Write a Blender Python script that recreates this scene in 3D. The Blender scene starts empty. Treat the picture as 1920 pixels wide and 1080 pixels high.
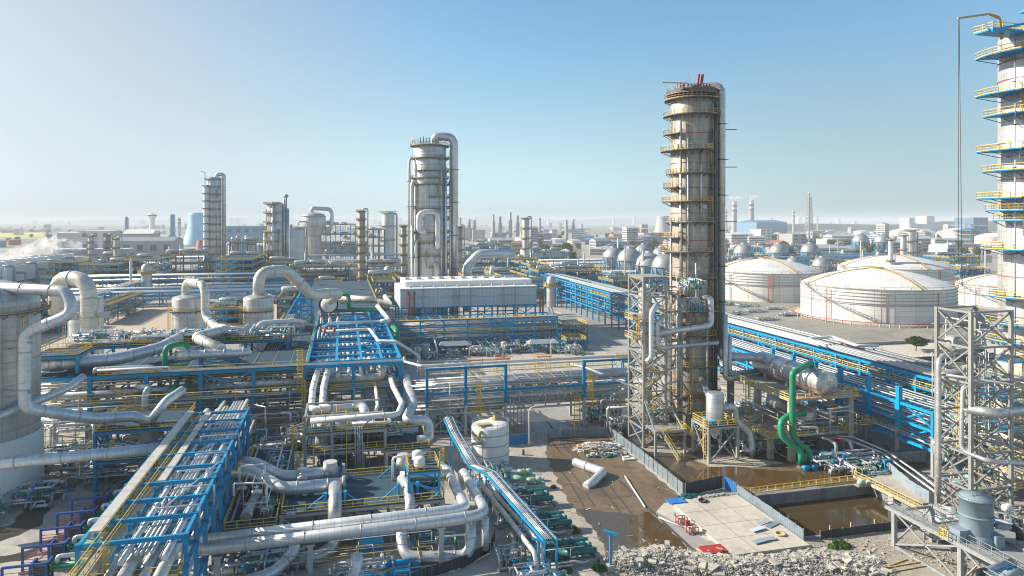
import bpy, math, random
from mathutils import Vector
R = random.Random(11)
SC = bpy.context.scene
COL = SC.collection
rad = math.radians
# ---------------------------------------------------------------- camera, sky, sun, exposure
CAM_H = 50.0
cd = bpy.data.cameras.new('camera'); cam = bpy.data.objects.new('camera', cd); COL.objects.link(cam)
cam.location = (0, 0, CAM_H); cam.rotation_euler = (rad(90), 0, 0)
cd.lens = 24; cd.sensor_width = 36; cd.shift_y = -125 / 1920; cd.clip_start = 1; cd.clip_end = 60000
SC.camera = cam
SUN_AZ, SUN_EL = 279, 29
world = bpy.data.worlds.new('World'); SC.world = world; world.use_nodes = True
wn = world.node_tree; bg = wn.nodes['Background']
sky = wn.nodes.new('ShaderNodeTexSky'); sky.sky_type = 'NISHITA'; sky.sun_disc = False
sky.sun_elevation = rad(SUN_EL); sky.sun_rotation = rad(SUN_AZ); sky.altitude = 0
sky.air_density = 1.0; sky.dust_density = 0.7; sky.ozone_density = 3.0
wtc = wn.nodes.new('ShaderNodeTexCoord'); wsx = wn.nodes.new('ShaderNodeSeparateXYZ'); wn.links.new(wtc.outputs['Generated'], wsx.inputs[0])
wbw = wn.nodes.new('ShaderNodeRGBToBW'); wn.links.new(sky.outputs[0], wbw.inputs[0])
wcl = wn.nodes.new('ShaderNodeVectorMath'); wcl.operation = 'SCALE'; wcl.inputs[0].default_value = (.96, .985, 1.07); wn.links.new(wbw.outputs[0], wcl.inputs['Scale'])
wmr = wn.nodes.new('ShaderNodeMapRange'); wmr.interpolation_type = 'SMOOTHSTEP'; wn.links.new(wsx.outputs[2], wmr.inputs['Value'])
wmr.inputs['From Min'].default_value = 0; wmr.inputs['From Max'].default_value = .30; wmr.inputs['To Min'].default_value = .85; wmr.inputs['To Max'].default_value = .12
wmx = wn.nodes.new('ShaderNodeMix'); wmx.data_type = 'RGBA'; wn.links.new(wmr.outputs[0], wmx.inputs['Factor']); wn.links.new(sky.outputs[0], wmx.inputs['A']); wn.links.new(wcl.outputs[0], wmx.inputs['B'])
wtn = wn.nodes.new('ShaderNodeVectorMath'); wtn.operation = 'MULTIPLY'; wn.links.new(wmx.outputs['Result'], wtn.inputs[0]); wtn.inputs[1].default_value = (.765, 1.0, 1.01)
def wnode(kind, **kw):
    n = wn.nodes.new(kind)
    for k, v in kw.items(): setattr(n, k, v)
    return n
wb2 = wnode('ShaderNodeRGBToBW'); wn.links.new(wtn.outputs[0], wb2.inputs[0])
wc2 = wnode('ShaderNodeVectorMath', operation='SCALE'); wc2.inputs[0].default_value = (.90, .99, 1.08); wn.links.new(wb2.outputs[0], wc2.inputs['Scale'])
wf = wnode('ShaderNodeMapRange', interpolation_type='SMOOTHSTEP'); wn.links.new(wsx.outputs[0], wf.inputs['Value']); wf.inputs['From Min'].default_value = .0; wf.inputs['From Max'].default_value = -.6; wf.inputs['To Max'].default_value = .85
wm2 = wnode('ShaderNodeMix', data_type='RGBA'); wn.links.new(wf.outputs[0], wm2.inputs['Factor']); wn.links.new(wtn.outputs[0], wm2.inputs['A']); wn.links.new(wc2.outputs[0], wm2.inputs['B'])
wab = wnode('ShaderNodeMath', operation='ABSOLUTE'); wn.links.new(wsx.outputs[0], wab.inputs[0])
ws = wnode('ShaderNodeMapRange', interpolation_type='SMOOTHSTEP'); wn.links.new(wab.outputs[0], ws.inputs['Value']); ws.inputs['From Min'].default_value = .03; ws.inputs['From Max'].default_value = .6; ws.inputs['To Max'].default_value = .42
wk = wnode('ShaderNodeMath', operation='MULTIPLY'); wn.links.new(ws.outputs[0], wk.inputs[0]); wn.links.new(wmr.outputs[0], wk.inputs[1])
wo = wnode('ShaderNodeMath', operation='SUBTRACT'); wo.inputs[0].default_value = 1; wn.links.new(wk.outputs[0], wo.inputs[1])
wz = wnode('ShaderNodeVectorMath', operation='SCALE'); wn.links.new(wm2.outputs['Result'], wz.inputs[0]); wn.links.new(wo.outputs[0], wz.inputs['Scale'])
wn.links.new(wz.outputs[0], bg.inputs[0]); bg.inputs[1].default_value = 0.106
sl = bpy.data.lights.new('sun', 'SUN'); sl.energy = 4.6; sl.angle = rad(0.6); sl.color = (1, .90, .76)
sun = bpy.data.objects.new('sun', sl); COL.objects.link(sun)
sd = Vector((math.sin(rad(SUN_AZ)) * math.cos(rad(SUN_EL)), math.cos(rad(SUN_AZ)) * math.cos(rad(SUN_EL)), math.sin(rad(SUN_EL))))
sun.rotation_euler = sd.to_track_quat('Z', 'Y').to_euler(); sun.location = sd * 300
SC.view_settings.view_transform = 'Standard'; SC.view_settings.look = 'None'
SC.view_settings.exposure = 0.84; SC.view_settings.gamma = 1
SC.cycles.use_denoising = True; SC.cycles.filter_width = 1.1
SC.cycles.max_bounces = 5; SC.cycles.diffuse_bounces = 2; SC.cycles.glossy_bounces = 3; SC.cycles.transparent_max_bounces = 6; SC.cycles.volume_bounces = 1
# ---------------------------------------------------------------- plant grid (turned 14 degrees) and mesh builder
TH = rad(14); CO, SI = math.cos(TH), math.sin(TH)
def W(u, v, z=0): return Vector((u * CO - v * SI, u * SI + v * CO, z))
def UV(x, y): return (x * CO + y * SI, -x * SI + y * CO)
BASE = {}
def V3(p): return Vector(p)
class MB:
    def __init__(s): s.v = []; s.f = []; s.sm = []; s.uv = []; s.mi = []; s.m = 0
    def add(s, vs, fs, smooth=False, uvs=None):
        n = len(s.v); s.v += [tuple(p) for p in vs]
        for i, f in enumerate(fs):
            s.f.append([n + k for k in f]); s.sm.append(smooth); s.mi.append(s.m)
            s.uv.append(uvs[i] if uvs else [(vs[k][0] + vs[k][1], vs[k][2]) for k in f])
    def box(s, x0, x1, y0, y1, z0, z1):
        s.add([(x0, y0, z0), (x1, y0, z0), (x1, y1, z0), (x0, y1, z0), (x0, y0, z1), (x1, y0, z1), (x1, y1, z1), (x0, y1, z1)],
              [(3, 2, 1, 0), (4, 5, 6, 7), (0, 1, 5, 4), (1, 2, 6, 5), (2, 3, 7, 6), (3, 0, 4, 7)])
        return s
    def beam(s, a, b, w, h=None):
        h = h or w; a, b = V3(a), V3(b); d = b - a
        if d.length < 1e-6: return s
        d.normalize(); up = Vector((0, 0, 1)) if abs(d.z) < .95 else Vector((0, 1, 0))
        x = d.cross(up).normalized(); y = x.cross(d).normalized(); x *= w / 2; y *= h / 2
        s.add([a - x - y, a + x - y, a + x + y, a - x + y, b - x - y, b + x - y, b + x + y, b - x + y],
              [(0, 1, 2, 3), (7, 6, 5, 4), (4, 5, 1, 0), (5, 6, 2, 1), (6, 7, 3, 2), (7, 4, 0, 3)])
        return s
    def tube(s, pts, r, n=10, bend=None, caps=True, k=4):
        pts = [V3(p) for p in pts]; br = (bend if bend is not None else 2.4 * r)
        path = [pts[0]]
        for i in range(1, len(pts) - 1):
            A, P, B = pts[i - 1], pts[i], pts[i + 1]
            da, db = (A - P), (B - P); la, lb = da.length, db.length
            if la < 1e-6 or lb < 1e-6: continue
            da /= la; db /= lb; c = max(-1, min(1, -(da.dot(db)))); phi = math.acos(c)
            if phi < .05: path.append(P); continue
            t = min(br * math.tan(phi / 2), .48 * la, .48 * lb)
            p0, p1 = P + da * t, P + db * t
            ks = k if phi > .6 else 2
            for j in range(ks + 1):
                q = j / ks; path.append(p0 * (1 - q) ** 2 + P * 2 * q * (1 - q) + p1 * q * q)
        path.append(pts[-1])
        path = [p for i, p in enumerate(path) if i == 0 or (p - path[i - 1]).length > 1e-5]
        if len(path) < 2: return s
        T = [(path[min(i + 1, len(path) - 1)] - path[max(i - 1, 0)]).normalized() for i in range(len(path))]
        up = Vector((0, 0, 1)) if abs(T[0].z) < .9 else Vector((1, 0, 0))
        X = T[0].cross(up).normalized(); vs = []; L = 0; Ls = []
        for i, p in enumerate(path):
            if i: L += (p - path[i - 1]).length
            Ls.append(L)
            X = (X - T[i] * X.dot(T[i])); X.normalize(); Y = T[i].cross(X)
            for j in range(n):
                a = 2 * math.pi * j / n; vs.append(p + X * (r * math.cos(a)) + Y * (r * math.sin(a)))
        fs = []; uvs = []
        for i in range(len(path) - 1):
            for j in range(n):
                j2 = (j + 1) % n; fs.append((i * n + j, i * n + j2, (i + 1) * n + j2, (i + 1) * n + j))
                a0, a1 = j / n * 6.283 * r, (j + 1) / n * 6.283 * r
                uvs.append([(Ls[i], a0), (Ls[i], a1), (Ls[i + 1], a1), (Ls[i + 1], a0)])
        s.add(vs, fs, True, uvs)
        if caps:
            m = len(path) - 1; base = len(s.v) - len(vs)
            for f in ([base + j for j in range(n)][::-1], [base + m * n + j for j in range(n)]):
                s.f.append(f); s.sm.append(False); s.mi.append(s.m); s.uv.append([(0.5, 0.5)] * n)
        return s
    def lathe(s, c, prof, n=32, smooth=True, axis='z', a0=0, a1=2 * math.pi):
        full = abs(a1 - a0 - 2 * math.pi) < 1e-6; m = n if full else n + 1
        vs = []
        for (r, z) in prof:
            for j in range(m):
                a = a0 + (a1 - a0) * j / n; x, y = r * math.cos(a), r * math.sin(a)
                if axis == 'z': p = (c[0] + x, c[1] + y, c[2] + z)
                elif axis == 'x': p = (c[0] + z, c[1] + x, c[2] + y)
                else: p = (c[0] + y, c[1] + z, c[2] + x)
                vs.append(p)
        fs = []; uvs = []; L = 0
        for i in range(len(prof) - 1):
            dl = math.hypot(prof[i + 1][0] - prof[i][0], prof[i + 1][1] - prof[i][1]); rr = max(prof[i][0], prof[i + 1][0])
            for j in range(n):
                j2 = (j + 1) % m if full else j + 1
                fs.append((i * m + j, i * m + j2, (i + 1) * m + j2, (i + 1) * m + j))
                b0, b1 = j / n * 6.283 * rr, (j + 1) / n * 6.283 * rr
                uvs.append([(L, b0), (L, b1), (L + dl, b1), (L + dl, b0)])
            L += dl
        s.add(vs, fs, smooth, uvs); return s
    def disc(s, c, r, n=24):
        s.add([(c[0] + r * math.cos(6.2832 * j / n), c[1] + r * math.sin(6.2832 * j / n), c[2]) for j in range(n)], [tuple(range(n))]); return s
    def ringbar(s, c, r, t=.15, n=24, a0=0, a1=360, h=None):
        h = h or t; m = max(3, int(n * abs(a1 - a0) / 360)); pr = [(r, -h / 2), (r + t, -h / 2), (r + t, h / 2), (r, h / 2), (r, -h / 2)]
        s.lathe(c, pr, m, False, 'z', rad(a0), rad(a1) if abs(a1 - a0) < 360 else rad(a0) + 2 * math.pi); return s
    def rail(s, pts, h=1.1, step=1.7, t=.085, mid=True):
        for a, b in zip(pts[:-1], pts[1:]):
            a, b = V3(a), V3(b); L = (b - a).length; k = max(1, int(L / step)); H = Vector((0, 0, h))
            for i in range(k + 1):
                p = a.lerp(b, i / k); s.beam(p, p + H, t, t)
            s.beam(a + H, b + H, t, t)
            if mid: s.beam(a + H * .5, b + H * .5, t * .7, t * .7)
            s.beam(a + H * .08, b + H * .08, t * .5, .14)
        return s
    def ladder(s, u, v, z0, z1, ang, w=.5, cage=True, t=.08):
        a = rad(ang); d = Vector((math.cos(a), math.sin(a), 0)); q = Vector((-d.y, d.x, 0)) * (w / 2); p = Vector((u, v, 0))
        for sg in (-1, 1): s.beam(p + q * sg + Vector((0, 0, z0)), p + q * sg + Vector((0, 0, z1)), t)
        z = z0 + .3
        while z < z1: s.beam(p - q + Vector((0, 0, z)), p + q + Vector((0, 0, z)), t * .6); z += .6
        if cage:
            z = z0 + 2.2; A = []
            for j in range(6):
                an = math.pi * j / 5; A.append(p + q * (1.5 * math.cos(an)) + d * (.75 * math.sin(an)))
            while z < z1 + .9:
                for j in range(5): s.beam(A[j] + Vector((0, 0, z)), A[j + 1] + Vector((0, 0, z)), t * .7)
                z += 1.1
            for j in range(1, 5): s.beam(A[j] + Vector((0, 0, z0 + 2.2)), A[j] + Vector((0, 0, z1 + .9)), t * .6)
        return s
    def stair(s, a, b, w=.9, rails=None):
        a, b = V3(a), V3(b); d = b - a; hd = Vector((d.x, d.y, 0)).normalized(); q = Vector((-hd.y, hd.x, 0)) * (w / 2)
        for sg in (-1, 1):
            s.beam(a + q * sg, b + q * sg, .07, .28)
            if rails is not None: rails.rail([a + q * sg, b + q * sg], 1.0, 1.5)
        k = max(2, int(abs(d.z) / .3))
        for i in range(1, k):
            p = a.lerp(b, i / k); s.beam(p - q, p + q, .26, .05)
        return s
    def build(s, name, mat, parent=None, label=None, cat=None, group=None, kind=None, base=None):
        if not s.v: return None
        if parent is not None: b = BASE[parent.name]
        elif base: b = base
        else:
            xs = [p[0] for p in s.v]; ys = [p[1] for p in s.v]; b = ((min(xs) + max(xs)) / 2, (min(ys) + max(ys)) / 2, min(p[2] for p in s.v))
        me = bpy.data.meshes.new(name)
        me.from_pydata([(p[0] - b[0], p[1] - b[1], p[2] - b[2]) for p in s.v], [], s.f)
        me.polygons.foreach_set('use_smooth', s.sm)
        ul = me.uv_layers.new(name='UVMap'); ul.data.foreach_set('uv', [c for f in s.uv for p in f for c in p])
        for m in (mat if isinstance(mat, (list, tuple)) else [mat]): me.materials.append(m)
        if isinstance(mat, (list, tuple)): me.polygons.foreach_set('material_index', s.mi)
        me.update()
        o = bpy.data.objects.new(name, me); COL.objects.link(o)
        if parent is not None: o.parent = parent
        else: o.location = W(*b); o.rotation_euler = (0, 0, TH)
        BASE[o.name] = b
        tag(o, label, cat, group, kind); return o
def tag(o, label=None, cat=None, group=None, kind=None):
    if label: o['label'] = label
    if cat: o['category'] = cat
    if group: o['group'] = group
    if kind: o['kind'] = kind
    return o
def thing(name, label, cat, loc, group=None):
    o = bpy.data.objects.new(name, None); COL.objects.link(o); o.empty_display_size = .5
    o.location = W(*loc); o.rotation_euler = (0, 0, TH); BASE[o.name] = tuple(loc)
    return tag(o, label, cat, group)
KIDS = {}
def dup(root, loc, rot=0, label=None, group=None, sc=1):
    if root.name not in KIDS: KIDS[root.name] = [(c, list(c.children)) for c in root.children]
    r = root.copy(); COL.objects.link(r); r.location = W(*loc); r.rotation_euler = (0, 0, TH + rad(rot)); r.scale = (sc, sc, sc) if not isinstance(sc, tuple) else sc
    BASE[r.name] = tuple(loc)
    if label: r['label'] = label
    if group: r['group'] = group
    for ch, gs in KIDS[root.name]:
        c = ch.copy(); COL.objects.link(c); c.parent = r
        for g in gs:
            d = g.copy(); COL.objects.link(d); d.parent = c
    return r
# ---------------------------------------------------------------- materials
def mat(name, base, rough=.6, metal=0, var=.15, scale=.6, dark=None, amt=.5, streak=0, seam=0, seam2=0, bump=0, rnd=.12, bscale=None, spec=.5):
    """base colour varied by noise toward 'dark' (dirt, rust or stain); seams follow the piece's own length."""
    m = bpy.data.materials.new(name); m.use_nodes = True; nt = m.node_tree; N = nt.nodes; L = nt.links
    P = N['Principled BSDF']; P.inputs['Roughness'].default_value = rough; P.inputs['Metallic'].default_value = metal
    P.inputs['Specular IOR Level'].default_value = spec
    tc = N.new('ShaderNodeTexCoord'); mp = N.new('ShaderNodeMapping'); L.new(tc.outputs['Object'], mp.inputs[0])
    if streak: mp.inputs['Scale'].default_value = (1, 1, streak)
    oi = N.new('ShaderNodeObjectInfo')
    ad = N.new('ShaderNodeVectorMath'); ad.operation = 'MULTIPLY_ADD'; cv = N.new('ShaderNodeCombineXYZ')
    L.new(oi.outputs['Random'], cv.inputs[0]); L.new(cv.outputs[0], ad.inputs[0]); ad.inputs[1].default_value = (137, 61, 0); L.new(mp.outputs[0], ad.inputs[2])
    n1 = N.new('ShaderNodeTexNoise'); n1.inputs['Scale'].default_value = scale; n1.inputs['Detail'].default_value = 6; n1.inputs['Roughness'].default_value = .65
    L.new(ad.outputs[0], n1.inputs['Vector'])
    cr = N.new('ShaderNodeMapRange'); cr.inputs['From Min'].default_value = .5 - .0; cr.inputs['From Max'].default_value = .78; cr.clamp = True
    L.new(n1.outputs['Fac'], cr.inputs['Value']); cr.inputs['To Max'].default_value = amt
    mx = N.new('ShaderNodeMix'); mx.data_type = 'RGBA'; mx.inputs['A'].default_value = (*base, 1)
    dk = dark or tuple(c * .45 for c in base); mx.inputs['B'].default_value = (*dk, 1); L.new(cr.outputs[0], mx.inputs['Factor'])
    n2 = N.new('ShaderNodeTexNoise'); n2.inputs['Scale'].default_value = scale * 7; n2.inputs['Detail'].default_value = 3; L.new(ad.outputs[0], n2.inputs['Vector'])
    mr = N.new('ShaderNodeMapRange'); L.new(n2.outputs['Fac'], mr.inputs['Value']); mr.inputs['From Min'].default_value = .25; mr.inputs['From Max'].default_value = .75
    mr.inputs['To Min'].default_value = 1 - var; mr.inputs['To Max'].default_value = 1 + var * .5
    rr = N.new('ShaderNodeMapRange'); L.new(oi.outputs['Random'], rr.inputs['Value']); rr.inputs['To Min'].default_value = 1 - rnd; rr.inputs['To Max'].default_value = 1 + rnd * .4
    mu = N.new('ShaderNodeMath'); mu.operation = 'MULTIPLY'; L.new(mr.outputs[0], mu.inputs[0]); L.new(rr.outputs[0], mu.inputs[1])
    last = mu.outputs[0]
    if seam or seam2:
        sp = N.new('ShaderNodeSeparateXYZ'); L.new(tc.outputs['UV'], sp.inputs[0])
        for ax, per in ((0, seam), (1, seam2)):
            if not per: continue
            dv = N.new('ShaderNodeMath'); dv.operation = 'DIVIDE'; L.new(sp.outputs[ax], dv.inputs[0]); dv.inputs[1].default_value = per
            fr = N.new('ShaderNodeMath'); fr.operation = 'FRACT'; L.new(dv.outputs[0], fr.inputs[0])
            lt = N.new('ShaderNodeMath'); lt.operation = 'GREATER_THAN'; L.new(fr.outputs[0], lt.inputs[0]); lt.inputs[1].default_value = .05 if per < 3 else .03
            ms = N.new('ShaderNodeMapRange'); L.new(lt.outputs[0], ms.inputs['Value']); ms.inputs['To Min'].default_value = .66; ms.inputs['To Max'].default_value = 1
            fl = N.new('ShaderNodeMath'); fl.operation = 'FLOOR'; L.new(dv.outputs[0], fl.inputs[0])
            wn_ = N.new('ShaderNodeTexWhiteNoise'); wn_.noise_dimensions = '1D'; L.new(fl.outputs[0], wn_.inputs['W'])
            wr = N.new('ShaderNodeMapRange'); L.new(wn_.outputs['Value'], wr.inputs['Value']); wr.inputs['To Min'].default_value = .93; wr.inputs['To Max'].default_value = 1.04
            m1 = N.new('ShaderNodeMath'); m1.operation = 'MULTIPLY'; L.new(ms.outputs[0], m1.inputs[0]); L.new(wr.outputs[0], m1.inputs[1])
            m2 = N.new('ShaderNodeMath'); m2.operation = 'MULTIPLY'; L.new(m1.outputs[0], m2.inputs[0]); L.new(last, m2.inputs[1]); last = m2.outputs[0]
    vm = N.new('ShaderNodeVectorMath'); vm.operation = 'SCALE'; L.new(mx.outputs['Result'], vm.inputs[0]); L.new(last, vm.inputs['Scale'])
    L.new(vm.outputs[0], P.inputs['Base Color'])
    if bump:
        bn = N.new('ShaderNodeBump'); bn.inputs['Strength'].default_value = bump; bn.inputs['Distance'].default_value = .1
        if bscale:
            n3 = N.new('ShaderNodeTexNoise'); n3.inputs['Scale'].default_value = bscale; n3.inputs['Detail'].default_value = 8; L.new(ad.outputs[0], n3.inputs['Vector']); L.new(n3.outputs['Fac'], bn.inputs['Height'])
        else: L.new(n2.outputs['Fac'], bn.inputs['Height'])
        L.new(bn.outputs[0], P.inputs['Normal'])
    return m
M = {}
M['alu'] = mat('aluminium_cladding', (.60, .61, .60), .40, .65, .16, .5, (.36, .33, .28), .6, 0, 1.0)
M['pipe'] = mat('silver_pipe_cladding', (.66, .69, .71), .42, .5, .14, .7, (.40, .36, .31), .45, 0, 1.0)
M['shell'] = mat('silver_vessel_cladding', (.60, .59, .56), .42, .5, .12, .35, (.40, .37, .31), .7, .25, 1.2, 2.4)
M['oldshell'] = mat('weathered_tower_cladding', (.42, .39, .33), .52, .3, .2, .3, (.22, .19, .14), .9, .22, 1.1, 2.6)
M['shell2'] = mat('grey_tower_cladding', (.50, .50, .48), .45, .45, .2, .4, (.30, .285, .25), .8, .25, 1.3, 2.6)
M['white'] = mat('white_paint', (.78, .77, .74), .5, 0, .06, .25, (.55, .52, .46), .4, .2)
M['tank'] = mat('tank_white_paint', (.76, .75, .71), .5, 0, .08, .22, (.52, .46, .37), .42, .12, 2.4, 9)
M['blue'] = mat('blue_paint', (.005, .21, .43), .45, 0, .15, .8, (.012, .09, .24), .7, .3, spec=.3)
M['azure'] = mat('bright_blue_paint', (.004, .315, .60), .45, 0, .2, .8, (.07, .14, .22), .75, .3, spec=.3)
M['navy'] = mat('dark_blue_paint', (.02, .09, .34), .45, 0, .1, .8)
M['yel'] = mat('yellow_paint', (.78, .55, .09), .5, 0, .15, 1.2, (.33, .21, .06), .6)
M['rusty'] = mat('rusty_yellow_paint', (.52, .38, .15), .65, 0, .2, 1.0, (.2, .12, .06), .8)
M['galv'] = mat('galvanised_steel', (.44, .46, .47), .5, .35, .12, .8, (.30, .29, .27), .6, .3)
M['steel'] = mat('grey_steel', (.34, .36, .37), .55, .2, .15, .7, (.19, .17, .15), .7, .3)
M['dsteel'] = mat('dark_steel', (.10, .105, .11), .6, .2, .2, .7, (.07, .045, .03), .7)
M['lattice'] = mat('weathered_grey_steel', (.33, .335, .32), .55, .3, .15, .7, (.18, .17, .14), .6, .3)
M['green'] = mat('green_pipe_paint', (.008, .27, .135), .5, 0, .08, .7, (.01, .15, .08), .4)
M['teal'] = mat('teal_machine_paint', (.012, .13, .125), .35, 0, .12, .9, (.03, .06, .055), .7)
M['mint'] = mat('pale_green_paint', (.35, .55, .42), .45, 0, .1, 1)
M['red'] = mat('red_paint', (.50, .045, .03), .5, 0, .15, 1, (.2, .04, .03), .6)
M['orange'] = mat('orange_paint', (.55, .14, .04), .5, 0, .15, 1)
M['deck'] = mat('chequer_plate_deck', (.05, .095, .135), .75, 0, .2, .25, (.05, .07, .08), .8, 0, 0, 0, .25, spec=.12)
M['grate'] = mat('grating', (.36, .38, .37), .6, .2, .2, 2.0, (.2, .19, .17), .7)
M['tray'] = mat('pale_cable_tray', (.62, .60, .55), .5, .2, .1, .6, (.38, .26, .15), .8)
M['conc'] = mat('concrete', (.44, .41, .36), .85, 0, .18, .25, (.19, .17, .14), .8, 0, 0, 0, .3)
M['bright'] = mat('pale_concrete', (.56, .51, .43), .85, 0, .14, .15, (.32, .28, .22), .8, 0, 0, 0, .3)
M['road'] = mat('road_surface', (.38, .365, .34), .8, 0, .15, .1, (.17, .155, .14), .8, 0, 0, 0, .3)
M['asph'] = mat('asphalt', (.085, .085, .085), .75, 0, .2, .12, (.05, .045, .04), .8, 0, 0, 0, .3)
M['mud'] = mat('wet_brown_mud', (.20, .145, .088), .55, 0, .25, .10, (.075, .045, .024), .95, 0, 0, 0, .15)
M['wet'] = mat('dark_wet_concrete', (.085, .068, .052), .28, 0, .25, .2, (.045, .035, .028), .9, 0, 0, 0, .1)
M['silt'] = mat('dry_pale_silt', (.43, .39, .33), .9, 0, .2, .35, (.24, .20, .15), .9, 0, 0, 0, .6)
M['puddle'] = mat('brown_puddle_water', (.10, .060, .022), .06, 0, .1, .12, (.07, .042, .018), .6)
M['pond'] = mat('brown_pond_water', (.082, .058, .024), .08, 0, .12, .12, (.05, .036, .016), .8, 0, 0, 0, .05, bscale=3)
M['rub'] = mat('broken_concrete', (.44, .42, .38), .9, 0, .25, .8, (.24, .22, .19), .9, 0, 0, 0, .5)
M['fence'] = mat('blue_grey_sheet', (.34, .42, .48), .5, .3, .1, .6, (.12, .15, .18), .7, 0, 0, 0, 0, .35)
M['fblue'] = mat('blue_sheet', (.03, .18, .45), .5, .1, .1, .6)
M['fdark'] = mat('dark_sheet', (.045, .06, .075), .45, .3, .1, .6)
M['black'] = mat('black_steel', (.02, .02, .022), .5, .2, .1, 1)
M['leaf'] = mat('foliage', (.05, .085, .02), .7, 0, .4, 1.2, (.02, .04, .012), .7)
M['grass'] = mat('fresh_weeds', (.08, .20, .03), .7, 0, .4, 1.2, (.04, .09, .02), .7)
M['bark'] = mat('bark', (.12, .09, .06), .9)
M['bwall'] = mat('pale_building_wall', (.58, .57, .54), .8, 0, .08, .05, (.45, .43, .4), .5, rnd=.45)
M['bwarm'] = mat('cream_building_wall', (.52, .42, .32), .8, 0, .08, .05, rnd=.4)
M['bblue'] = mat('blue_metal_building', (.16, .30, .44), .6, .1, .08, .05, rnd=.4)
M['broof'] = mat('pale_metal_roof', (.50, .56, .62), .55, .1, .08, .05, rnd=.5)
M['bred'] = mat('red_roof', (.34, .15, .10), .7, 0, .1, .05)
M['glass'] = mat('dark_window', (.10, .13, .16), .2, 0, .1, .3)
M['stack'] = mat('concrete_stack', (.42, .42, .42), .8, 0, .1, .05)
M['ctblue'] = mat('sky_blue_cooling_tower_paint', (.34, .60, .78), .7, 0, .1, .025, (.66, .74, .78), .95)
M['hill'] = mat('wooded_hill', (.045, .062, .04), .9, 0, .4, .02, (.025, .04, .025), .9)
M['bag'] = mat('white_sacking', (.68, .68, .68), .7, 0, .25, .8, (.3, .28, .26), .8)
M['tarp'] = mat('blue_sheeting', (.02, .22, .60), .45, 0, .1, .8)
M['cream'] = mat('cream_pipe_paint', (.68, .65, .57), .45, .3, .1, .6, (.38, .33, .24), .7, 0, 2.0)
M['gunit'] = mat('blue_grey_machine_paint', (.25, .33, .38), .4, 0, .06, .5, (.18, .23, .26), .5)
M['skin'] = mat('skin', (.45, .28, .2), .6); M['overall'] = mat('dark_blue_overall', (.02, .04, .12), .8); M['helmet'] = mat('red_helmet', (.6, .08, .03), .4)
# ================================================================ ground
FPX = 1280.0
def PXL(px, py, z=0):
    Y = FPX * (CAM_H - z) / (py - 415.0); return UV((px - 960) / FPX * Y, Y)
g = MB(); us = [-9000, -600, 70.6, 97.4, 900, 16000]; vs_ = [-1500, -20, 93.2, 109.2, 700, 26000]
vv = [(a, b, 0) for b in vs_ for a in us]; ff = []
for j in range(5):
    for i in range(5):
        if i == 2 and j == 2: continue
        k = j * 6 + i; ff.append((k, k + 1, k + 7, k + 6))
g.add(vv, ff)
gm = mat('plant_ground', (.37, .345, .31), .88, 0, .15, .03, (.15, .14, .125), .9, 0, 0, 0, .25)
g.build('ground', gm, kind='structure', base=(0, 0, 0))
def sheet(name, pts, z, m, wob=0, sub=1.2, px=True, seed=1, wf=1.0):
    rr = random.Random(seed); P = [PXL(*p) if px else p for p in pts]; out = []
    for a, b in zip(P, P[1:] + P[:1]):
        L = math.dist(a, b); k = max(1, int(L / sub)) if wob else 1
        for i in range(k):
            t = i / k; x = a[0] + (b[0] - a[0]) * t; y = a[1] + (b[1] - a[1]) * t
            w = wob * (math.sin(x * .9 * wf + y * 1.3 * wf + seed) + .6 * math.sin(x * 2.3 * wf - y * 1.9 * wf + seed * 2)) * .5 + rr.uniform(-1, 1) * wob * .3
            nx, ny = (b[1] - a[1]) / max(L, 1e-6), -(b[0] - a[0]) / max(L, 1e-6)
            out.append((x + nx * w, y + ny * w, z))
    mb = MB(); mb.add(out, [tuple(range(len(out)))])
    return mb.build(name, m, kind='structure')
sheet('near_yard', [(30, 60), (75, 60), (75, 93.1), (70.5, 93.1), (70.5, 150), (118, 150), (118, 240), (-90, 240), (-90, 60)], .004, mat('near_yard_concrete', (.44, .41, .365), .85, 0, .15, .12, (.15, .135, .115), .95, 0, 0, 0, .3), px=False)
# road running away through the middle, the mud on it and the silt beside it
sheet('road', [(44, 60), (58.5, 60), (58.5, 420), (44, 420)], .008, M['road'], px=False)
sheet('mud', [(1030, 820), (1130, 812), (1180, 850), (1280, 935), (1190, 985), (1330, 1040), (1240, 1040), (1180, 1062), (1135, 1050), (1110, 990), (1050, 930), (1020, 860)], .012, M['mud'], .5, seed=3)
sheet('mud_stain', [(1080, 955), (1200, 965), (1250, 990), (1200, 1025), (1210, 1060), (1150, 1055), (1120, 1000)], .016, M['wet'], .5, seed=5)
sheet('puddle', [(1160, 975), (1215, 960), (1250, 985), (1290, 1030), (1240, 1038), (1200, 1050), (1180, 1000)], .020, M['puddle'], .5, seed=8)
sheet('silt', [(960, 835), (1015, 835), (1035, 880), (1060, 930), (1075, 960), (1110, 985), (1150, 1060), (1110, 1078), (1060, 960), (960, 880)], .017, M['silt'], .5, seed=4)
sheet('rubble_ground', [(1120, 1085), (1180, 1055), (1300, 1035), (1400, 1045), (1530, 1012), (1700, 990), (1740, 1000), (1900, 1150), (1100, 1150)], .021, M['silt'], .8, seed=9)
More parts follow.
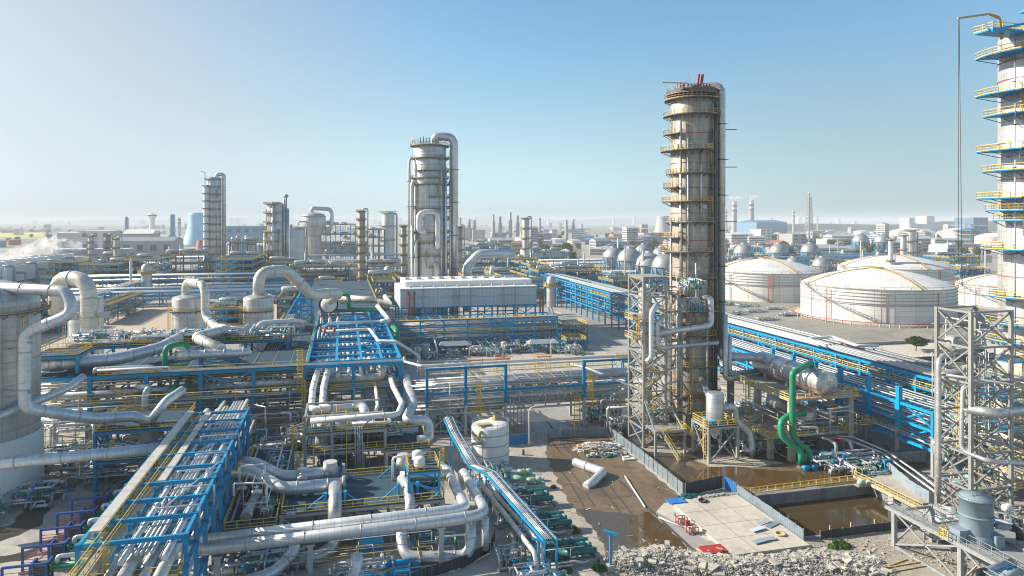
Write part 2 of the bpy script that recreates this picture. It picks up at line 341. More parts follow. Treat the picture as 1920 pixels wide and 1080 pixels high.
# mud yard under the tall column
sheet('wet_yard', [(60.8, 115), (118, 112.6), (118, 168), (60.8, 156)], .012, M['wet'], px=False)
sheet('mud_yard', [(1280, 870), (1330, 845), (1400, 862), (1480, 868), (1700, 880), (1640, 905), (1400, 922), (1380, 905)], .016, M['mud'], .6, seed=6)
sheet('puddle', [(1290, 895), (1340, 870), (1420, 880), (1560, 885), (1620, 893), (1420, 918), (1370, 908)], .020, M['puddle'], .5, seed=7)
sheet('silt_bank', [(1300, 862), (1350, 852), (1400, 858), (1470, 868), (1420, 876), (1330, 875)], .024, M['silt'], .4, seed=10)
sheet('silt_bank', [(1180, 838), (1260, 835), (1310, 845), (1270, 850), (1200, 846)], .024, M['silt'], .4, seed=12)
# wet stains by the silo, the yard under the truss bridge
sheet('water_stain', [(20, 985), (60, 940), (70, 900), (150, 880), (160, 900), (100, 940), (75, 985), (20, 1010), (-40, 1030), (-40, 1000)], .016, M['wet'], .6, seed=13)
sheet('water_stain', [(30, 1040), (85, 1020), (90, 1035), (40, 1052), (-30, 1060), (-30, 1045)], .016, M['wet'], .4, seed=14)
sheet('rust_patch', [(75, 905), (105, 892), (155, 893), (140, 907)], .020, mat('rust_patch', (.30, .20, .09), .7, 0, .3, .8), seed=2)
sheet('water_stain', [(950, 775), (1000, 770), (1060, 795), (1110, 812), (1020, 815), (985, 800)], .0155, M['wet'], .6, seed=15)
sheet('water_stain', [(1130, 745), (1170, 741), (1180, 775), (1130, 790), (1080, 770)], .0165, M['wet'], .6, seed=16)
# drain channels
for (a, b) in (((1010, 770), (1135, 930)), ((1160, 900), (1330, 1060))):
    (ua, va), (ub, vb) = PXL(*a), PXL(*b); q = MB(); q.beam((ua, va, .01), (ub, vb, .01), .5, .05); q.build('drain_channel', M['asph'], kind='structure')
# basin: walls, water; quay around it
c = MB()
c.box(70.6, 97.4, 109.2, 109.7, -4, .35); c.box(70.1, 70.6, 93.2, 109.7, -4, .35); c.box(97.4, 97.9, 93.2, 109.7, -4, .35); c.box(70.1, 97.9, 92.7, 93.2, -4, .35)
c.build('basin_wall', mat('basin_concrete', (.25, .26, .27), .8, 0, .2, .35, (.06, .08, .11), .95, .3), kind='structure')
q = MB(); q.add([(70.6, 93.2, -1.7), (97.4, 93.2, -1.7), (97.4, 109.2, -1.7), (70.6, 109.2, -1.7)], [(0, 1, 2, 3)]); q.build('basin_water', M['pond'], kind='structure')
q = MB(); q.box(96.0, 97.6, 93.3, 112, .36, .75); q.box(97.95, 104.5, 99, 112, .03, .4); q.box(96.1, 96.9, 102.5, 103.6, -4, .36)
wk = thing('basin_walkway', 'concrete walkway with yellow handrail along the far side of the brown water basin', 'walkway', (96, 93, 0))
q.build('slab', M['conc'], wk)
rl = MB(); rl.rail([(96.1, 96, .75), (96.1, 111.9, .75)], t=.1); rl.rail([(71, 110.8, .03), (96, 111.6, .03)], t=.1); rl.build('railing', M['yel'], wk)
# pale raised slab
q = MB(); q.box(56.3, 69.6, 90.4, 110.6, .02, .45); q.build('raised_slab', M['bright'], kind='structure')
q = MB(); q.add([(55.5, 111, .03), (52.5, 108, .03), (55.5, 96, .03), (56.3, 96, .03), (56.3, 111, .03)], [(0, 1, 2, 3, 4)]); q.build('pale_apron', M['bright'], kind='structure')
# tan yard beyond the deck, roads between the units, tank farm ground
sheet('tan_yard', [(-220, 300), (-30, 300), (-30, 438), (-220, 438)], .02, mat('tan_yard_surface', (.50, .40, .30), .9, 0, .1, .06, (.40, .31, .23), .6), px=False)
sheet('cross_road', [(19, 182), (112, 182), (112, 202), (19, 202)], .012, M['bright'], px=False)
sheet('cross_road', [(60, 345), (116, 345), (116, 362), (60, 362)], .012, M['bright'], px=False)
sheet('unit_paving', [(22, 204), (98, 204), (98, 300), (22, 300)], .0125, M['conc'], px=False)
sheet('plant_road', [(98.5, 204), (114, 204), (114, 700), (98.5, 700)], .014, M['road'], px=False)
sheet('plant_road', [(140, 60), (160, 60), (160, 700), (140, 700)], .014, M['road'], px=False)
sheet('tank_farm_paving', [(170, 232), (420, 232), (420, 700), (170, 700)], .02, mat('tank_farm_paving', (.29, .27, .23), .9, 0, .15, .04, (.13, .125, .11), .8), px=False)
q = MB(); q.box(184, 400, 232, 233, 0, 1.2); q.box(184, 185, 233, 600, 0, 1.2); q.build('bund_wall', M['conc'], label='low concrete bund wall round the white tank farm', cat='wall')
q = MB(); q.box(183, 232, 198, 199, 0, 2.2); q.box(183, 184, 199, 214, 0, 2.2); q.build('concrete_retaining_wall', M['asph'], label='dark low retaining wall beside the lone tree', cat='wall')
sheet('grass_strip', [(184, 192), (232, 192), (232, 196), (184, 196)], .03, mat('grass_strip_surface', (.12, .15, .05), .9, 0, .3, .5), px=False)
sheet('pale_yard', [(160, 200), (300, 200), (300, 230), (160, 230)], .018, M['bright'], px=False)
# far country
def fieldq(name, x0, x1, Y0, Y1, z, m):
    q = MB(); P = [UV(x0 * Y0 / 1280, Y0), UV(x1 * Y0 / 1280, Y0), UV(x1 * Y1 / 1280, Y1), UV(x0 * Y1 / 1280, Y1)]
    q.add([(p[0], p[1], z) for p in P], [(0, 1, 2, 3)]); q.build(name, m, kind='structure')
fm = [mat('field_a', (.10, .13, .055), .9, 0, .3, .006, (.16, .15, .08), .9), mat('field_b', (.17, .165, .11), .9, 0, .3, .006, (.08, .11, .05), .9), mat('farm_land', (.22, .24, .2), .9, 0, .3, .01, (.08, .12, .06), .9)]
fieldq('far_land', -1400, 1400, 2600, 24000, .12, fm[2])
fieldq('yellow_field', -1010, -878, 2150, 3000, .3, mat('rapeseed', (.62, .50, .05), .9, 0, .1, .01))
fieldq('field', -1200, -700, 3200, 4600, .3, fm[0]); fieldq('field', -1100, -500, 5200, 8000, .3, fm[1])
fieldq('field', -60, 130, 950, 1500, .1, fm[1]); fieldq('field', 420, 900, 820, 1000, .1, fm[0]); fieldq('field', -800, -520, 1100, 1250, .1, fm[1]); fieldq('field', -960, -880, 1300, 1900, .12, fm[2])
# hill
h = MB(); n = 40; m2 = 10; pts = []
for j in range(m2 + 1):
    for i in range(n + 1):
        t = i / n; s = j / m2; e = math.sin(math.pi * t) ** .7 * math.sin(math.pi * s) ** .8
        hh = 62 * e * (.75 + .25 * math.sin(t * 9 + 1)) + R.uniform(0, 4) * (e > 0)
        pts.append((-900 + 1800 * t, -260 + 520 * s, hh))
h.add(pts, [(j * (n + 1) + i, j * (n + 1) + i + 1, (j + 1) * (n + 1) + i + 1, (j + 1) * (n + 1) + i) for j in range(m2) for i in range(n)], True)
ho = h.build('hill', M['hill'], kind='structure'); hy = 3600; ho.location = Vector((hy * 745 / 1280, hy, 0)); ho.rotation_euler = (0, 0, 0)
for (x, y, s) in ((-560, 15000, 3.2), (150, 14000, 3.0), (-150, 16500, 3.4)):
    k = ho.copy(); COL.objects.link(k); k.location = Vector((y * x / 1280, y, -5)); k.scale = (s * 1.3, s, s * (.85 if x == -560 else .9))
# ================================================================ generic builders
def col_h(q, u, v, z0, z1, w=.5): q.box(u - w / 2, u + w / 2, v - w / 2, v + w / 2, z0, z1)
def rack(label, u0, u1, v0, v1, levels, bay, axis='v', w=.5, mcol='blue', mlow='galv', zsplit=4, brace=True, name='pipe_rack', group=None, cross=2, z_at=0, cat='pipe rack'):
    """steel rack along one axis: posts, beams and braces as parts"""
    t = thing(name, label, cat, ((u0 + u1) / 2, (v0 + v1) / 2, z_at), group)
    top = levels[-1]
    A0, A1, B0, B1 = (v0, v1, u0, u1) if axis == 'v' else (u0, u1, v0, v1)
    def P(a, b, z): return (b, a, z) if axis == 'v' else (a, b, z)
    n = max(1, round((A1 - A0) / bay)); st = (A1 - A0) / n
    bm = MB(); br = MB(); sm = MB()
    for i in range(n + 1):
        a = A0 + st * i
        for b in (B0, B1):
            x, y, _ = P(a, b, 0)
            pm = MB(); col_h(pm, x, y, z_at, zsplit, w * 1.02); 
            if n * 2 + 2 <= 60:
                if zsplit > z_at: pm.build('post_foot', M[mlow], t)
                pm = MB(); col_h(pm, x, y, max(zsplit, z_at), top, w); pm.build('post', M[mcol], t)
            else: sm.v or None; col_h(sm, x, y, z_at, top, w)
        for z in levels:
            bm.beam(P(a, B0, z - w * .5), P(a, B1, z - w * .5), w * .7, w * .98)
            if i < n:
                for c_ in range(1, cross + 1):
                    aa = a + st * c_ / (cross + 1); bm.beam(P(aa, B0, z - w * .45), P(aa, B1, z - w * .45), w * .42, w * .6)
        if brace and i < n and i % 3 == 1:
            for b in (B0, B1):
                for z0, z1 in zip(levels[:-1], levels[1:]):
                    br.beam(P(a, b, z0), P(a + st, b, z1 - w), w * .4); br.beam(P(a, b, z1 - w), P(a + st, b, z0), w * .4)
    for z in levels:
        for b in (B0, B1): bm.beam(P(A0 - w * .6, b, z - w * .52), P(A1 + w * .6, b, z - w * .52), w * .72, w * .9)
    sm.build('post_row', M[mcol], t); bm.build('beams', M[mcol], t); br.build('bracing', M[mcol], t)
    return t
def pipe(pts, r, m='pipe', label='silver insulated pipe', name='pipe', group=None, bend=None, n=12, cat='pipe', flange=0):
    q = MB(); q.tube(pts, r, n, bend)
    o = q.build(name, M[m], label=label, cat=cat, group=group)
    if flange:
        f = MB()
        for a, b in zip(pts[:-1], pts[1:]):
            a, b = V3(a), V3(b); L = (b - a).length
            if L < 5 * r: continue
            d = (b - a).normalized(); k = max(1, int(L / flange))
            for i in range(k):
                p = a.lerp(b, (i + .5) / k); f.tube([p - d * .07, p + d * .07], r * 1.09, n)
        if f.v:
            BASE['_f'] = BASE[o.name]
            fo = f.build('clamp_band', M['galv'], None, base=BASE[o.name]); fo.parent = o; fo.location = (0, 0, 0); fo.rotation_euler = (0, 0, 0)
    return o
def pipes_along(axis, a0, a1, bs, z, label, group, mats=('pipe', 'galv', 'cream'), rs=(.12, .3), seed=1, n=8, zfun=None):
    rr = random.Random(seed)
    for b in bs:
        r = rr.uniform(*rs); m = rr.choice(mats); e0, e1 = a0 - rr.uniform(0, 3), a1 + rr.uniform(0, 3); zz = z + r
        if axis == 'v': pts = [(b, e0, zz), (b, e1, zz)]
        else: pts = [(e0, b, zz), (e1, b, zz)]
        if rr.random() < .3 and a1 - a0 > 30:
            t = a0 + (a1 - a0) * rr.uniform(.2, .8); w = 3; hgt = .9
            if axis == 'v': pts = [pts[0], (b, t, zz), (b, t, zz + hgt), (b, t + w, zz + hgt), (b, t + w, zz), pts[1]]
            else: pts = [pts[0], (t, b, zz), (t, b, zz + hgt), (t + w, b, zz + hgt), (t + w, b, zz), pts[1]]
        pipe(pts, r, m, label, group=group, n=n, bend=r * 1.6)
def lin(a, b, n): return [a + (b - a) * (i + .5) / n for i in range(n)]
def frame(label, u0, u1, v0, v1, levels, bu, bv, w=.4, mc='galv', deck='deck', railm='yel', brace=True, group=None, name='steel_platform', decks=None, cat='platform', z0=0, stairs=False, t=.085):
    """multi-storey steel platform: columns, beams, decks, railings, bracing"""
    T = thing(name, label, cat, ((u0 + u1) / 2, (v0 + v1) / 2, z0), group)
    nu = max(1, round((u1 - u0) / bu)); nv = max(1, round((v1 - v0) / bv)); top = levels[-1]
    U = [u0 + (u1 - u0) * i / nu for i in range(nu + 1)]; Vv = [v0 + (v1 - v0) * i / nv for i in range(nv + 1)]
    many = len(U) * len(Vv) > 24; cm = MB(); bm = MB(); br = MB()
    for i, u in enumerate(U):
        for j, v in enumerate(Vv):
            if 0 < i < nu and 0 < j < nv and many: continue
            q = cm if many else MB(); col_h(q, u, v, z0, top, w)
            if not many: q.build('column', M[mc], T)
    if many: cm.build('columns', M[mc], T)
    for z in levels:
        for u in U: bm.beam((u, v0, z - w * .6), (u, v1, z - w * .6), w * .7, w)
        for v in Vv: bm.beam((u0, v, z - w * .55), (u1, v, z - w * .55), w * .66, w * .9)
    bm.build('beams', M[mc], T)
    if brace:
        zs = [z0] + list(levels)
        for za, zb in zip(zs[:-1], zs[1:]):
            for i in range(0, nu, 2):
                br.beam((U[i], v0, za), (U[i + 1], v0, zb - w), w * .45); br.beam((U[i + 1], v0, za), (U[i], v0, zb - w), w * .45)
            for j in range(0, nv, 2):
                for uu in (u0, u1): br.beam((uu, Vv[j], za), (uu, Vv[j + 1], zb - w), w * .45); br.beam((uu, Vv[j + 1], za), (uu, Vv[j], zb - w), w * .45)
        br.build('bracing', M[mc], T)
    for k, z in enumerate(levels):
        if decks is not None and k not in decks: continue
        if deck:
            q = MB(); q.box(u0 - .15, u1 + .15, v0 - .15, v1 + .15, z - .1 + w * .12, z + .06 + w * .12); dk_ = q.build('deck_plate', M[deck], T)
        if railm:
            q = MB(); zz = z + .06 + w * .12
            q.rail([(u0, v0, zz), (u1, v0, zz), (u1, v1, zz), (u0, v1, zz), (u0, v0, zz)], t=t); q.build('railing', M[railm], dk_ if deck else T)
    if stairs:
        q = MB(); rq = MB(); zs = [z0] + list(levels); f_ = 1
        for za, zb in zip(zs[:-1], zs[1:]):
            L = (zb - za) * 1.2; L = min(L, (u1 - u0)); a, b = ((u0 + .3, v0 - .6, za), (u0 + .3 + L, v0 - .6, zb)) if f_ else ((u0 + .3 + L, v0 - .6, za), (u0 + .3, v0 - .6, zb))
            q.stair(a, b, .8, rq); f_ = 1 - f_
        q.build('stair', M['galv'], T); rq.build('stair_railing', M[railm or 'yel'], T)
    return T
def tower(name, label, u, v, r, z0, z1, m='shell', plats=(), rings=(), dome=None, platm='dsteel', railm='rusty', cat='column', group=None, ladders=(), n=40, skirt=None, ringm='red', railt=.085, manholes=0):
    T = thing(name, label, cat, (u, v, z0), group)
    dome = dome if dome is not None else r * .45; pr = []
    if skirt: pr += [(skirt, 0), (r, min(8, (z1 - z0) * .15))]
    else: pr += [(r, 0)]
    h = z1 - z0; pr += [(r, h - dome)] + [(r * math.cos(a), h - dome + dome * math.sin(a)) for a in [i * math.pi / 2 / 7 for i in range(1, 8)]]
    q = MB(); q.lathe((u, v, z0), pr, n); q.build('shell', M[m], T)
    q = MB()
    for z in rings: q.ringbar((u, v, z), r + .02, .10, n, h=.12)
    q.build('stiffening_rings', M[ringm], T)
    for (z, a0, a1, w) in plats:
        q = MB(); k = max(4, int(abs(a1 - a0) / 9)); q.lathe((u, v, z), [(r + .1, 0), (r + w, 0), (r + w, .22), (r + .1, .22), (r + .1, 0)], k, False, 'z', rad(a0), rad(a1))
        for i in range(k + 1):
            a = rad(a0 + (a1 - a0) * i / k)
            if i % 2 == 0: q.beam((u + (r) * math.cos(a), v + r * math.sin(a), z - min(w * .5, 1.0)), (u + (r + w * .95) * math.cos(a), v + (r + w * .95) * math.sin(a), z), .12)
        p_ = q.build('platform', M[platm], T)
        q = MB(); pts = [(u + (r + w - .05) * math.cos(rad(a0 + (a1 - a0) * i / k)), v + (r + w - .05) * math.sin(rad(a0 + (a1 - a0) * i / k)), z + .22) for i in range(k + 1)]
        if abs(a1 - a0) < 359:
            for (aa, li) in ((a0, 0), (a1, -1)):
                e = (u + (r + .1) * math.cos(rad(aa)), v + (r + .1) * math.sin(rad(aa)), z + .22)
                pts = [e] + pts if li == 0 else pts + [e]
        q.rail(pts, 1.1, 1.4, railt); BASE[p_.name] = (u, v, z0); q.build('railing', M[railm], p_)
    for (a, za, zb) in ladders:
        q = MB(); q.ladder(u + (r + .5) * math.cos(rad(a)), v + (r + .5) * math.sin(rad(a)), za, zb, a, t=railt * .9); q.build('ladder', M[railm], T)
    for i in range(manholes):
        a = rad(R.uniform(200, 300)); z = z0 + h * (i + .7) / (manholes + .6); d = Vector((math.cos(a), math.sin(a), 0)); p = Vector((u, v, z)) + d * r * .97
        q = MB(); q.tube([p, p + d * .8], .45, 12); q.tube([p + d * .72, p + d * .92], .62, 12); q.build('manhole', M['galv'], T)
    return T
def vpipe(T, u, v, r, a, off, z0, z1, pr, m='pipe', clamp=8, hook=None, n=10):
    """riser running up beside a tower, held by brackets; hook bends it over into the shell top"""
    ca, sa = math.cos(rad(a)), math.sin(rad(a)); R0 = r + off; x, y = u + R0 * ca, v + R0 * sa
    pts = [(x, y, z0), (x, y, z1)]
    if hook == 'in': pts += [(u + r * .5 * ca, v + r * .5 * sa, z1)]
    if hook == 'over': pts += [(u + r * .3 * ca, v + r * .3 * sa, z1), (u + r * .3 * ca, v + r * .3 * sa, z1 - 4)]
    q = MB(); q.tube(pts, pr, n, pr * 2.4); q.build('riser_pipe', M[m], T)
    c_ = MB(); z = z0 + clamp * .5
    while z < z1 - 1:
        c_.beam((u + r * ca, v + r * sa, z), (u + (R0 + pr + .7) * ca, v + (R0 + pr + .7) * sa, z), .14)
        c_.tube([(x, y, z - .1), (x, y, z + .1)], pr * 1.12, n); z += clamp
    c_.build('pipe_bracket', M['dsteel'], T)
# ================================================================ blue rack running away at lower left
t = rack('long blue steel pipe rack at lower left carrying a bundle of silver pipes', -28.5, -17.5, 85.5, 139, [5.5, 10.6, 14], 5.94, 'v', .5, 'azure', 'galv', 1.2, False, cross=0)
q = MB()
for v in [87 + 2.97 * i for i in range(18)]: q.beam((-25, v, 12.5), (-17.6, v, 12.5), .3, .26)
q.build('pipe_sleepers', M['azure'], t)
q = MB()
for v in [87 + 3.9 * i for i in range(14)]: q.beam((-24.8, v, 12.6), (-24.8, v, 13.6), .3)
q.build('bracket_stubs', M['azure'], t)
q = MB()
for i in range(10):
    v = 85.5 + i * 5.94
    for u in (-28.5, -17.5):
        for z in (13.75, 10.35, 5.25): q.box(u - .34, u + .34, v - .34, v + .34, z - .3, z + .3)
q.build('joint_plates', M['blue'], t)
q = MB(); q.box(-26.9, -25.7, 70, 139, 13.0, 13.12); q.build('walkway_plate', M['steel'], t)
q = MB(); q.rail([(-26.9, 70, 13.12), (-26.9, 139, 13.12)], t=.07); q.rail([(-25.7, 70, 13.12), (-25.7, 139, 13.12)], t=.07); q.build('railing', M['yel'], t)
q = MB(); q.box(-28.3, -27.0, 88, 139, 14.02, 14.3); q.build('cable_tray', M['tray'], t)
q = MB(); q.box(-24.9, -23.9, 104, 139, 13.7, 13.95); q.build('cable_tray', M['tray'], t)
q = MB(); q.box(-28.4, -17.6, 82.5, 85, 10.62, 10.74); q.build('end_landing', M['grate'], t)
q = MB(); q.rail([(-28.4, 82.5, 10.75), (-17.6, 82.5, 10.75), (-17.6, 85, 10.75)], t=.08); q.rail([(-28.4, 82.5, 10.75), (-28.4, 85, 10.75)], t=.08); q.ladder(-25.3, 84.4, 9, 13.6, -90); q.ladder(-21, 82.3, 5, 10.8, -90); q.build('landing_railing', M['yel'], t)
gp = 'silver pipes on the blue rack at lower left'
for i, (u, r, m) in enumerate(((-23.3, .32, 'pipe'), (-22.3, .2, 'pipe'), (-21.75, .2, 'pipe'), (-21.2, .22, 'alu'), (-20.65, .24, 'pipe'), (-23.9, .1, 'galv'), (-18.9, .38, 'pipe'), (-19.6, .09, 'galv'))):
    z = 12.65 + r; pts = [(u, 82 + i % 3, z), (u, 150, z)]
    if i in (1, 2, 3, 4):
        vk = 95 + i * 1.0; pts = [(u, 84, z), (u, vk, z), (u, vk, z + .9), (u, vk + 2.2, z + .9), (u, vk + 2.2, z), (u, 118 + i, z), (u + .9, 121 + i, z), (u + .9, 150, z)]
    pipe(pts, r, m, 'thin silver pipe in the upper bundle on the lower left blue rack', group=gp, n=10)
for i, (u, r) in enumerate(((-26.6, .62), (-24.6, .55), (-22.9, .75), (-20.9, .55), (-19.2, .7))):
    pipe([(u, 76 + (i % 2) * 3, 10.7 + r), (u, 150, 10.7 + r)], r, 'cream' if i % 2 == 0 else 'pipe', 'fat silver pipe lying under the cross beams of the lower left blue rack', group='fat pipes inside the lower left rack', n=16)
for u in lin(-28, -18, 7): pipe([(u, 76, 5.7 + .35), (u, 160, 6.05)], .3, 'pipe', 'silver pipe on the bottom tier of the lower left blue rack', group='bottom tier pipes of the lower left rack', n=8)
for i, v in enumerate((92, 98.5, 105, 112, 121, 129)):
    x1 = (-17.2, -16.6, -18.5)[i % 3]; z = 13.2
    pipe([(-22.5 + i % 2, v, z), (-22.5 + i % 2, v, z + 1.5), (x1, v, z + 1.5), (x1, v, z - 1.2)], .11, 'pipe', 'thin white pipe hoop arching across the lower left pipe bundle', 'pipe_loop', group='thin pipe hoops over the lower left rack', n=8)
pipe([(-21.5, 94, 14.1), (-17.5, 108, 14.6)], .08, 'white', 'thin white rod slanting across the lower left pipe rack', 'rod')
# heat exchanger banks beside it
def hx():
    T = thing('cooler_bank', 'blue framed bank of dark finned tubes left of the big rack, topmost of the row', 'cooler', (-38.5, 128.3, 0), 'blue framed coolers beside the lower left rack')
    u, v = -38.5, 128.3
    q = MB()
    for du in (-5.2, -1.9, 0): 
        q.beam((u + du, v, 0), (u + du, v, 3.6), .28); 
        if du > -5: q.beam((u + du, v + 2.0, 0), (u + du, v + 2.0, 3.6), .28)
    for du in (-1.9, 0): q.beam((u + du, v, 3.5), (u + du, v + 2.0, 3.5), .28)
    q.beam((u - 5.3, v, 3.6), (u + .1, v, 3.6), .28); q.beam((u - 5.2, v, 1.6), (u - 5.2, v, 0), .2)
    q.build('frame', M['navy'], T)
    q = MB()
    for k in range(9): q.box(u - 1.75, u - .15, v + .15, v + 1.85, .5 + k * .32, .72 + k * .32)
    q.box(u - 1.65, u - .25, v + .25, v + 1.75, .3, 3.3); q.build('tube_bundle', M['dsteel'], T)
    q = MB()
    for k in range(6): q.beam((u - 5.1, v + .02, .5 + k * .45), (u - 1.9, v + .02, .5 + k * .45), .07)
    q.build('rods', M['red'], T)
    q = MB(); q.tube([(u, v + 1, 2.7), (u + 10, v + 1, 2.7)], .42, 12); q.tube([(u + .2, v + 1, 2.7), (u + .5, v + 1, 2.7)], .6, 12); q.build('nozzle', M['green'], T)
    q = MB(); q.tube([(u + 1, v + 1, 3.1), (u + 1, v + 1, 4), (u + 9, v + 1, 4)], .3, 10); q.build('pipe', M['pipe'], T)
    q = MB(); q.box(u - 5.6, u + 1, v - .4, v + 2.4, .03, .3); q.build('plinth', M['conc'], T)
    return T
hx0 = hx(); place = ('topmost', 'second', 'third', 'fourth', 'lowest')
for k in range(1, 5):
    dup(hx0, (-38.5 - .1 * k, 128.3 - 5.8 * k, 0), label='blue framed bank of dark finned tubes left of the big rack, %s' % place[k])
# ================================================================ silo column at far left
SU, SV = UV(-97.2, 124)
tower('silo', 'huge silver domed vessel standing on a white skirt at the left edge', SU, SV, 9.6, 0, 39.5, 'shell', rings=[13, 17, 21, 25, 29, 33], dome=4.5, plats=[(33.6, 150, 400, 1.6)], ladders=[(-25, 22, 33)], n=64, ringm='galv', railm='rusty', cat='vessel')
q = MB(); q.lathe((SU, SV, 0), [(10.1, .05), (10.1, 11.2), (9.7, 11.4)], 64); q.build('vessel_skirt', M['white'], label='white cylindrical skirt round the foot of the huge left vessel', cat='skirt')
pipe([UV(-96, 123) + (38.2,), UV(-79, 121) + (37.6,), UV(-77, 120) + (33.8,), UV(-84.6, 118.5) + (30.6,), UV(-84.6, 118.5) + (17.5,), UV(-77, 126) + (13.6,), UV(-72, 130) + (12.9,), UV(-69.6, 131) + (11.4,)], 1.0, 'pipe', 'large silver duct hooking out of the left vessel top and running down beside it', bend=2.2, n=20, flange=5)
pipe([UV(-69.6, 131) + (11.4,), UV(-67.5, 133.5) + (15,), UV(-66, 137) + (16.2,)], .85, 'pipe', 'short silver duct rising from the small platform right of the left vessel', n=16)
pipe([UV(-95, 108) + (11,), UV(-88, 117) + (16.5,), UV(-82.5, 127) + (19,), UV(-81.5, 130) + (20.5,)], .72, 'pipe', 'silver pipe slanting up past the foot of the left vessel', n=14)
pipe([UV(-89, 113) + (10.8,), UV(-85.5, 112.4) + (10.0,), UV(-57, 116.2) + (11.6,)], .95, 'pipe', 'level silver duct leaving the white vessel skirt toward the blue rack', n=18, flange=6)
q = MB()
for z in (20.5, 29): q.beam(UV(-92, 120) + (z,), UV(-83, 118) + (z,), .3); q.beam(UV(-90, 121) + (z - 2,), UV(-83.5, 118) + (z,), .2)
q.build('duct_bracket', M['steel'], label='dark steel bracket holding the large duct to the left vessel', cat='bracket')
# small platform in front of the deck, left
LP = frame('small platform with blue posts where the big duct from the left vessel lands', -44.2, -29.6, 141, 154, [5.5, 11], 14, 6.5, .55, 'blue', stairs=False)
q = MB(); q.lathe((-36, 144, 0), [(1.7, 0), (1.7, 10.9)], 20); q.build('round_pier', M['conc'], LP)
for i, z in enumerate((1.2, 2.4, 3.4)): pipe([(-60, 146 + i * 2, z), (-38, 146 + i * 2, z), (-38, 146 + i * 2, z - 1), (-31, 146 + i * 2, z - 1)], .35, 'galv', 'grey pipe low in the shade below the small left platform', group='pipes under the small left platform')
# ================================================================ cross rack and big deck
CR = rack('wide blue rack crossing behind the foreground units and carrying the plate deck', -65, 14, 168, 180, [10.2, 16], 11.3, 'u', .85, 'azure', 'galv', 5.2, False, cross=1, name='cross_rack')
q = MB()
for k in range(29):
    for z in (4.2, 7.2, 13): q.beam((-64.5 + 2.8 * k, 168.3, z - .1), (-64.5 + 2.8 * k, 179.7, z - .1), .22, .3)
q.build('inner_beams', M['dsteel'], CR)
q = MB(); q.beam((-31, 167.9, 10.6), (-20, 167.9, 15.4), .3); q.beam((-20, 167.9, 10.6), (-31, 167.9, 15.4), .3); q.beam((-31, 167.9, 6), (-25.5, 167.9, 9.8), .3); q.beam((-20, 167.9, 6), (-25.5, 167.9, 9.8), .3); q.build('cross_brace', M['azure'], CR)
q = MB()
q.box(-65.3, -20.2, 167.7, 188, 15.98, 16.12); q.build('deck_plate', M['deck'], CR)
q = MB(); q.box(-20, -8.2, 167.7, 262, 15.98, 16.12); q.box(-15, 14.5, 262.2, 400, 15.98, 16.12); q.build('deck_plate', M['deck'], CR)
q = MB(); q.rail([(-52, 167.6, 16.15), (-8, 167.6, 16.15)], t=.1); q.rail([(-8.2, 168, 16.15), (-8.2, 262, 16.15), (14.3, 262, 16.15), (14.3, 400, 16.15)], t=.1); q.rail([(-65, 167.2, 13.2), (-54, 167.2, 13.2)], t=.1)
q.rail([(-20, 200, 16.15), (-20, 258, 16.15)], t=.1); q.build('railing', M['yel'], CR)
q = MB(); q.box(-65, 14, 166.3, 167.5, 10.35, 10.45); q.build('walkway', M['grate'], CR)
q = MB(); q.rail([(-65, 166.3, 10.45), (14, 166.3, 10.45)], t=.1); q.rail([(-40, 170, 13.3), (-10, 170, 13.3)], t=.1); q.rail([(-65, 172, 7.4), (14, 172, 7.4)], t=.09); q.build('lower_railing', M['yel'], CR)
q = MB(); rq = MB()
q.stair((-49, 166, 13.0), (-43.5, 166, 10.4), 1, rq); q.stair((-43.5, 165, 10.4), (-50.5, 165, 7.0), 1, rq); q.stair((-50.5, 164, 7.0), (-44, 164, 3.6), 1, rq)
q.box(-43.6, -40.5, 164.4, 166.4, 10.35, 10.45); q.box(-53.5, -50.4, 163.5, 165.5, 6.9, 7.0); q.build('stair', M['galv'], CR); rq.rail([(-43.6, 164.4, 10.45), (-40.5, 164.4, 10.45), (-40.5, 166.4, 10.45)]); rq.rail([(-50.4, 163.5, 7), (-53.5, 163.5, 7), (-53.5, 165.5, 7)]); rq.build('stair_railing', M['yel'], CR)
q = MB(); q.ladder(-9.5, 167, 10, 19.5, -90, 1.0, True, .13); q.ladder(-8.6, 166.6, 3, 12, -90, .8, True, .12); q.build('caged_ladder', M['yel'], CR)
q = MB()
for i in range(16): # legs under the long deck
    v = 190 + i * 14
    for u in (-19.5, -8.5, 13.8): col_h(q, u, v, 0, 15.4, .6)
    q.beam((-19.5, v, 15.5), (13.8, v, 15.5), .5, .7)
for u in (-19.5, -8.5, 13.8): q.beam((u, 180, 15.4), (u, 400, 15.4), .5, .8)
q.build('deck_legs', M['blue'], CR)
# open grid of beams
q = MB()
for v in [169.5 + 6.6 * i for i in range(15)]: q.beam((-7.8, v, 16.3), (13.8, v, 16.3), .42, .42)
for u in (-7.8, -1.2, 4.6, 9.4, 13.9): q.beam((u, 168, 16.7), (u, 262, 16.7), .6, .3)
for k in range(8):
    v = 170 + k * 11.5; q.beam((4.6, v, 15.7), (13.9, v + 11, 15.7), .3); q.beam((13.9, v, 15.7), (4.6, v + 11, 15.7), .3)
q.build('beam_grid', M['azure'], CR)
q = MB()
for v in [173 + 6.6 * i for i in range(14)]: q.beam((-7.5, v, 12.6), (13.5, v, 12.6), .35, .4)
q.build('lower_beam_grid', M['blue'], CR)
gp = 'pipes lying under the open beam grid'
for u in lin(-7, 13.3, 15): pipe([(u, 168 + R.random() * 3, 13.3), (u, 262, 13.3)], R.choice((.25, .4, .55)), R.choice(('pipe', 'white', 'white')), 'silver pipe running away beneath the open blue beam grid', group=gp, n=8)
gp = 'pipes stacked inside the wide cross rack'
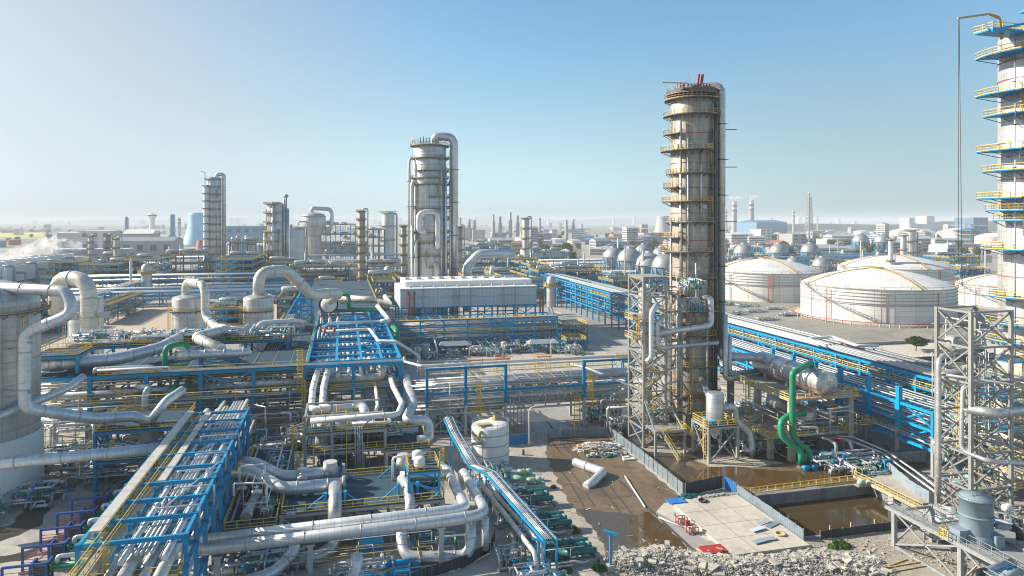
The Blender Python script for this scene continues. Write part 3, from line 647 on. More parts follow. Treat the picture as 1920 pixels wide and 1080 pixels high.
for k, (z, n) in enumerate(((4.4, 7), (7.4, 7), (10.5, 5), (13.2, 4))):
    for b in lin(168.7, 179.5, n):
        r = R.uniform(.18, .42); u0 = -66 - R.uniform(0, 20); u1 = R.choice((13, 17, -10 + R.uniform(-8, 8))) if z < 12 else 12
        pts = [(u0, b, z + r), (u1, b, z + r)]
        if R.random() < .5: pts.append((u1, b - 4, z + r)); pts.append((u1, b - 4, .8))
        pipe(pts, r, R.choice(('pipe', 'galv', 'alu')), 'silver pipe in the tiers of the wide blue cross rack', group=gp, n=10)
for b in lin(158, 166.5, 6):
    pipe([(-62 + R.uniform(-8, 8), b, 1.6), (-30 + R.uniform(-8, 18), b, 1.6), (-30, b, 1.6)][:2], R.uniform(.2, .4), 'galv', 'grey pipe lying low in the shade before the cross rack', group='low pipes in the shade before the cross rack', n=8)
for i in range(26):
    u = -62 + i * 2.3 + R.uniform(-.8, .8); b = R.uniform(158, 166); zt = R.uniform(4, 9.5); pipe([(u, b, .1), (u, b, zt), (u + R.choice((-3, 3, 2, -2)), b + R.choice((0, 3)), zt), (u + 2, 168.5, zt)][:3 + i % 2], R.uniform(.14, .34), R.choice(('galv', 'pipe')), 'upright pipe rising before the wide cross rack', 'riser', group='risers before the wide cross rack', n=8)
pipe([(-64, 168.8, 12), (-34.5, 168.8, 12)], .8, 'pipe', 'fat silver duct inside the left half of the cross rack', n=16, flange=6)
pipe([(-32, 169.5, 12.1), (-9.5, 169.5, 12.1)], .85, 'cream', 'fat beige duct inside the middle of the cross rack', n=16, flange=6)
pipe([(-6, 168.8, 12.1), (9.6, 168.8, 12.1), (9.6, 168.8, 14.3), (9.6, 173, 14.3)], 1.0, 'cream', 'fat beige duct with an elbow near the right end of the cross rack', n=18, flange=6)
pipe([(-52, 167.2, 17.3), (-37.5, 167.2, 17.3), (-37.5, 167.2, 16.4), (15, 167, 16.5)], .26, 'white', 'long thin white pipe along the front edge of the deck', n=10)
pipe([(14.6, 166, 17.3), (14.6, 166, 16.2), (18, 160, 16.2), (72, 157.5, 16.6)], .3, 'white', 'long white pipe carried along the top of the truss bridge', n=10)
# things on the deck
pipe([(-67, 172.5, 18.2), (-60, 172.5, 18.2), (-50, 175.5, 18.2), (-43, 183, 19), (-40.5, 190, 20)], 1.45, 'pipe', 'very fat silver duct curving across the left end of the deck', bend=9, n=26, flange=5)
q = MB(); q.tube([(-63, 172.5, 18.2), (-60.5, 172.8, 18.2)], 1.75, 26); q.build('duct_collar', M['alu'], label='wide silver collar near the left end of the fat deck duct', cat='collar')
pipe([(-53, 168.6, 16.4), (-53, 168.6, 17.4), (-41.5, 168.6, 17.4), (-40.4, 168.6, 16.4)], .42, 'pipe', 'low silver pipe with bent ends at the front of the deck', bend=1.8)
T = thing('heat_exchanger', 'silver horizontal heat exchanger on blue saddles at the front of the deck', 'heat exchanger', (-28, 172, 16.1))
q = MB(); q.lathe((-37.5, 172, 19), [(.01, 0), (1.15, .01), (1.15, 3.2)], 22, axis='x'); q.lathe((-37.5, 172, 19), [(1.0, 3.1), (1.0, 15.5), (.8, 16.3), (.3, 16.8), (0.01, 16.9)], 22, axis='x'); q.build('shell', M['pipe'], T)
q = MB(); 
for x in (-37.4, -34.3, -31, -26.8, -22.6): q.lathe((x, 172, 19), [(1.0, 0), (1.28, 0), (1.28, .22), (1.0, .22)], 22, axis='x')
q.build('flanges', M['galv'], T)
q = MB()
for x in (-31.8, -24.2): q.box(x - .35, x + .35, 170.9, 173.1, 16.12, 18.2)
q.beam((-31.8, 171, 17.6), (-24.2, 171, 16.6), .2); q.beam((-31.8, 171, 16.6), (-24.2, 171, 17.6), .2); q.beam((-31.8, 171, 17.8), (-24.2, 171, 17.8), .25); q.build('saddle_frame', M['blue'], T)
pipe([(-39.3, 171.2, 16.2), (-39.3, 171.2, 21.2), (-35.6, 173, 21.6), (-34.8, 173, 20.2)], .62, 'green', 'green hooked pipe at the left end of the deck heat exchanger', n=14)
pipe([(-38.5, 170.8, 16.9), (-34.5, 170.8, 16.9), (-34.5, 171.6, 18)], .35, 'green', 'short low green pipe below the deck heat exchanger', n=12)
for k in range(2): pipe([(-36.5 + 2.3 * k, 180, 15), (-36.5 + 2.3 * k, 166.2, 12.6), (-38.6 + 2.3 * k, 164.6, 10.8), (-38.6 + 2.3 * k, 164.6, 3)], .55, 'green', 'green pipe bending down through the cross rack, %s of the pair' % ('left', 'right')[k], n=12, bend=1.4)
pipe([(-44, 167, 13.4), (-41.2, 166, 13.2), (-41.8, 164.5, 12), (-41.8, 164.5, 7)], .8, 'pipe', 'silver duct bending down left of the two green pipes', n=16)
# raised pipe alley behind the deck
RA = frame('raised blue framed pipe alley along the back of the deck', -66, -14, 190.5, 203, [12, 18.6], 10.6, 12, .6, 'blue', decks=[1], brace=True)
def manifold(seed, L=12, Wd=6, Hh=4, n=22, green=.1, name='pipe_manifold', label='tangle of silver valves and pipes', z0=0):
    rr = random.Random(seed); T = thing(name, label, 'pipework', (0, -500 - seed * 3, 0)); bu, bv = -L / 2, -500 - seed * 3 - Wd / 2
    q = MB(); v = MB(); s = MB(); gq = MB(); fl = MB()
    for i in range(n):
        r = rr.uniform(.09, .3); y = bv + rr.uniform(0, Wd); z = rr.uniform(.5, Hh); x = bu + rr.uniform(0, L * .5); x2 = x + rr.uniform(2.5, L * .6); p = rr.random()
        d = q if rr.random() > green else gq
        if p < .4: pts = [(x, y, 0.05), (x, y, z), (x2, y, z)] + ([(x2, y, .05)] if rr.random() < .5 else [(x2, y + rr.uniform(-2, 2), z)])
        elif p < .75: y2 = y + rr.uniform(-3, 3); pts = [(x, y, z), (x2, y, z), (x2, y2, z), (x2, y2, max(.1, z - 1.5))]
        else: pts = [(x, y, .05), (x, y, z), (x, bv + Wd * rr.random(), z), (x, bv + Wd * rr.random(), z + .5)]
        d.tube(pts, r, 8)
        if rr.random() < .7: # valve with hand wheel
            m_ = V3(pts[1]) ; v.box(m_.x + .5, m_.x + 1.1, m_.y - .28, m_.y + .28, m_.z - .28, m_.z + .3); v.beam((m_.x + .8, m_.y, m_.z + .2), (m_.x + .8, m_.y, m_.z + 1), .1); v.lathe((m_.x + .8, m_.y, m_.z + .95), [(.25, 0), (.33, 0), (.33, .07), (.25, .07)], 10)
        for pp in pts[1:3]: fl.tube([V3(pp) - Vector((.06, 0, 0)), V3(pp) + Vector((.06, 0, 0))], r * 1.5, 8)
    for k in range(3):
        x = bu + L * (k + .5) / 3
        for yy in (bv, bv + Wd): s.beam((x, yy, 0), (x, yy, Hh * .75), .18)
        s.beam((x, bv, Hh * .75), (x, bv + Wd, Hh * .75), .2)
    q.build('pipework', M['pipe'], T); gq.build('green_pipework', M['green'], T); v.build('valves', M['galv'] if seed % 2 else M['azure'], T); fl.build('flanges', M['galv'], T); s.build('supports', M['steel'], T)
    if 'pump' in name:
        for x in (-3, 1.5):
            pm = MB(); pm.lathe((x, bv + 1, .9), [(.01, 0), (.5, .08), (.55, .3), (.55, 1.4), (.3, 1.6), (.3, 2), (.7, 2.1), (.7, 2.6), (.01, 2.7)], 12, axis='x'); pm.box(x - .2, x + 2.9, bv + .4, bv + 1.6, 0.02, .35); pm.build('pump', M['teal'] if x < 0 else M['azure'], T)
    return T
MF = [manifold(i, 12, 6, 3.6, 24, .08 if i % 2 else .15, ('pipe_manifold', 'pump_skid', 'valve_manifold', 'pump_skid', 'pipe_manifold')[i]) for i in range(5)]  # each is the same random pipe manifold; pump variants add pumps
USED = set()
def put(protos, i, loc, rot, label, group, sc=1):
    p = protos[i % len(protos)]
    if p.name not in USED:
        USED.add(p.name); p.location = W(*loc); p.rotation_euler = (0, 0, TH + rad(rot)); p.scale = (sc, sc, sc) if not isinstance(sc, tuple) else sc; BASE[p.name] = loc
        p['label'] = label; p['group'] = group; return p
    return dup(p, loc, rot, label, group, sc)
for i, u in enumerate((-61, -50, -39, -28, -18)): put(MF, i, (u, 196.5, 18.7), 0, 'tangle of silver pipes and valves on the raised pipe alley behind the deck', 'pipe tangles on the raised alley', (1, 1.3, .8))
for b in lin(191, 202, 6): pipe([(-67, b, 12.4), (-13, b, 12.4)], .3, 'pipe', 'silver pipe under the raised pipe alley', group='pipes under the raised alley', n=8)
for i in range(7): b = 192.3 + i * 1.4; pipe([(-66 + i, b, 19.4 + i % 2 * .5), (-52 + i * 2, b, 19.4), (-52 + i * 2, b, 20.5), (-36 + i * 3, b, 20.5)], .26 + .05 * (i % 3), 'white', 'white pipe along the top of the raised pipe alley', group='white pipes on the raised alley', n=8)
# column vessels behind the deck
for (lab, x, Yd, r, zt, zb) in (('silver vessel under the tall white hooped duct, left of the tan yard', -126, 202, 4.6, 28, 0), ('silver vessel with an arched pipe on top, right of the tan yard', -101.6, 215, 5.0, 27, 0), ('silver vessel under the great beige arched duct beside the deck', -79.8, 215, 4.5, 27, 0)):
    u, v = UV(x, Yd); tower('round_vessel', lab, u, v, r, zb, zt, 'shell', rings=[10, 15, 20], dome=1.2, plats=[(22, 120, 330, 1.2)] if x > -120 else [], n=36, ringm='galv', railm='yel', cat='vessel', ladders=[(200, 8, 24)], manholes=1)
u, v = UV(-116.5, 188); u2, v2 = UV(-128, 192)
pipe([(u, v, 3), (u, v, 34.2), (u2, v2, 34.2), (u2, v2, 24)], 2.05, 'cream', 'tall fat white duct bent over in a hoop, left of the tan yard', bend=5.4, n=30, flange=9)
q = MB(); q.ringbar((u, v, 23.6), 2.35, .2, 24); q.box(u - 5, u - 2.6, v - .6, v + .6, 23, 25); q.box(u + 2.6, u + 5, v - .6, v + .6, 23.4, 25); q.build('duct_guide', M['galv'], label='grey guide brackets clamped round the tall hooped duct', cat='bracket')
a, b, c_ = UV(-101.6, 215), UV(-93, 207), UV(-84, 196)
pipe([(a[0] - 1, a[1], 26), (a[0] - 1, a[1], 31), (b[0], b[1], 31), (b[0], b[1], 21), UV(-88, 203) + (18.5,), UV(-79, 192) + (19.5,), UV(-76.5, 182) + (21,), UV(-80, 172) + (20.8,), (-27.6, 172.6, 20)], 1.25, 'cream', 'beige duct arching off a vessel and dropping onto the deck heat exchanger', bend=4, n=22, flange=5)
a = UV(-79.8, 215)
pipe([(a[0], a[1], 26), (a[0], a[1], 34.2), UV(-73, 221) + (34.2,), UV(-67, 228) + (25.5,), UV(-60, 240) + (25,), (-4.6, 253.5, 21.5)], 1.75, 'cream', 'great beige duct arching from a vessel over to the round drum on the deck', bend=6, n=26, flange=7)
T = thing('drum', 'round ended drum on a blue stand at the far part of the deck', 'drum', (-4.6, 260, 16.1))
q = MB(); q.lathe((-4.6, 253.4, 20.2), [(.01, -1.5), (1.4, -1.2), (2.5, -.3), (2.9, .3)], 30, axis='y'); q.build('end_cap', M['white'], T)
q = MB(); q.lathe((-4.6, 253.6, 20.2), [(3.4, 0), (3.4, 1), (3.3, 1.2), (3.3, 11), (2, 12.5), (.01, 13)], 30, axis='y'); q.build('shell', M['shell'], T)
q = MB()
for y in (255, 262): 
    for x in (-7, -4.6, -2.2): q.beam((x, y, 16.1), (x, y, 18), .4)
q.beam((-7.4, 255, 17.4), (-1.8, 255, 17.4), .5); q.build('stand', M['azure'], T)
pipe([(-2, 262, 22.6), (2.5, 261, 23), (2.5, 259, 17.5), (13.5, 256, 17.2)], .8, 'green', 'green pipe from the round deck drum dropping to the deck', n=14)
pipe([(-3, 259, 17.2), (4, 258.5, 17.2)], .5, 'green', 'short green stub pipe below the round deck drum', n=12)
BF = MB()
for x in (-14.4, -9.8):
    for y in (238, 250): BF.beam((x, y, 16.1), (x, y, 24.5), .5)
for z in (18.8, 21.6, 24.3):
    BF.beam((-14.4, 238, z), (-9.8, 238, z), .4); BF.beam((-14.4, 250, z), (-9.8, 250, z), .4); BF.beam((-14.4, 238, z), (-14.4, 250, z), .4); BF.beam((-9.8, 238, z), (-9.8, 250, z), .4)
for z in (16.2, 18.8, 21.6): BF.beam((-14.4, 238, z), (-9.8, 238, z + 2.6), .3); BF.beam((-9.8, 238, z), (-14.4, 238, z + 2.6), .3)
BF.build('duct_support_frame', M['azure'], label='bright blue braced frame holding up the great beige duct on the deck', cat='frame')
for (lab, pts, r) in (('white pipe bending over the left edge of the far deck', [(-34, 205, 17), (-26, 208, 17), (-23, 214, 20), (-14, 216, 20), (-12, 232, 17)], .7),
                      ('white pipe running along the right edge of the beam grid', [(13, 262, 18), (14.6, 232, 18), (14.6, 222, 18), (12, 222, 18)], .7),
                      ('white pipe crossing the beam grid halfway', [(-6, 214, 17.6), (-4, 222, 18), (12, 223, 18)], .38),
                      ('white pipe crossing the near half of the beam grid with a bend', [(-5, 205, 18), (8, 207, 18), (9.5, 186, 18), (14, 184, 18), (20, 183, 14), (20, 183, 6)], .42)):
    pipe(pts, r, 'white', lab, n=12)
pipe([(15.6, 222, 16), (16.6, 213, 16), (16.6, 213, 2)], 1.0, 'green', 'fat green pipe dropping at the right edge of the beam grid', n=14)
for i in range(3):
    T = thing('relief_valve', 'red capped relief valve standing on the blue beam grid, %s of three' % ('left', 'middle', 'right')[i], 'valve', (-6.4 + i * 2.6, 232, 16.6), 'red capped valves on the beam grid')
    q = MB(); x = -6.4 + i * 2.6; q.lathe((x, 232, 16.6), [(.5, 0), (.5, 1.4), (.3, 1.5), (.3, 2.2)], 12); q.build('body', M['white'], T)
    q = MB(); q.lathe((x, 232, 18.8), [(.45, 0), (.45, 1.0), (.1, 1.2)], 12); q.build('cap', M['red'], T)
T = thing('valve_cluster', 'cluster of rusty orange headed valves on the near part of the beam grid', 'valves', (-4.5, 205, 16.6))
q = MB(); 
for i in range(5): x = -6.5 + i * 1.1; q.tube([(x, 200 + i * 1.5, 16.8), (x, 204 + i, 17.6), (x, 208, 18)], .35, 8)
q.build('bodies', M['galv'], T)
q = MB()
for i in range(4): q.lathe((-6 + i * 1.3, 206 - i % 2 * 3, 18), [(.4, 0), (.45, .5), (.4, 1.2), (.1, 1.3)], 10)
q.build('heads', M['orange'], T)
# ================================================================ truss bridge to the right of the cross rack
TB = thing('truss_bridge', 'long pipe bridge with tall blue posts and a grey truss right of the deck', 'pipe bridge', (44, 157, 0))
for (u) in (19, 28, 37.6, 57.2, 69.4):
    for v in (157, 167):
        q = MB(); col_h(q, u, v, 0, 7.2, .62); q.build('post_foot', M['galv'], TB); q = MB(); col_h(q, u, v, 7.2, 16.2 if v < 160 else 10.4, .66); q.build('post', M['blue'], TB)
q = MB()
for v in (157, 167): q.beam((18.6, v, 10.2), (70, v, 10.2), .4, .55)
q.beam((18.6, 157, 15.9), (37.6, 157, 15.9), .4, .5); q.beam((57, 157, 15.9), (70, 157, 15.9), .4, .5)
for u in (19, 28, 37.6, 57.2, 69.4): q.beam((u, 157, 10.2), (u, 167, 10.2), .4, .5)
q.build('blue_beams', M['blue'], TB)
q = MB()
for v in (156.9, 167.1):
    q.beam((37.6, v, 5.6), (57.2, v, 5.6), .35, .4)
    for i in range(7): u = 37.6 + i * 3.26; q.beam((u, v, 5.6), (u, v, 10), .28)
    for i in range(6):
        u = 37.6 + i * 3.26; a, b = ((5.7, 10) if i % 2 == 0 else (10, 5.7)); q.beam((u, v, a), (u + 3.26, v, b), .16)
    q.beam((20, v, 2), (28, v, 8.6), .22); q.beam((28, v, 2), (20, v, 8.6), .22); q.beam((20, v, 9), (24, v, 11.5), .15); q.beam((24, v, 11.5), (28, v, 9), .15)
for i in range(17): u = 20 + i * 3.1; q.beam((u, 157, 7.8), (u, 167, 7.8), .2, .25); q.beam((u, 157, 10.7), (u, 167, 10.7), .2, .25)
for i in range(6): q.beam((39 + i * 3.2, 157, 10.8), (37.8 + i * 3.2, 167, 12.4), .2)
q.build('truss', M['galv'], TB)
q = MB(); q.box(28, 37.6, 157.2, 166.5, 5.0, 5.1); q.box(57.2, 69, 157.2, 160, 5.0, 5.1); q.build('landing', M['grate'], TB)
q = MB(); q.rail([(28.3, 157, 5.1), (37.4, 157, 5.1)], t=.1); q.rail([(57.5, 157, 5.1), (69, 157, 5.1)], t=.1); q.rail([(19, 167.4, 12.4), (70, 167.4, 12.4)], t=.1); q.ladder(31, 156.6, 5, 12, -90, .9, True, .12); q.ladder(58.6, 156.5, 5, 12.5, -90, 1.1, True, .14); q.ladder(55.2, 156.4, 0, 7, -90, 1.2, True, .14)
q.build('railing', M['yel'], TB)
q = MB(); q.box(19, 70, 167.4, 168.6, 12.3, 12.4); q.box(19, 70, 170, 171.2, 13.0, 13.3); q.build('cable_tray', M['tray'], TB)
gp = 'pipes carried by the truss bridge'
for z, n in ((5.9, 4), (7.9, 6), (10.9, 6)):
    for b in lin(157.6, 166.4, n):
        r = R.uniform(.18, .5); pipe([(15, b, z + r), (70 + R.uniform(0, 3), b, z + r)], r, R.choice(('pipe', 'alu', 'pipe', 'galv')), 'silver pipe carried through the grey truss bridge', group=gp, n=10)
for i in range(3): # scaffold towers on the bridge
    u = (30, 36.5, 47)[i]; T = thing('scaffold', 'rusty tube scaffold on the pipe bridge, %s of three' % ('leftmost', 'middle', 'rightmost')[i], 'scaffold', (u, 163, 10.6), 'scaffolds on the pipe bridge'); q = MB()
    for x in (0, 3):
        for y in (161.5, 165): q.beam((u + x, y, 10.7), (u + x, y, 17.2), .09)
        for z in (12.5, 14.5, 16.5): q.beam((u + x, 161.5, z), (u + x, 165, z), .08)
    for z in (12.5, 14.5, 16.5):
        for y in (161.5, 165): q.beam((u, y, z), (u + 3, y, z), .08)
    q.beam((u, 161.5, 10.7), (u + 3, 161.5, 16.5), .08); q.build('tubes', M['rusty'], T); q = MB(); q.box(u - .5, u + 3.5, 161.4, 162.4, 16.55, 16.65); q.build('boards', M['orange'], T)
for i in range(5): u = 38.4 + i * .9; pipe([(u, 155.8, .1), (u, 155.8, 8.5 - i * .6), (u, 158, 8.5 - i * .6)], .16, 'galv', 'thin grey riser right of the second bridge post', 'riser', group='thin risers beside the bridge post', n=8)
for i in range(4): u = 60.5 + i * 2.4; pipe([(u, 154, .1), (u, 154, 7 + i), (u + 1.4, 154, 7 + i), (u + 1.4, 158, 7 + i)], .26, 'galv', 'grey riser under the right end of the pipe bridge', 'riser', group='risers under the right end of the bridge', n=8)
pipe([(58, 170, 12.6), (61, 165, 12.4), (72, 150, 8.5)], .36, 'pipe', 'silver pipe slanting down from the bridge to the lattice tower', n=10)
pipe([(61, 150, 6.5), (60.5, 150, 6), (60.5, 150, .1)], .3, 'pipe', 'silver elbow pipe beside the lattice tower foot', n=10)
pipe([(60.5, 150, 6.3), (73, 148, 6.3)], .25, 'pipe', 'low silver crossbar pipe left of the tall lattice', n=10)

for i, (u, v, r_, s) in enumerate(((-58, 150, 0, 1), (-50, 158, 90, 1), (-57, 160, 0, .9), (-46, 149, 90, .8), (-40, 161, 0, 1), (-26, 158, 0, 1), (-24, 146, 90, .9), (-18, 160, 0, 1), (-8, 158, 0, 1), (3, 160, 0, 1), (14, 160, 90, .8), (26, 162, 0, .9), (64, 162, 0, .9), (63, 152, 90, .8), (-58, 131, 90, .6), (-52, 137, 0, .8), (-24, 131, 0, .7), (-24, 118, 0, .7), (-24, 104, 0, .7), (-24, 92, 0, .7), (-34, 137, 90, .8))):
    put(MF, i, (u, v, .05), r_, 'jumble of pipes and valves on the shaded ground around the lower left racks', 'pipe jumbles on the shaded ground, left', (s, s, s * 1.2))
for i in range(22):
    u = R.uniform(-62, -34); v = R.uniform(141, 165); z = R.uniform(2, 9); L_ = R.uniform(8, 20)
    pipe([(u, v, .05), (u, v, z), (u + L_ * .6, v, z), (u + L_ * .6, v + R.uniform(-4, 4), z), (u + L_ * .6, v, R.uniform(.5, 3))][:4 + i % 2], R.uniform(.12, .3), R.choice(('pipe', 'galv', 'alu')), 'thin silver pipe threading the shaded space right of the left vessel', group='thin pipes right of the left vessel', n=7)

frame('blue railed platform standing over the left end of the fat deck duct', -66, -57, 170.5, 180, [20.2], 9, 9, .6, 'azure', z0=16.2, brace=False, decks=[0], t=.1)

q = MB()
for i in range(16): q.box(-64 + i * 2.9, -63.9 + i * 2.9, 168, 187.8, 16.12, 16.15)
for i in range(30): q.box(-19.9, -8.3, 190 + i * 2.4, 190.12 + i * 2.4, 16.12, 16.15)
for i in range(20): q.box(-14.9, 14.4, 264 + i * 6.6, 264.3 + i * 6.6, 16.12, 16.15)
for x in (-16, -12): q.box(x, x + .1, 168, 262, 16.15, 16.18)
q.build('plate_joints', M['steel'], CR)
for i in range(14):
    u, v = R.choice(((R.uniform(-18, -10), R.uniform(175, 255)), (R.uniform(-60, -22), R.uniform(177, 186)), (R.uniform(-12, 12), R.uniform(275, 390)))); q = MB(); q.box(u - .8, u + .8, v - .5, v + .5, 16.19, 16.3 + R.uniform(.2, .8)); q.build('deck_box', M[R.choice(('galv', 'steel', 'bag'))], label='small box or hatch sitting on the open plate deck', cat='box', group='small boxes on the plate deck')
for i in range(6): pipe([(-19 + i * .5, 190, 16.4), (-19 + i * .5, 258, 16.4)], .12, 'galv', 'thin pipe laid along the left edge of the far deck', group='thin pipes on the deck edge', n=6)

def conduits(n, u0, u1, v0, v1, z0, z1, label, group, seed, mats=('galv', 'white', 'pipe', 'rusty'), rs=(.05, .1)):
    rr = random.Random(seed)
    for i in range(n):
        p = [rr.uniform(u0, u1), rr.uniform(v0, v1), rr.uniform(z0, z1)]; pts = [tuple(p)]; last = -1
        for k in range(rr.randint(2, 5)):
            a = rr.choice([x for x in (0, 0, 1, 2) if x != last]); last = a; lo, hi = ((u0, u1), (v0, v1), (z0, z1))[a]; p[a] = rr.uniform(lo, hi); pts.append(tuple(p))
        pipe(pts, rr.uniform(*rs), rr.choice(mats), label, 'conduit', group, bend=.25, n=5, cat='thin pipe')
conduits(26, -7, 8.5, 139.4, 150, .3, 11.5, 'thin conduit threading the grey two storey unit', 'conduits in the grey unit', 1)
conduits(22, -9, 16, 106.6, 121, .3, 5.8, 'thin conduit under the duct deck', 'conduits under the duct deck', 2)
conduits(26, -64, 14, 163, 168, .5, 13, 'thin conduit along the front of the wide cross rack', 'conduits along the cross rack', 3)
conduits(26, -62, -30, 139, 162, .3, 10.5, 'thin conduit in the space right of the left vessel', 'conduits right of the left vessel', 4)
conduits(16, -17, -9, 106, 142, 5.5, 9.5, 'thin conduit over the narrow plate deck beside the rack', 'conduits over the narrow deck', 5)
conduits(20, 20, 62, 155.5, 168, 5, 13, 'thin conduit on the truss bridge', 'conduits on the truss bridge', 6)
conduits(22, 86, 107, 118, 150, .3, 12.3, 'thin conduit around the concrete drum frame', 'conduits around the drum frame', 7)
conduits(20, 65, 78, 138, 150, 2, 37, 'thin conduit between the lattice tower and the brown column', 'conduits at the lattice tower', 8, rs=(.06, .14))
conduits(20, 101, 124, 91, 106, 2, 33, 'thin conduit between the right lattice and the right column', 'conduits at the right lattice', 9, rs=(.06, .14))
conduits(16, -14, 14, 95, 106, .2, 4.5, 'thin conduit near the ground behind the long duct pair', 'conduits behind the duct pair', 10)
# ================================================================ two storey unit in front of the cross rack
S1 = frame('grey two storey steel unit with yellow railings in front of the cross rack', -7, 8.5, 140, 150, [4.4, 8.2], 5.2, 10, .6, 'galv', stairs=False, t=.1, brace=False)
q = MB()
for u in (-7, -2): col_h(q, u, 140, 8.3, 11.6, .5); col_h(q, u, 150, 8.3, 11.6, .5)
q.beam((-7.4, 140, 11.5), (8, 140, 11.5), .4, .45); q.beam((-7, 140, 11.5), (-7, 150, 11.5), .35); q.beam((-7, 150, 11.5), (8, 150, 11.5), .35); q.beam((-10.5, 141, 9), (-7, 140, 10.5), .25); q.beam((-10.5, 141, 5.6), (-7, 140, 8), .25); q.beam((-10.5, 141, 5.6), (-10.5, 141, 9), .25); q.beam((3.5, 140, 8.6), (6.6, 139.5, 11), .3)
q.build('upper_frame', M['galv'], S1)
q = MB()
for x in (-7.4, .9): q.beam((x, 139.6, 0), (x, 139.6, 12), .12)
q.ladder(-9, 141, 0, 9.5, -90, .7, True, .1); q.build('ladders', M['yel'], S1)
S1b = frame('wide plate deck with a yellow railing joined to the right of the grey unit', 8.7, 17.2, 138, 153, [4.2], 8, 14, .55, 'galv', t=.1)
for k in range(2):
    u = -6.3 + 2.3 * k
    pipe([(u + 1.2, 172, 14.6), (u + .6, 166, 14.2), (u, 160, 12.5), (u - .1, 153.5, 10.2), (u + .2 + k, 151.5, 9.9), (4.2, 150.5, 10.2 + .1 * k)][:6 - 0], .72, 'white', 'fat white pipe sloping off the deck into the grey unit, %s one' % ('left', 'right')[k], n=16, flange=3)
pipe([(4.2, 150.5, 10.2), (4.6, 147, 10.3), (4.6, 144, 10.3), (4.6, 144, 8.3)], .95, 'pipe', 'fat silver elbow dropping onto the upper deck of the grey unit', n=18)
pipe([(-6, 139.2, 10.9), (11, 139.4, 11), (12.4, 146, 11.4), (11.4, 158, 12.2), (11.4, 168, 12.2)], .58, 'white', 'white pipe along the front of the grey unit turning back to the cross rack', n=16, flange=5)
pipe([(6.2, 143, 9), (7.6, 152, 9.8), (7.8, 168, 11)], .38, 'white', 'thin white pipe sloping from the grey unit to the cross rack', n=12)
pipe([(15.2, 168, 11.8), (15.2, 150, 9.8), (13.2, 144, 9), (13.2, 142, 9), (15.8, 142, 8.8), (17.6, 143, 8), (17.6, 141, 4.9), (15, 141, 4.9)], 1.0, 'pipe', 'fat silver duct looping down at the right end of the grey unit', n=18, flange=5)
pipe([(-.8, 141, 11), (-.8, 141, 8.4)], .5, 'white', 'short white upright pipe with a flange on the grey unit', n=14)
pipe([(2, 142, 9), (9.5, 141, 9), (9.5, 143.5, 9)], .4, 'pipe', 'short silver pipe low over the upper deck of the grey unit', n=12)
for i, (lab, x, y, r, z0, z1) in enumerate((('dished silver vessel through both floors of the grey unit, left one', -3.8, 145, 1.5, .2, 9), ('slimmer silver vessel through both floors of the grey unit, right one', 1.2, 146, .85, .2, 8.4))):
    tower('small_vessel', lab, x, y, r, z0, z1, 'shell', n=24, dome=.7, ringm='galv', cat='vessel')
T = thing('exchanger_box', 'boxy silver exchanger head on the upper deck of the grey unit', 'exchanger', (5.2, 144.5, 8.3))
q = MB(); q.box(3.6, 6.6, 143.2, 146.4, 8.3, 9.9); q.tube([(6.6, 144.8, 9.1), (10, 144.8, 9.1)], .6, 14); q.build('body', M['alu'], T)
q = MB(); q.box(3.9, 5.3, 142.4, 143, 8.3, 9.1); q.build('stand', M['azure'], T)
for i in range(3):
    T = thing('control_valve', 'red topped control valve with blue base on the grey unit, %s of three' % ('left', 'middle', 'right')[i], 'valve', (-5 + i * 1.5, 141, 8.3), 'red topped control valves')
    x = -5.2 + i * 1.6; q = MB(); q.lathe((x, 141.5, 8.4), [(.45, 0), (.45, .9), (.2, 1)], 12); q.box(x - .6, x + .6, 141.1, 141.9, 8.4, 9.0); q.build('base', M['azure'], T)
    q = MB(); q.lathe((x, 141.5, 9.3), [(.3, 0), (.3, .7)], 12); q.build('body', M['white'], T); q = MB(); q.lathe((x, 141.5, 10), [(.42, 0), (.42, .8), (.1, .95)], 12); q.build('cap', M['red'], T)
put(MF, 1, (9.5, 148, 4.5), 0, 'tangle of silver pipework on the plate deck right of the grey unit', 'clutter in the foreground units', .7)
put(MF, 2, (1, 145, .1), 0, 'tangle of silver pipework on the ground inside the grey unit', 'clutter in the foreground units', (1.1, 1.2, .9))
put(MF, 3, (-14, 147, .1), 0, 'tangle of silver pipework between the lower left rack and the grey unit', 'clutter in the foreground units', (1, 1.6, 1.1))
for i in range(4): u = 2.6 + i * .45; pipe([(u, 139.3, .1), (u, 139.3, 9.2)], .13, 'galv', 'thin grey riser at the front of the grey unit', 'riser', group='thin risers at the front of the grey unit', n=8)
# ================================================================ duct unit
S2 = frame('low plate deck with railings under the fat silver ducts in the foreground', -8.8, 15.6, 107.6, 120.8, [6], 8, 6.5, .5, 'galv', t=.1)
q = MB(); q.box(-8, -6.7, 106.9, 107.4, 6.1, 6.5); q.build('edge_box', M['galv'], S2)
lowF = frame('low plate deck beside the lower left rack with a caged ladder', -16.6, -9.4, 106, 142, [5.2], 7, 7, .45, 'azure', t=.09)
gd = 20
pipe([(-12.6, 119.5, 6.4), (-13.6, 109, 6.4), (-13.8, 107.6, 6.2)], .85, 'alu', 'fat silver pipe lying on the plate deck beside the lower left rack', n=18, flange=3)
pipe([(-15.8, 116, 8.6), (-15.8, 116, 11), (-12, 116, 11), (-12, 116, 5.4)], .16, 'white', 'thin white pipe hoop on the plate deck beside the lower left rack', n=8)
pipe([(-15.8, 110, 8.6), (-15.8, 110, 10.5), (-11, 109, 10.5), (-11, 109, 5.4)], .16, 'white', 'second thin white pipe hoop on the plate deck beside the rack', n=8)
put(MF, 1, (-11.2, 111, 5.5), 90, 'cluster of green and silver valves on the plate deck beside the lower left rack', 'clutter in the foreground units', (.5, .35, .5))
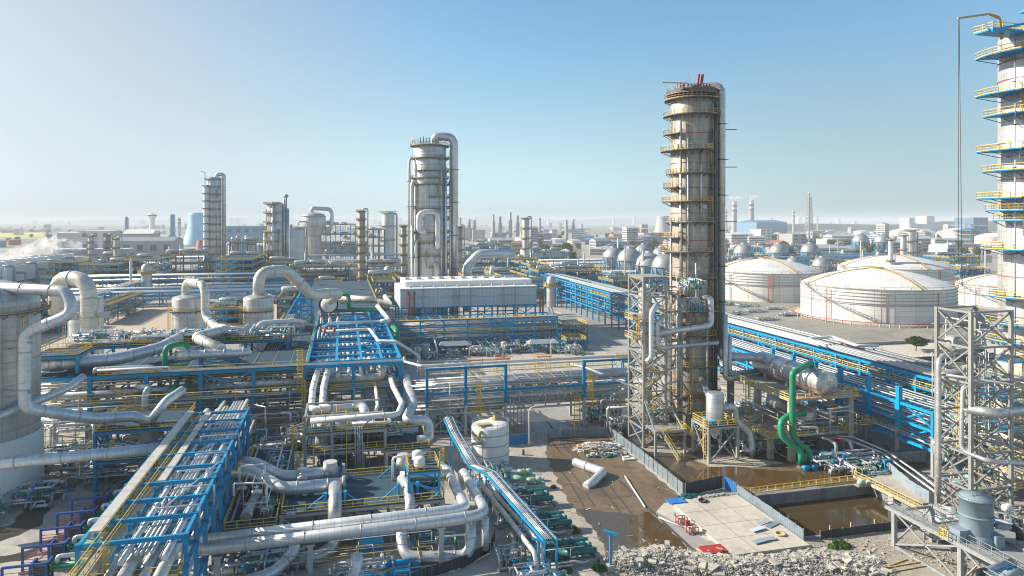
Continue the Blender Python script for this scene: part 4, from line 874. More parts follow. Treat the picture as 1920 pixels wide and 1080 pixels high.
put(MF, 2, (-11.5, 130, 5.5), 90, 'cluster of silver pipes at the far end of the plate deck beside the rack', 'clutter in the foreground units', (.8, .5, .5))
put(MF, 3, (3, 98, .05), 0, 'tangle of pipes low behind the long duct pair', 'clutter in the foreground units', (1, .6, .6))
put(MF, 0, (-10, 102, .05), 0, 'tangle of pipes low at the left behind the long duct pair', 'clutter in the foreground units', (1, .8, .7))
put(MF, 4, (14, 104.5, .05), 0, 'tangle of pipes on the ground at the right end of the duct deck', 'clutter in the foreground units', (.8, .6, .6))
pipe([(-17, 125.5, 8.4), (-14.6, 124.7, 8.4), (-9.5, 118.7, 7.6), (-.6, 119.4, 7.6)], 1.02, 'pipe', 'fat silver duct bending across the left of the duct deck, rear one', bend=4, n=gd, flange=4)
pipe([(-17.4, 121, 8.6), (-14, 120, 8.4), (-9.3, 113.7, 7.6), (.2, 113.6, 7.6)], 1.02, 'pipe', 'fat silver duct bending across the left of the duct deck, front one', bend=4, n=gd, flange=4)
pipe([(-1.9, 119.4, 7), (-1.9, 119.4, 9.4)], 1.15, 'cream', 'upright stub of fat duct at the rear left of the duct deck', n=gd)
pipe([(10.3, 119.5, 6.5), (10.3, 119.5, 9.6)], 1.0, 'cream', 'upright stub of fat duct at the rear right of the duct deck', n=gd)
q = MB()
for v in (113.6, 119.4): q.lathe((.1, v, 7.6), [(.9, 0), (1.28, 0), (1.28, .18), (1.28, .35), (1.28, .5), (.9, .5)], 22, axis='x')
q.build('flange_pair', M['galv'], label='pair of wide bolted flanges ending the ducts on the duct deck', cat='flange')
pipe([(-1.0, 112.6, 7.6), (-1.0, 108.8, 7.4), (-1.0, 106.4, 6.2), (-1.0, 106.4, 1.0), (-3.5, 103.4, .9), (-19.5, 102.4, .9)], 1.05, 'alu', 'fattest silver duct turning down over the front of the duct deck, left one', bend=2.6, n=24, flange=3.2)
pipe([(9.6, 114, 7.4), (10.3, 110.5, 7.5), (10.3, 106.2, 6.2), (10.1, 106, 4.2), (8.6, 103.5, 3.2), (8.8, 100.5, 1), (18.5, 98.3, 1), (18.5, 100, 5.6)], .8, 'pipe', 'silver duct turning down over the front of the duct deck, right one', bend=2.4, n=gd, flange=4)
pipe([(9.2, 119.5, 8), (15.5, 119.5, 7.6), (17.6, 117.5, 7), (18.1, 101.4, 6.9), (16, 101.0, 6.9), (-24, 99.4, 6.9)], .78, 'pipe', 'long silver duct looping round the duct deck, inner one of the pair', bend=2.6, n=gd, flange=7)
pipe([(20.5, 119, 3), (20.5, 118, 6.4), (20.9, 99.0, 6.6), (14, 98.4, 6.6), (-24, 97.2, 6.6)], .8, 'pipe', 'long silver duct looping round the duct deck, outer one of the pair', bend=3, n=gd, flange=7)
pipe([(9.4, 114.5, 7.6), (17.7, 114.6, 7.2)], .85, 'pipe', 'short silver duct joining the inner loop from the duct deck', n=gd)
pipe([(20.9, 100.3, 5.6), (20.8, 99.9, 1.0)], .55, 'pipe', 'upright silver duct leg at the corner of the loop', n=gd)
pipe([(-20, 105.5, 3), (-12, 106, 3.2), (-7, 105.6, 3.4), (-6.4, 102, 3), (-9, 98.5, 2), (-14, 97.5, 1.2), (-12, 94.5, .9), (-1, 94.6, .9), (2.0, 96, 1.2), (2.0, 97, 4)], .8, 'pipe', 'silver duct coiled low beneath the long duct pair', bend=3, n=gd, flange=5)
for i, (u, v) in enumerate(((-4.2, 97.8), (14, 98.7), (-16, 97.3))):
    T = thing('duct_post', 'grey post holding up the long duct pair, %s of three' % ('middle', 'right', 'left')[i], 'post', (u, v, 0)); q = MB(); q.box(u - .35, u + .35, v - .35, v + .35, 0, 5.4); q.build('post', M['galv'], T); q = MB(); q.box(u - .6, u + .6, v - .5, v + 3.4, 5.4, 5.7); q.box(u - .6, u + .6, v - .6, v + .6, 0.02, .3); q.build('bearing_plate', M['galv'], T)
for i, (u, v) in enumerate(((-1.9, 119.4), (-1.0, 109), (10.3, 119.5), (10.3, 110))):
    q = MB()
    for sg in (-1, 1): q.box(u + sg * 1.5 - .22, u + sg * 1.5 + .22, v - .4, v + .4, 6.1, 8.2); q.beam((u + sg * 1.7, v, 7.8), (u + sg * 4.2, v - .8, 6.2), .18)
    q.build('duct_clamp', M['azure'], label='blue clamp with slanting struts gripping the duct, %s on the duct deck' % ('rear left', 'front left', 'rear right', 'front right')[i], cat='clamp', group='blue clamps gripping the ducts')
DT = thing('drum_stand', 'blue stand with railed top carrying two small white pots on the duct deck', 'stand', (17.2, 113.5, 6))
q = MB()
for u in (14.6, 19.4):
    for v in (108.8, 114.4): q.beam((u, v, 0 if u > 16 else 6), (u, v, 12.3), .4)
for v in (108.8, 114.4): q.beam((14.6, v, 6.3), (19.4, v, 8.8), .25); q.beam((14.6, v, 11), (19.4, v, 9.2), .25); q.beam((14.4, v, 12.2), (19.6, v, 12.2), .35)
for u in (14.6, 19.4): q.beam((u, 108.8, 12.2), (u, 114.4, 12.2), .35)
q.build('frame', M['azure'], DT); q = MB(); q.box(14.5, 19.5, 108.7, 114.5, 12.4, 12.5); q.build('plate', M['deck'], DT); q = MB(); q.rail([(14.6, 108.9, 12.5), (19.4, 108.9, 12.5), (19.4, 114.3, 12.5), (14.6, 114.3, 12.5), (14.6, 108.9, 12.5)], t=.09); q.ladder(20.2, 114, 3, 13.5, 0, .8, True, .1); q.build('railing', M['yel'], DT)
DT.location += Vector(W(-4.4, -1, -1.9))
for i, v in enumerate((113, 110)):
    T = thing('small_pot', 'small white pot on the railed blue stand, %s one' % ('rear', 'front')[i], 'pot', (16.4, v, 12.5)); q = MB(); q.lathe((16.4, v, 13.1), [(.9, 0), (.9, 1.1), (.6, 1.3), (0.01, 1.35)], 18); q.build('body', M['white'], T); q = MB()
    for a in range(4): q.beam((16.4 + .7 * math.cos(a * 1.57 + .8), v + .7 * math.sin(a * 1.57 + .8), 12.5), (16.4 + .7 * math.cos(a * 1.57 + .8), v + .7 * math.sin(a * 1.57 + .8), 13.2), .12)
    q.build('legs', M['galv'], T); T.location += Vector(W(-4.4, -1, -1.9))
pipe([(8.4, 117, 6.2), (8.4, 117, 10), (14, 117, 10.4)], .22, 'white', 'thin white angled pipe at the rear of the duct deck', n=10)
T = thing('motor', 'big blue humped motor on the ground under the duct deck', 'motor', (7, 103.6, 0)); q = MB(); q.lathe((2.4, 105.2, 1.3), [(.01, 0), (.8, .1), (1.0, .4), (1.0, 3.4), (.8, 3.7), (.01, 3.8)], 18, axis='x'); q.box(2.6, 6.0, 104.4, 106, .3, 1.3); q.build('casing', M['azure'], T); q = MB(); q.box(2, 6.6, 104, 106.3, .02, .35); q.build('plinth', M['conc'], T)
T = thing('motor', 'flat blue machine partly hidden behind the long duct pair', 'motor', (8, 98.9, 0)); q = MB(); q.box(5, 11, 98.4, 99.4, .1, .9); q.lathe((6, 98.9, 1.0), [(.01, 0), (.5, .1), (.5, 4), (.01, 4.2)], 14, axis='x'); q.build('casing', M['azure'], T)
for i, (u, v) in enumerate(((7, 93.8), (2, 92.6))):
    q = MB()
    for a in (0, 2):
        for b in (0, 1.2): q.beam((u + a, v + b, 0), (u + a, v + b, 2.4), .18)
    for z in (.6, 1.5, 2.4): q.beam((u, v, z), (u + 2, v, z), .16); q.beam((u, v + 1.2, z), (u + 2, v + 1.2, z), .16)
    q.build('blue_trestle', M['azure'], label='small blue trestle on the ground in front of the ducts, %s one' % ('right', 'left')[i], cat='trestle')
for i in range(12):
    u = -6 + i * 1.9 + R.uniform(-.5, .5); pipe([(u, 109 + R.uniform(0, 9), .1), (u, 109 + R.uniform(0, 9), R.uniform(2, 5)), (u + R.uniform(-4, 4), 112, R.uniform(2, 5))], R.uniform(.12, .3), R.choice(('galv', 'pipe')), 'pipe in the shade under the duct deck', group='pipes under the duct deck', n=8)
for z, v in ((4.2, 107), (3.2, 106.2), (2.3, 105.6)): pipe([(-8, v, z), (22, v + .5, z)], .2, 'galv', 'grey pipe running along the front foot of the duct deck', group='pipes along the foot of the duct deck', n=8)
for i, (u, v) in enumerate(((-6.4, 118.2), (-6.2, 114.2), (13, 119), (-15, 112), (-12.6, 110))):
    q = MB(); q.tube([(u - .6, v, 8.8), (u, v, 9.1), (u + .8, v - .2, 8.9)], .3, 8); q.beam((u, v, 8.6), (u, v, 10), .14); q.lathe((u, v, 9.6), [(.2, 0), (.4, .05), (.2, .1)], 10); q.build('valve', M['galv'] if i % 2 else M['white'], label='small pale valve with hand wheel by the fat ducts of the duct deck', cat='valve', group='small valves by the fat ducts')
# corrugated sheet fence round the front corner of the ducts
def sheetfence(name, label, pts, h, m, step=2.0, z=0, wave=.06, posts=True, per=.9):
    T = thing(name, label, 'fence', (*pts[0], z)); q = MB(); ps = MB()
    for a, b in zip(pts[:-1], pts[1:]):
        L = math.dist(a, b); n = max(2, int(L / .3)); dx, dy = (b[0] - a[0]) / L, (b[1] - a[1]) / L; top = []; jit = 0
        for i in range(n):
            w0, w1 = (wave if i % 2 else -wave), (-wave if i % 2 else wave)
            if i % 6 == 0: jit = R.uniform(-.08, .08)
            p0 = (a[0] + dx * L * i / n - dy * w0, a[1] + dy * L * i / n + dx * w0); p1 = (a[0] + dx * L * (i + 1) / n - dy * w1, a[1] + dy * L * (i + 1) / n + dx * w1)
            q.add([(*p0, z + .04), (*p1, z + .04), (*p1, z + h + jit), (*p0, z + h + jit), (p0[0] - dy * .03, p0[1] + dx * .03, z + .04), (p1[0] - dy * .03, p1[1] + dx * .03, z + .04), (p1[0] - dy * .03, p1[1] + dx * .03, z + h + jit), (p0[0] - dy * .03, p0[1] + dx * .03, z + h + jit)], [(0, 1, 2, 3), (7, 6, 5, 4), (3, 2, 6, 7)])
        k = max(1, int(L / step))
        for i in range(k + 1): x, y = a[0] + dx * L * i / k - dy * .14, a[1] + dy * L * i / k + dx * .14; ps.beam((x, y, z), (x, y, z + h * 1.02), .09)
        ps.beam((a[0] - dy * .13, a[1] + dx * .13, z + h * .8), (b[0] - dy * .13, b[1] + dx * .13, z + h * .8), .06)
    q.build('sheets', M[m], T); ps.build('posts', M['galv'], T); return T
sheetfence('sheet_fence', 'dark corrugated sheet fence curving round the corner of the big duct loop', [PXL(740, 1110), PXL(810, 1082), PXL(870, 1064), PXL(920, 1036), PXL(928, 1012)], 1.6, 'fdark')
sheetfence('sheet_fence', 'blue grey corrugated fence running back along the wet column yard', [(60.4, 113.3), (60.7, 124), (60.5, 148.6)], 2.3, 'fence')
sheetfence('sheet_fence', 'pale corrugated fence behind the rubbish heap', [(60.4, 149), (49.2, 150.4)], 2.2, 'fence')
sheetfence('sheet_fence', 'dark blue fence at the head of the pale slab', [(60.7, 112.8), (69, 114.4)], 2.4, 'fdark')
sheetfence('sheet_fence', 'bright blue corner panels of the slab fence', [(69.4, 114.4), (70, 111.2)], 2.3, 'fblue')
sheetfence('sheet_fence', 'pale corrugated fence between the slab and the brown basin', [(70, 111), (69.9, 92.5)], 2.0, 'fence')
sheetfence('sheet_fence', 'dark sheet fence along the front of the brown basin', [(73, 92.3), (98, 92.3)], 1.4, 'fdark')
sheetfence('sheet_fence', 'dark blue sheet fence between the small white tank and the lamp post', [(34.6, 147.3), (40.5, 147.8)], 2.4, 'fblue')
sheetfence('sheet_fence', 'short pale fence panel standing open by the lamp post', [(41, 147.5), (43.6, 150.5)], 2.2, 'fence')
sheetfence('sheet_fence', 'two pale fence panels alone on the roadway', [(45.8, 150.3), (48.6, 150.4)], 2.1, 'fence')
sheetfence('sheet_fence', 'grey sheet fence winding away behind the pump rows on the right', [(107, 118), (101.5, 104), (100.5, 99)], 2.3, 'fence')
sheetfence('sheet_fence', 'long grey sheet fence in the shade of the right hand blue rack', [(118, 117), (108, 118)], 2.3, 'fence')
q = MB()
for x0, v, w in ((75, 92.7, .2), (79, 92.8, .2), (83.5, 92.8, .2), (87, 92.9, .2)): q.box(x0, x0 + w, v, v + .2, -3, 1.8)
q.build('stake_row', M['conc'], label='row of thin stakes in the basin behind the dark front fence', cat='stakes')
q = MB(); q.rail([(70.3, 99.5, .36), (70.3, 93, .36)], t=.1); q.build('handrail', M['yel'], label='short yellow handrail at the front left corner of the basin', cat='railing')
# ================================================================ cable ladder bridge
LB = thing('cable_bridge', 'narrow bright blue ladder bridge carrying thin pipes past the small white tank', 'cable bridge', (22, 120, 0))
path = [(21.6, 141, 9.0), (21.8, 134, 8.0), (23.2, 120.5, 6.0), (25.4, 117, 5.8), (27.4, 100, 5.4), (28.6, 92, 5.0)]
q = MB(); st = MB(); gr = MB()
for a, b in zip(path[:-1], path[1:]):
    for du in (-1.0, .95): q.beam((a[0] + du, a[1], a[2]), (b[0] + du, b[1], b[2]), .2, .38)
    L = math.dist(a, b); k = max(1, int(L / 2.2))
    for i in range(k): t = i / k; p = V3(a).lerp(V3(b), t); q.beam(p + Vector((-1.0, 0, 0)), p + Vector((.95, 0, 0)), .16)
    for du in (-.75, -.5, -.2): st.tube([(a[0] + du, a[1], a[2] + .3), (b[0] + du, b[1], b[2] + .3)], .1, 6)
    k2 = int(L / .55)
    for i in range(k2): t = i / k2; p = V3(a).lerp(V3(b), t); gr.beam(p + Vector((.05, 0, .2)), p + Vector((.75, 0, .2)), .1, .06)
    for du in (.05, .75): gr.beam((a[0] + du, a[1], a[2] + .25), (b[0] + du, b[1], b[2] + .25), .08, .14)
for p in path[1:]:
    q.beam((p[0] - .9, p[1], 0), (p[0] - .9, p[1], p[2]), .24); q.beam((p[0] + .85, p[1], 0), (p[0] + .85, p[1], p[2]), .24)
q.build('girders', M['azure'], LB); st.build('thin_pipes', M['pipe'], LB); gr.build('cable_ladder', M['galv'], LB)
pipe([(23.6, 117, 4.2), (26.2, 92, 3.6), (26.5, 91, .5)], .36, 'cream', 'pale pipe alongside the blue ladder bridge, outer one', n=10, flange=4)
pipe([(24.9, 117, 3.6), (28, 95, 3.2), (28, 94, .5)], .3, 'cream', 'pale pipe alongside the blue ladder bridge, inner one', n=10, flange=4)
sheetfence('mesh_fence', 'dark thin fence line between the duct loop and the small white tank', [(20.3, 138), (22.4, 124)], 1.6, 'steel', wave=.02)
# small white tank
T = tower('storage_tank', 'small white tank with a railed roof beside the blue ladder bridge', 30, 139, 3.9, 0, 8.3, 'white', rings=[2.1, 4.2, 6.3], dome=.8, n=40, ringm='steel', cat='tank')
q = MB(); q.rail([(30 + 3.8 * math.cos(a * .35), 139 + 3.8 * math.sin(a * .35), 7.5) for a in range(19)], 1, 1.5, .06); q.build('railing', M['steel'], T)
q = MB(); q.box(27, 29.6, 136.6, 138, 8.3, 8.5); q.lathe((31.5, 141, 7.9), [(1.4, 0), (1.4, .4), (.3, .6), (.3, 1.2)], 16); q.tube([(28, 136.5, 7.2), (27, 135.6, 7.2), (27, 135.6, 6)], .35, 8); q.build('roof_fittings', M['rusty'], T)
T = thing('access_stage', 'thin grey pipe stage beside the small white tank', 'stage', (26, 134.6, 0)); q = MB(); 
for x, y in ((24.6, 134), (27.6, 134), (24.6, 135.4), (27.6, 135.4)): q.beam((x, y, 0), (x, y, 6.5), .12)
q.rail([(24.6, 134, 5.4), (27.6, 134, 5.4)], t=.07); q.box(24.5, 27.7, 133.9, 135.5, 5.3, 5.4); q.build('stage', M['steel'], T)
# lamp posts
def lamp(u, v, h, label, ang=0, m='white'):
    T = thing('lamp_post', label, 'lamp post', (u, v, 0)); q = MB(); dx, dy = math.cos(rad(ang)), math.sin(rad(ang)); q.tube([(u, v, 0), (u, v, h - .6), (u + dx * .6, v + dy * .6, h), (u + dx * 2, v + dy * 2, h + .15)], .13, 8, 1); q.build('pole', M[m], T)
    q = MB(); q.box(u + dx * 2 - .1, u + dx * 2 + .8, v + dy * 2 - .2, v + dy * 2 + .2, h + .05, h + .25); q.build('lamp_head', M['galv'], T)
lamp(*UV(992 * 0 + (992 - 960) / 1280 * 152, 152), 8.6, 'white curved lamp post between the blue fence and the road')
lamp(*UV((1033 - 960) / 1280 * 236, 236), 9, 'white lamp post in front of the second small canopy')
lamp(*UV((1755 - 960) / 1280 * 200, 200), 16, 'thin white lamp post peeping over the right lattice tower', 190)
for i, (px, py, hh) in enumerate(((1145, 1070, 5.3), (1010, 1085, 5.2))):
    u, v = PXL(px, py); T = thing('floodlight_post', 'bright blue T topped post %s' % ('standing in the silt by the rubble heap', 'standing in front of the teal machines')[i], 'post', (u, v, 0))
    q = MB(); q.beam((u, v, .3), (u, v, hh), .36); q.build('post', M['azure'], T); q = MB(); q.beam((u - .9, v + .5, hh + .35), (u + .9, v - .5, hh - .05), .4, .25); q.build('head', M['azure'], T); q = MB(); q.box(u - .5, u + .5, v - .5, v + .5, .03, .9); q.build('plinth', M['conc'], T)
# teal compressor skids
def compressor():
    T = thing('compressor_skid', 'teal twin drum compressor skid, nearest of the row', 'compressor', (33, 95.5, 0), 'teal compressor skids')
    u0, v = 28.6, 95.5
    q = MB(); q.box(u0 - .5, 37.8, v - 2.2, v + 2.4, .02, .35); q.box(u0 - .5, 37.8, v - 2.2, v - 1.95, .35, 1.1); q.box(37.5, 37.8, v - 2.2, v + 2.4, .35, 1.1); q.build('plinth', M['conc'], T)
    q = MB(); q.lathe((u0 + .3, v - .9, 2.3), [(.01, 0), (.7, .15), (.85, .5), (.85, 3.2), (.98, 3.2), (.98, 3.5), (.7, 3.8), (.7, 8.3), (.5, 8.8), (.01, 9)], 20, axis='x'); q.build('lower_drum', M['teal'], T)
    q = MB(); q.lathe((u0 + .6, v + 1.2, 3.4), [(.01, 0), (.55, .1), (.6, .4), (.6, 7.2), (.55, 7.6), (.01, 7.7)], 18, axis='x'); q.build('upper_drum', M['teal'], T)
    q = MB(); q.lathe((u0 + 5.2, v, 2.9), [(.01, 0), (.7, .05), (.85, .3), (.85, 2.2), (.6, 2.5), (.6, 3.2), (.01, 3.3)], 16, axis='x'); q.build('motor', M['teal'], T)
    q = MB(); q.lathe((u0 + 7.5, v + .2, 3.0), [(.72, 0), (.72, .5)], 16, axis='x'); q.lathe((u0 + 6.6, v + .2, 3.0), [(.72, 0), (.72, .3)], 16, axis='x'); q.build('motor_band', M['mint'], T)
    q = MB()
    for x in (u0 + 2.5, u0 + 4.2): q.tube([(x, v + .2, 2.4), (x, v + .3, 3.2), (x - .9, v + .6, 4.6)], .3, 8); q.lathe((x, v + .2, 2.6), [(.55, 0), (.6, .4), (.3, .8)], 12)
    q.tube([(u0 + 3.5, v - .8, 2.6), (u0 + 3.5, v - .4, 3.4), (u0 + 3.5, v + 1, 3.4)], .25, 8); q.build('casings', M['teal'], T)
    q = MB()
    for x in (u0 + .8, u0 + 3.2, u0 + 5.5, u0 + 8): q.beam((x, v - 1.6, .35), (x, v - 1.6, 1.6), .2); q.beam((x, v + 1.8, .35), (x, v + 1.8, 2.9), .2); q.beam((x, v - 1.6, 1.5), (x, v + 1.8, 1.5), .22)
    q.beam((u0 + .5, v - 1.7, 1.5), (u0 + 8.6, v - 1.7, 1.5), .2); q.build('skid_frame', M['teal'], T)
    q = MB(); q.tube([(u0, v - 2.6, 1.4), (u0 + 4.5, v - 2.6, 1.4), (u0 + 6, v - 2.6, .9), (u0 + 7.4, v - 2.2, .9)], .22, 8); q.tube([(u0, v - 3.2, 1), (u0 + 4, v - 3.2, 1)], .2, 8); q.tube([(u0 - 1, v - 1.9, 4), (u0 + 6.5, v - 1.9, 4)], .1, 6); q.tube([(u0 + 4, v - 1.9, 4), (u0 + 4, v - 1.9, .4)], .07, 6); q.build('pipes', M['cream'], T)
    return T
cp = compressor(); cp.scale = (.84, .8, .68); cp.location = W(32.5, 95.5, 0)
for i, v in enumerate((105.3, 115.2)): dup(cp, (32.0, v, 0), sc=(.84, .8, .68), label='teal twin drum compressor skid, %s of the row' % ('second', 'third')[i])
for i, (u, v) in enumerate(((33.8, 122.6), (33.2, 127.2))):
    T = thing('pump', 'pale green pump set behind the teal machines, %s one' % ('front', 'rear')[i], 'pump', (u, v, 0), 'pale green pump sets')
    q = MB(); q.box(u - 3, u + 3.2, v - 1, v + 1, .02, .5); q.build('plinth', M['conc'], T)
    q = MB(); q.lathe((u - 2.4, v, 1), [(.6, 0), (.6, 1.2), (1, 1.3), (1, 1.6), (.8, 1.7), (.01, 1.75)], 16); q.box(u - 2.8, u + 3, v - .7, v + .7, .5, 1.1); q.build('body', M['mint'], T)
    q = MB(); q.lathe((u - .4, v, 1.7), [(.01, 0), (.55, .1), (.55, 1.2), (.4, 1.3), (.4, 1.7), (.55, 1.8), (.55, 2.8), (.01, 3)], 14, axis='x'); q.build('motor', M['mint'], T); q = MB(); q.lathe((u + .6, v, 1.7), [(.6, 0), (.6, .3)], 14, axis='x'); q.build('motor_band', M['yel'], T)
for i, (u, v, s) in enumerate(((26.5, 124, 1.0), (27.5, 118.2, 1.0), (28, 110.5, .9), (29.5, 131.3, .8), (25, 97, .8), (26, 90, .9), (27.6, 104, .6))):
    put(MF, i + 2, (u, v, .05), 90 * (i % 2), 'jumble of rusty and silver pipes between the ladder bridge and the pump row', 'pipe jumble by the pump row', (s * .7, s, s * .8))
for i in range(7): a = (24 + i * .9 + R.uniform(-.2, .2)); pipe([(a, 121, 1.2 + .2 * (i % 3)), (a + .3, 131, 1.4)], .22, ('cream', 'rusty', 'pipe')[i % 3], 'rusty pale pipe lying in the row in front of the small white tank', group='pipes in front of the small white tank', n=8)
q = MB(); u, v = PXL(970, 895); q.box(u - 1.2, u + 1, v - .8, v + .8, .05, .12); q.build('blue_sheet', M['tarp'], label='blue sheet lying beside the small white tank', cat='sheet')
q = MB(); q.lathe((*PXL(981, 853), 0), [(.3, .02), (.3, 1.1), (.01, 1.1)], 12); q.build('barrel', M['dsteel'], label='dark upright barrel on the pale silt', cat='barrel')
# ================================================================ central brown column
T1U, T1V = 82.8, 150.7
PL = [(79.2, 140, 400, 1.5), (75.3, 150, 380, 1.8), (70.8, 160, 215, 1.8), (66.8, 150, 280, 2.4), (61.3, 160, 345, 1.2), (58, 160, 210, 1.8), (54.6, 155, 280, 2.1), (49.6, 155, 325, 1.3), (46, 160, 215, 2), (42.6, 150, 280, 2.2), (36.4, 155, 350, 1.2), (32.4, 160, 220, 2), (28.6, 150, 300, 2.0), (25.8, 160, 240, 2), (22.9, 160, 350, 1.4), (15.5, 150, 345, 1.2), (8.6, 150, 420, 1.5)]
T1 = tower('tall_column', 'tall brown weathered column with many platforms and a riser on its right', T1U, T1V, 5.15, 0, 81.0, 'oldshell', PL, rings=[12, 17.5, 26, 32, 39, 45.5, 52, 58, 64, 71], dome=1.8, platm='dsteel', railm='rusty', ladders=[(285, 61.5, 67), (288, 50, 55), (290, 43, 50), (287, 28.8, 36.6), (285, 23, 29), (200, 9, 16), (272, 9, 13), (195, 55, 61), (185, 67, 75)], n=56, skirt=5.6, railt=.085, manholes=5)
vpipe(T1, T1U, T1V, 5.15, -39, 1.75, 18, 82.6, .9, 'alu', 8.5, 'over', 18)
vpipe(T1, T1U, T1V, 5.15, -57, 1.0, 9, 78, .42, 'dsteel', 7)
vpipe(T1, T1U, T1V, 5.15, -66, .7, 8, 72, .22, 'dsteel', 9); vpipe(T1, T1U, T1V, 5.15, -48, .7, 8, 70, .25, 'alu', 9)
vpipe(T1, T1U, T1V, 5.15, 215, .8, 16, 74, .3, 'alu', 9)
vpipe(T1, T1U, T1V, 5.15, 232, .7, 30, 70, .22, 'alu', 9)
vpipe(T1, T1U, T1V, 5.15, 262, .7, 50, 67, .2, 'alu', 9)
vpipe(T1, T1U, T1V, 5.15, 250, .7, 26, 42, .25, 'alu', 9)
vpipe(T1, T1U, T1V, 5.15, 275, .9, 3, 27, .25, 'pipe', 9)
vpipe(T1, T1U, T1V, 5.15, 195, 1.6, 2, 50, .3, 'alu', 9)
q = MB(); q.box(T1U - 5, T1U + 5, T1V - 5, T1V + 5, 81.2, 81.4); q.ringbar((T1U, T1V, 81.1), 5.2, 1, 30); q.build('top_platform', M['dsteel'], T1)
q = MB(); q.rail([(T1U + 6 * math.cos(a * .35), T1V + 6 * math.sin(a * .35), 81.2) for a in range(19)], 1.2, 1.6, .1); q.beam((T1U - 8.5, T1V - 1, 83.2), (T1U - 1, T1V, 83.6), .2); q.beam((T1U - 4, T1V, 81), (T1U - 4, T1V, 83.6), .2); q.beam((T1U, T1V, 81), (T1U - 1.2, T1V, 86.5), .08); q.build('davit_and_rails', M['rusty'], T1)
q = MB()
for x in (-4.8, -3.9): q.tube([(T1U + x + 0, T1V - 3, 80.6), (T1U + x, T1V - 3, 82.9)], .32, 10)
for x in (.6, 1.6): q.tube([(T1U + x - 1.6, T1V - 1.5, 82.4), (T1U + x, T1V - 1.5, 83), (T1U + x + .4, T1V - 1.5, 85.6)], .33, 10)
q.build('relief_vents', M['red'], T1)
q = MB()
for i in range(10): x = T1U - 3 + i * .8; q.tube([(x, T1V - 3.5, 81.4), (x, T1V - 3.5, 82.4 + R.uniform(0, 1)), (x + .8, T1V - 2.5, 82.6)], .16, 6)
q.build('top_valves', M['dsteel'], T1)
q = MB()
for z in (35, 50, 63, 72): q.beam((T1U + 5.5, T1V - 4, z), (T1U + 9, T1V - 5, z), .18)
for z in [14 + 1.9 * i for i in range(32)]: q.beam((T1U + 4, T1V - 3.6, z), (T1U + 5.2, T1V - 4.6, z + .7), .12)
q.build('riser_guides', M['dsteel'], T1)
pipe([(T1U + 5.36, T1V - 4.34, 20), (T1U + 5.36, T1V - 4.34, 17.6), (98, 143, 17.6), (98.4, 141, 15.8)], 1.0, 'pipe', 'silver duct leaving the foot of the riser toward the horizontal drum', bend=2.6, n=20, flange=5)
pipe([(T1U + 5.2, T1V - 6.2, 28), (T1U + 5.2, T1V - 6.2, 12.6), (T1U + 15, T1V - 6.5, 13)], .62, 'pipe', 'silver pipe dropping right of the brown column and turning right', bend=1.3, n=16)
pipe([(T1U + 6.5, T1V - 6, 23), (T1U + 6.5, T1V - 6, 13.8), (T1U + 15, T1V - 5, 14)], .55, 'pipe', 'second silver pipe turning right beside the brown column', bend=1.2, n=14)
pipe([(82, 145.4, 32.2), (83.8, 143.8, 32.2), (83.8, 143.6, 25.6), (70, 139.5, 25.3), (67.8, 138.6, 25.2)], .72, 'pipe', 'silver pipe hooking across the front of the brown column', bend=1.7, n=18, flange=4)
pipe([(68.8, 137.6, 29.4), (67, 137.2, 27.6), (67, 137.2, 22.2), (85.4, 143.4, 21.6)], .5, 'pipe', 'thinner silver pipe bending left of the brown column toward the lattice', bend=1.2, n=14, flange=5)
pipe([(67.4, 138, 32), (65.8, 137.6, 30), (65.8, 137.6, 20.2), (64.6, 137.6, 19.2)], .6, 'pipe', 'tall silver pipe running down inside the front of the lattice', bend=1.3, n=14, flange=5)
# lattice stair tower
def lattice(name, label, us_, vs_, z1, step, w=.7, m='galv', b=.3, cat='lattice tower', X=True, label2=None):
    T = thing(name, label, cat, (us_[0], vs_[0], 0))
    for u in us_:
        for v in vs_:
            q = MB(); q.box(u - w / 2, u + w / 2, v - w / 2, v + w / 2, 0.02, z1); q.build('leg', M[m], T)
    n = round(z1 / step); hb = MB(); db = MB()
    faces = [((us_[0], vs_[0]), (us_[0], vs_[-1])), ((us_[-1], vs_[0]), (us_[-1], vs_[-1]))] + [((a, v), (b_, v)) for v in (vs_[0], vs_[-1]) for a, b_ in zip(us_[:-1], us_[1:])]
    for i in range(n):
        za, zb = i * z1 / n, (i + 1) * z1 / n
        for (a, c_) in faces:
            hb.beam((*a, zb - .2), (*c_, zb - .2), b * 1.15, b * 1.3)
            if X: db.beam((*a, za + .2), (*c_, zb - .3), b); db.beam((*c_, za + .2), (*a, zb - .3), b)
            else:
                if i % 2: db.beam((*a, za + .2), (*c_, zb - .3), b)
                else: db.beam((*c_, za + .2), (*a, zb - .3), b)
    hb.build('horizontals', M[m], T); db.build('diagonals', M[m], T); return T
LT = lattice('lattice_tower', 'tall grey cross braced stair tower standing left of the brown column', (64.7, 70), (139.2, 147), 37.6, 4.2, .5, m='lattice', b=.25)
q = MB(); q.box(64.4, 70.3, 138.9, 147.3, 37.6, 37.75); q.box(65, 69.8, 139.5, 146.8, 26.6, 26.72); q.box(62.2, 64.4, 139.5, 144, 24, 24.15); q.box(62.2, 64.4, 139.5, 144, 28.2, 28.35); q.build('platform', M['grate'], LT)
q = MB(); q.rail([(64.4, 139.5, 24.2), (62.3, 139.5, 24.2), (62.3, 143.9, 24.2)], t=.11); q.rail([(64.4, 139.5, 28.4), (62.3, 139.5, 28.4), (62.3, 143.9, 28.4)], t=.11); q.ladder(63.4, 139.6, 24, 28.5, 270, t=.1); q.build('railing', M['yel'], LT)
q = MB(); rq = MB(); z = 0; f_ = 0
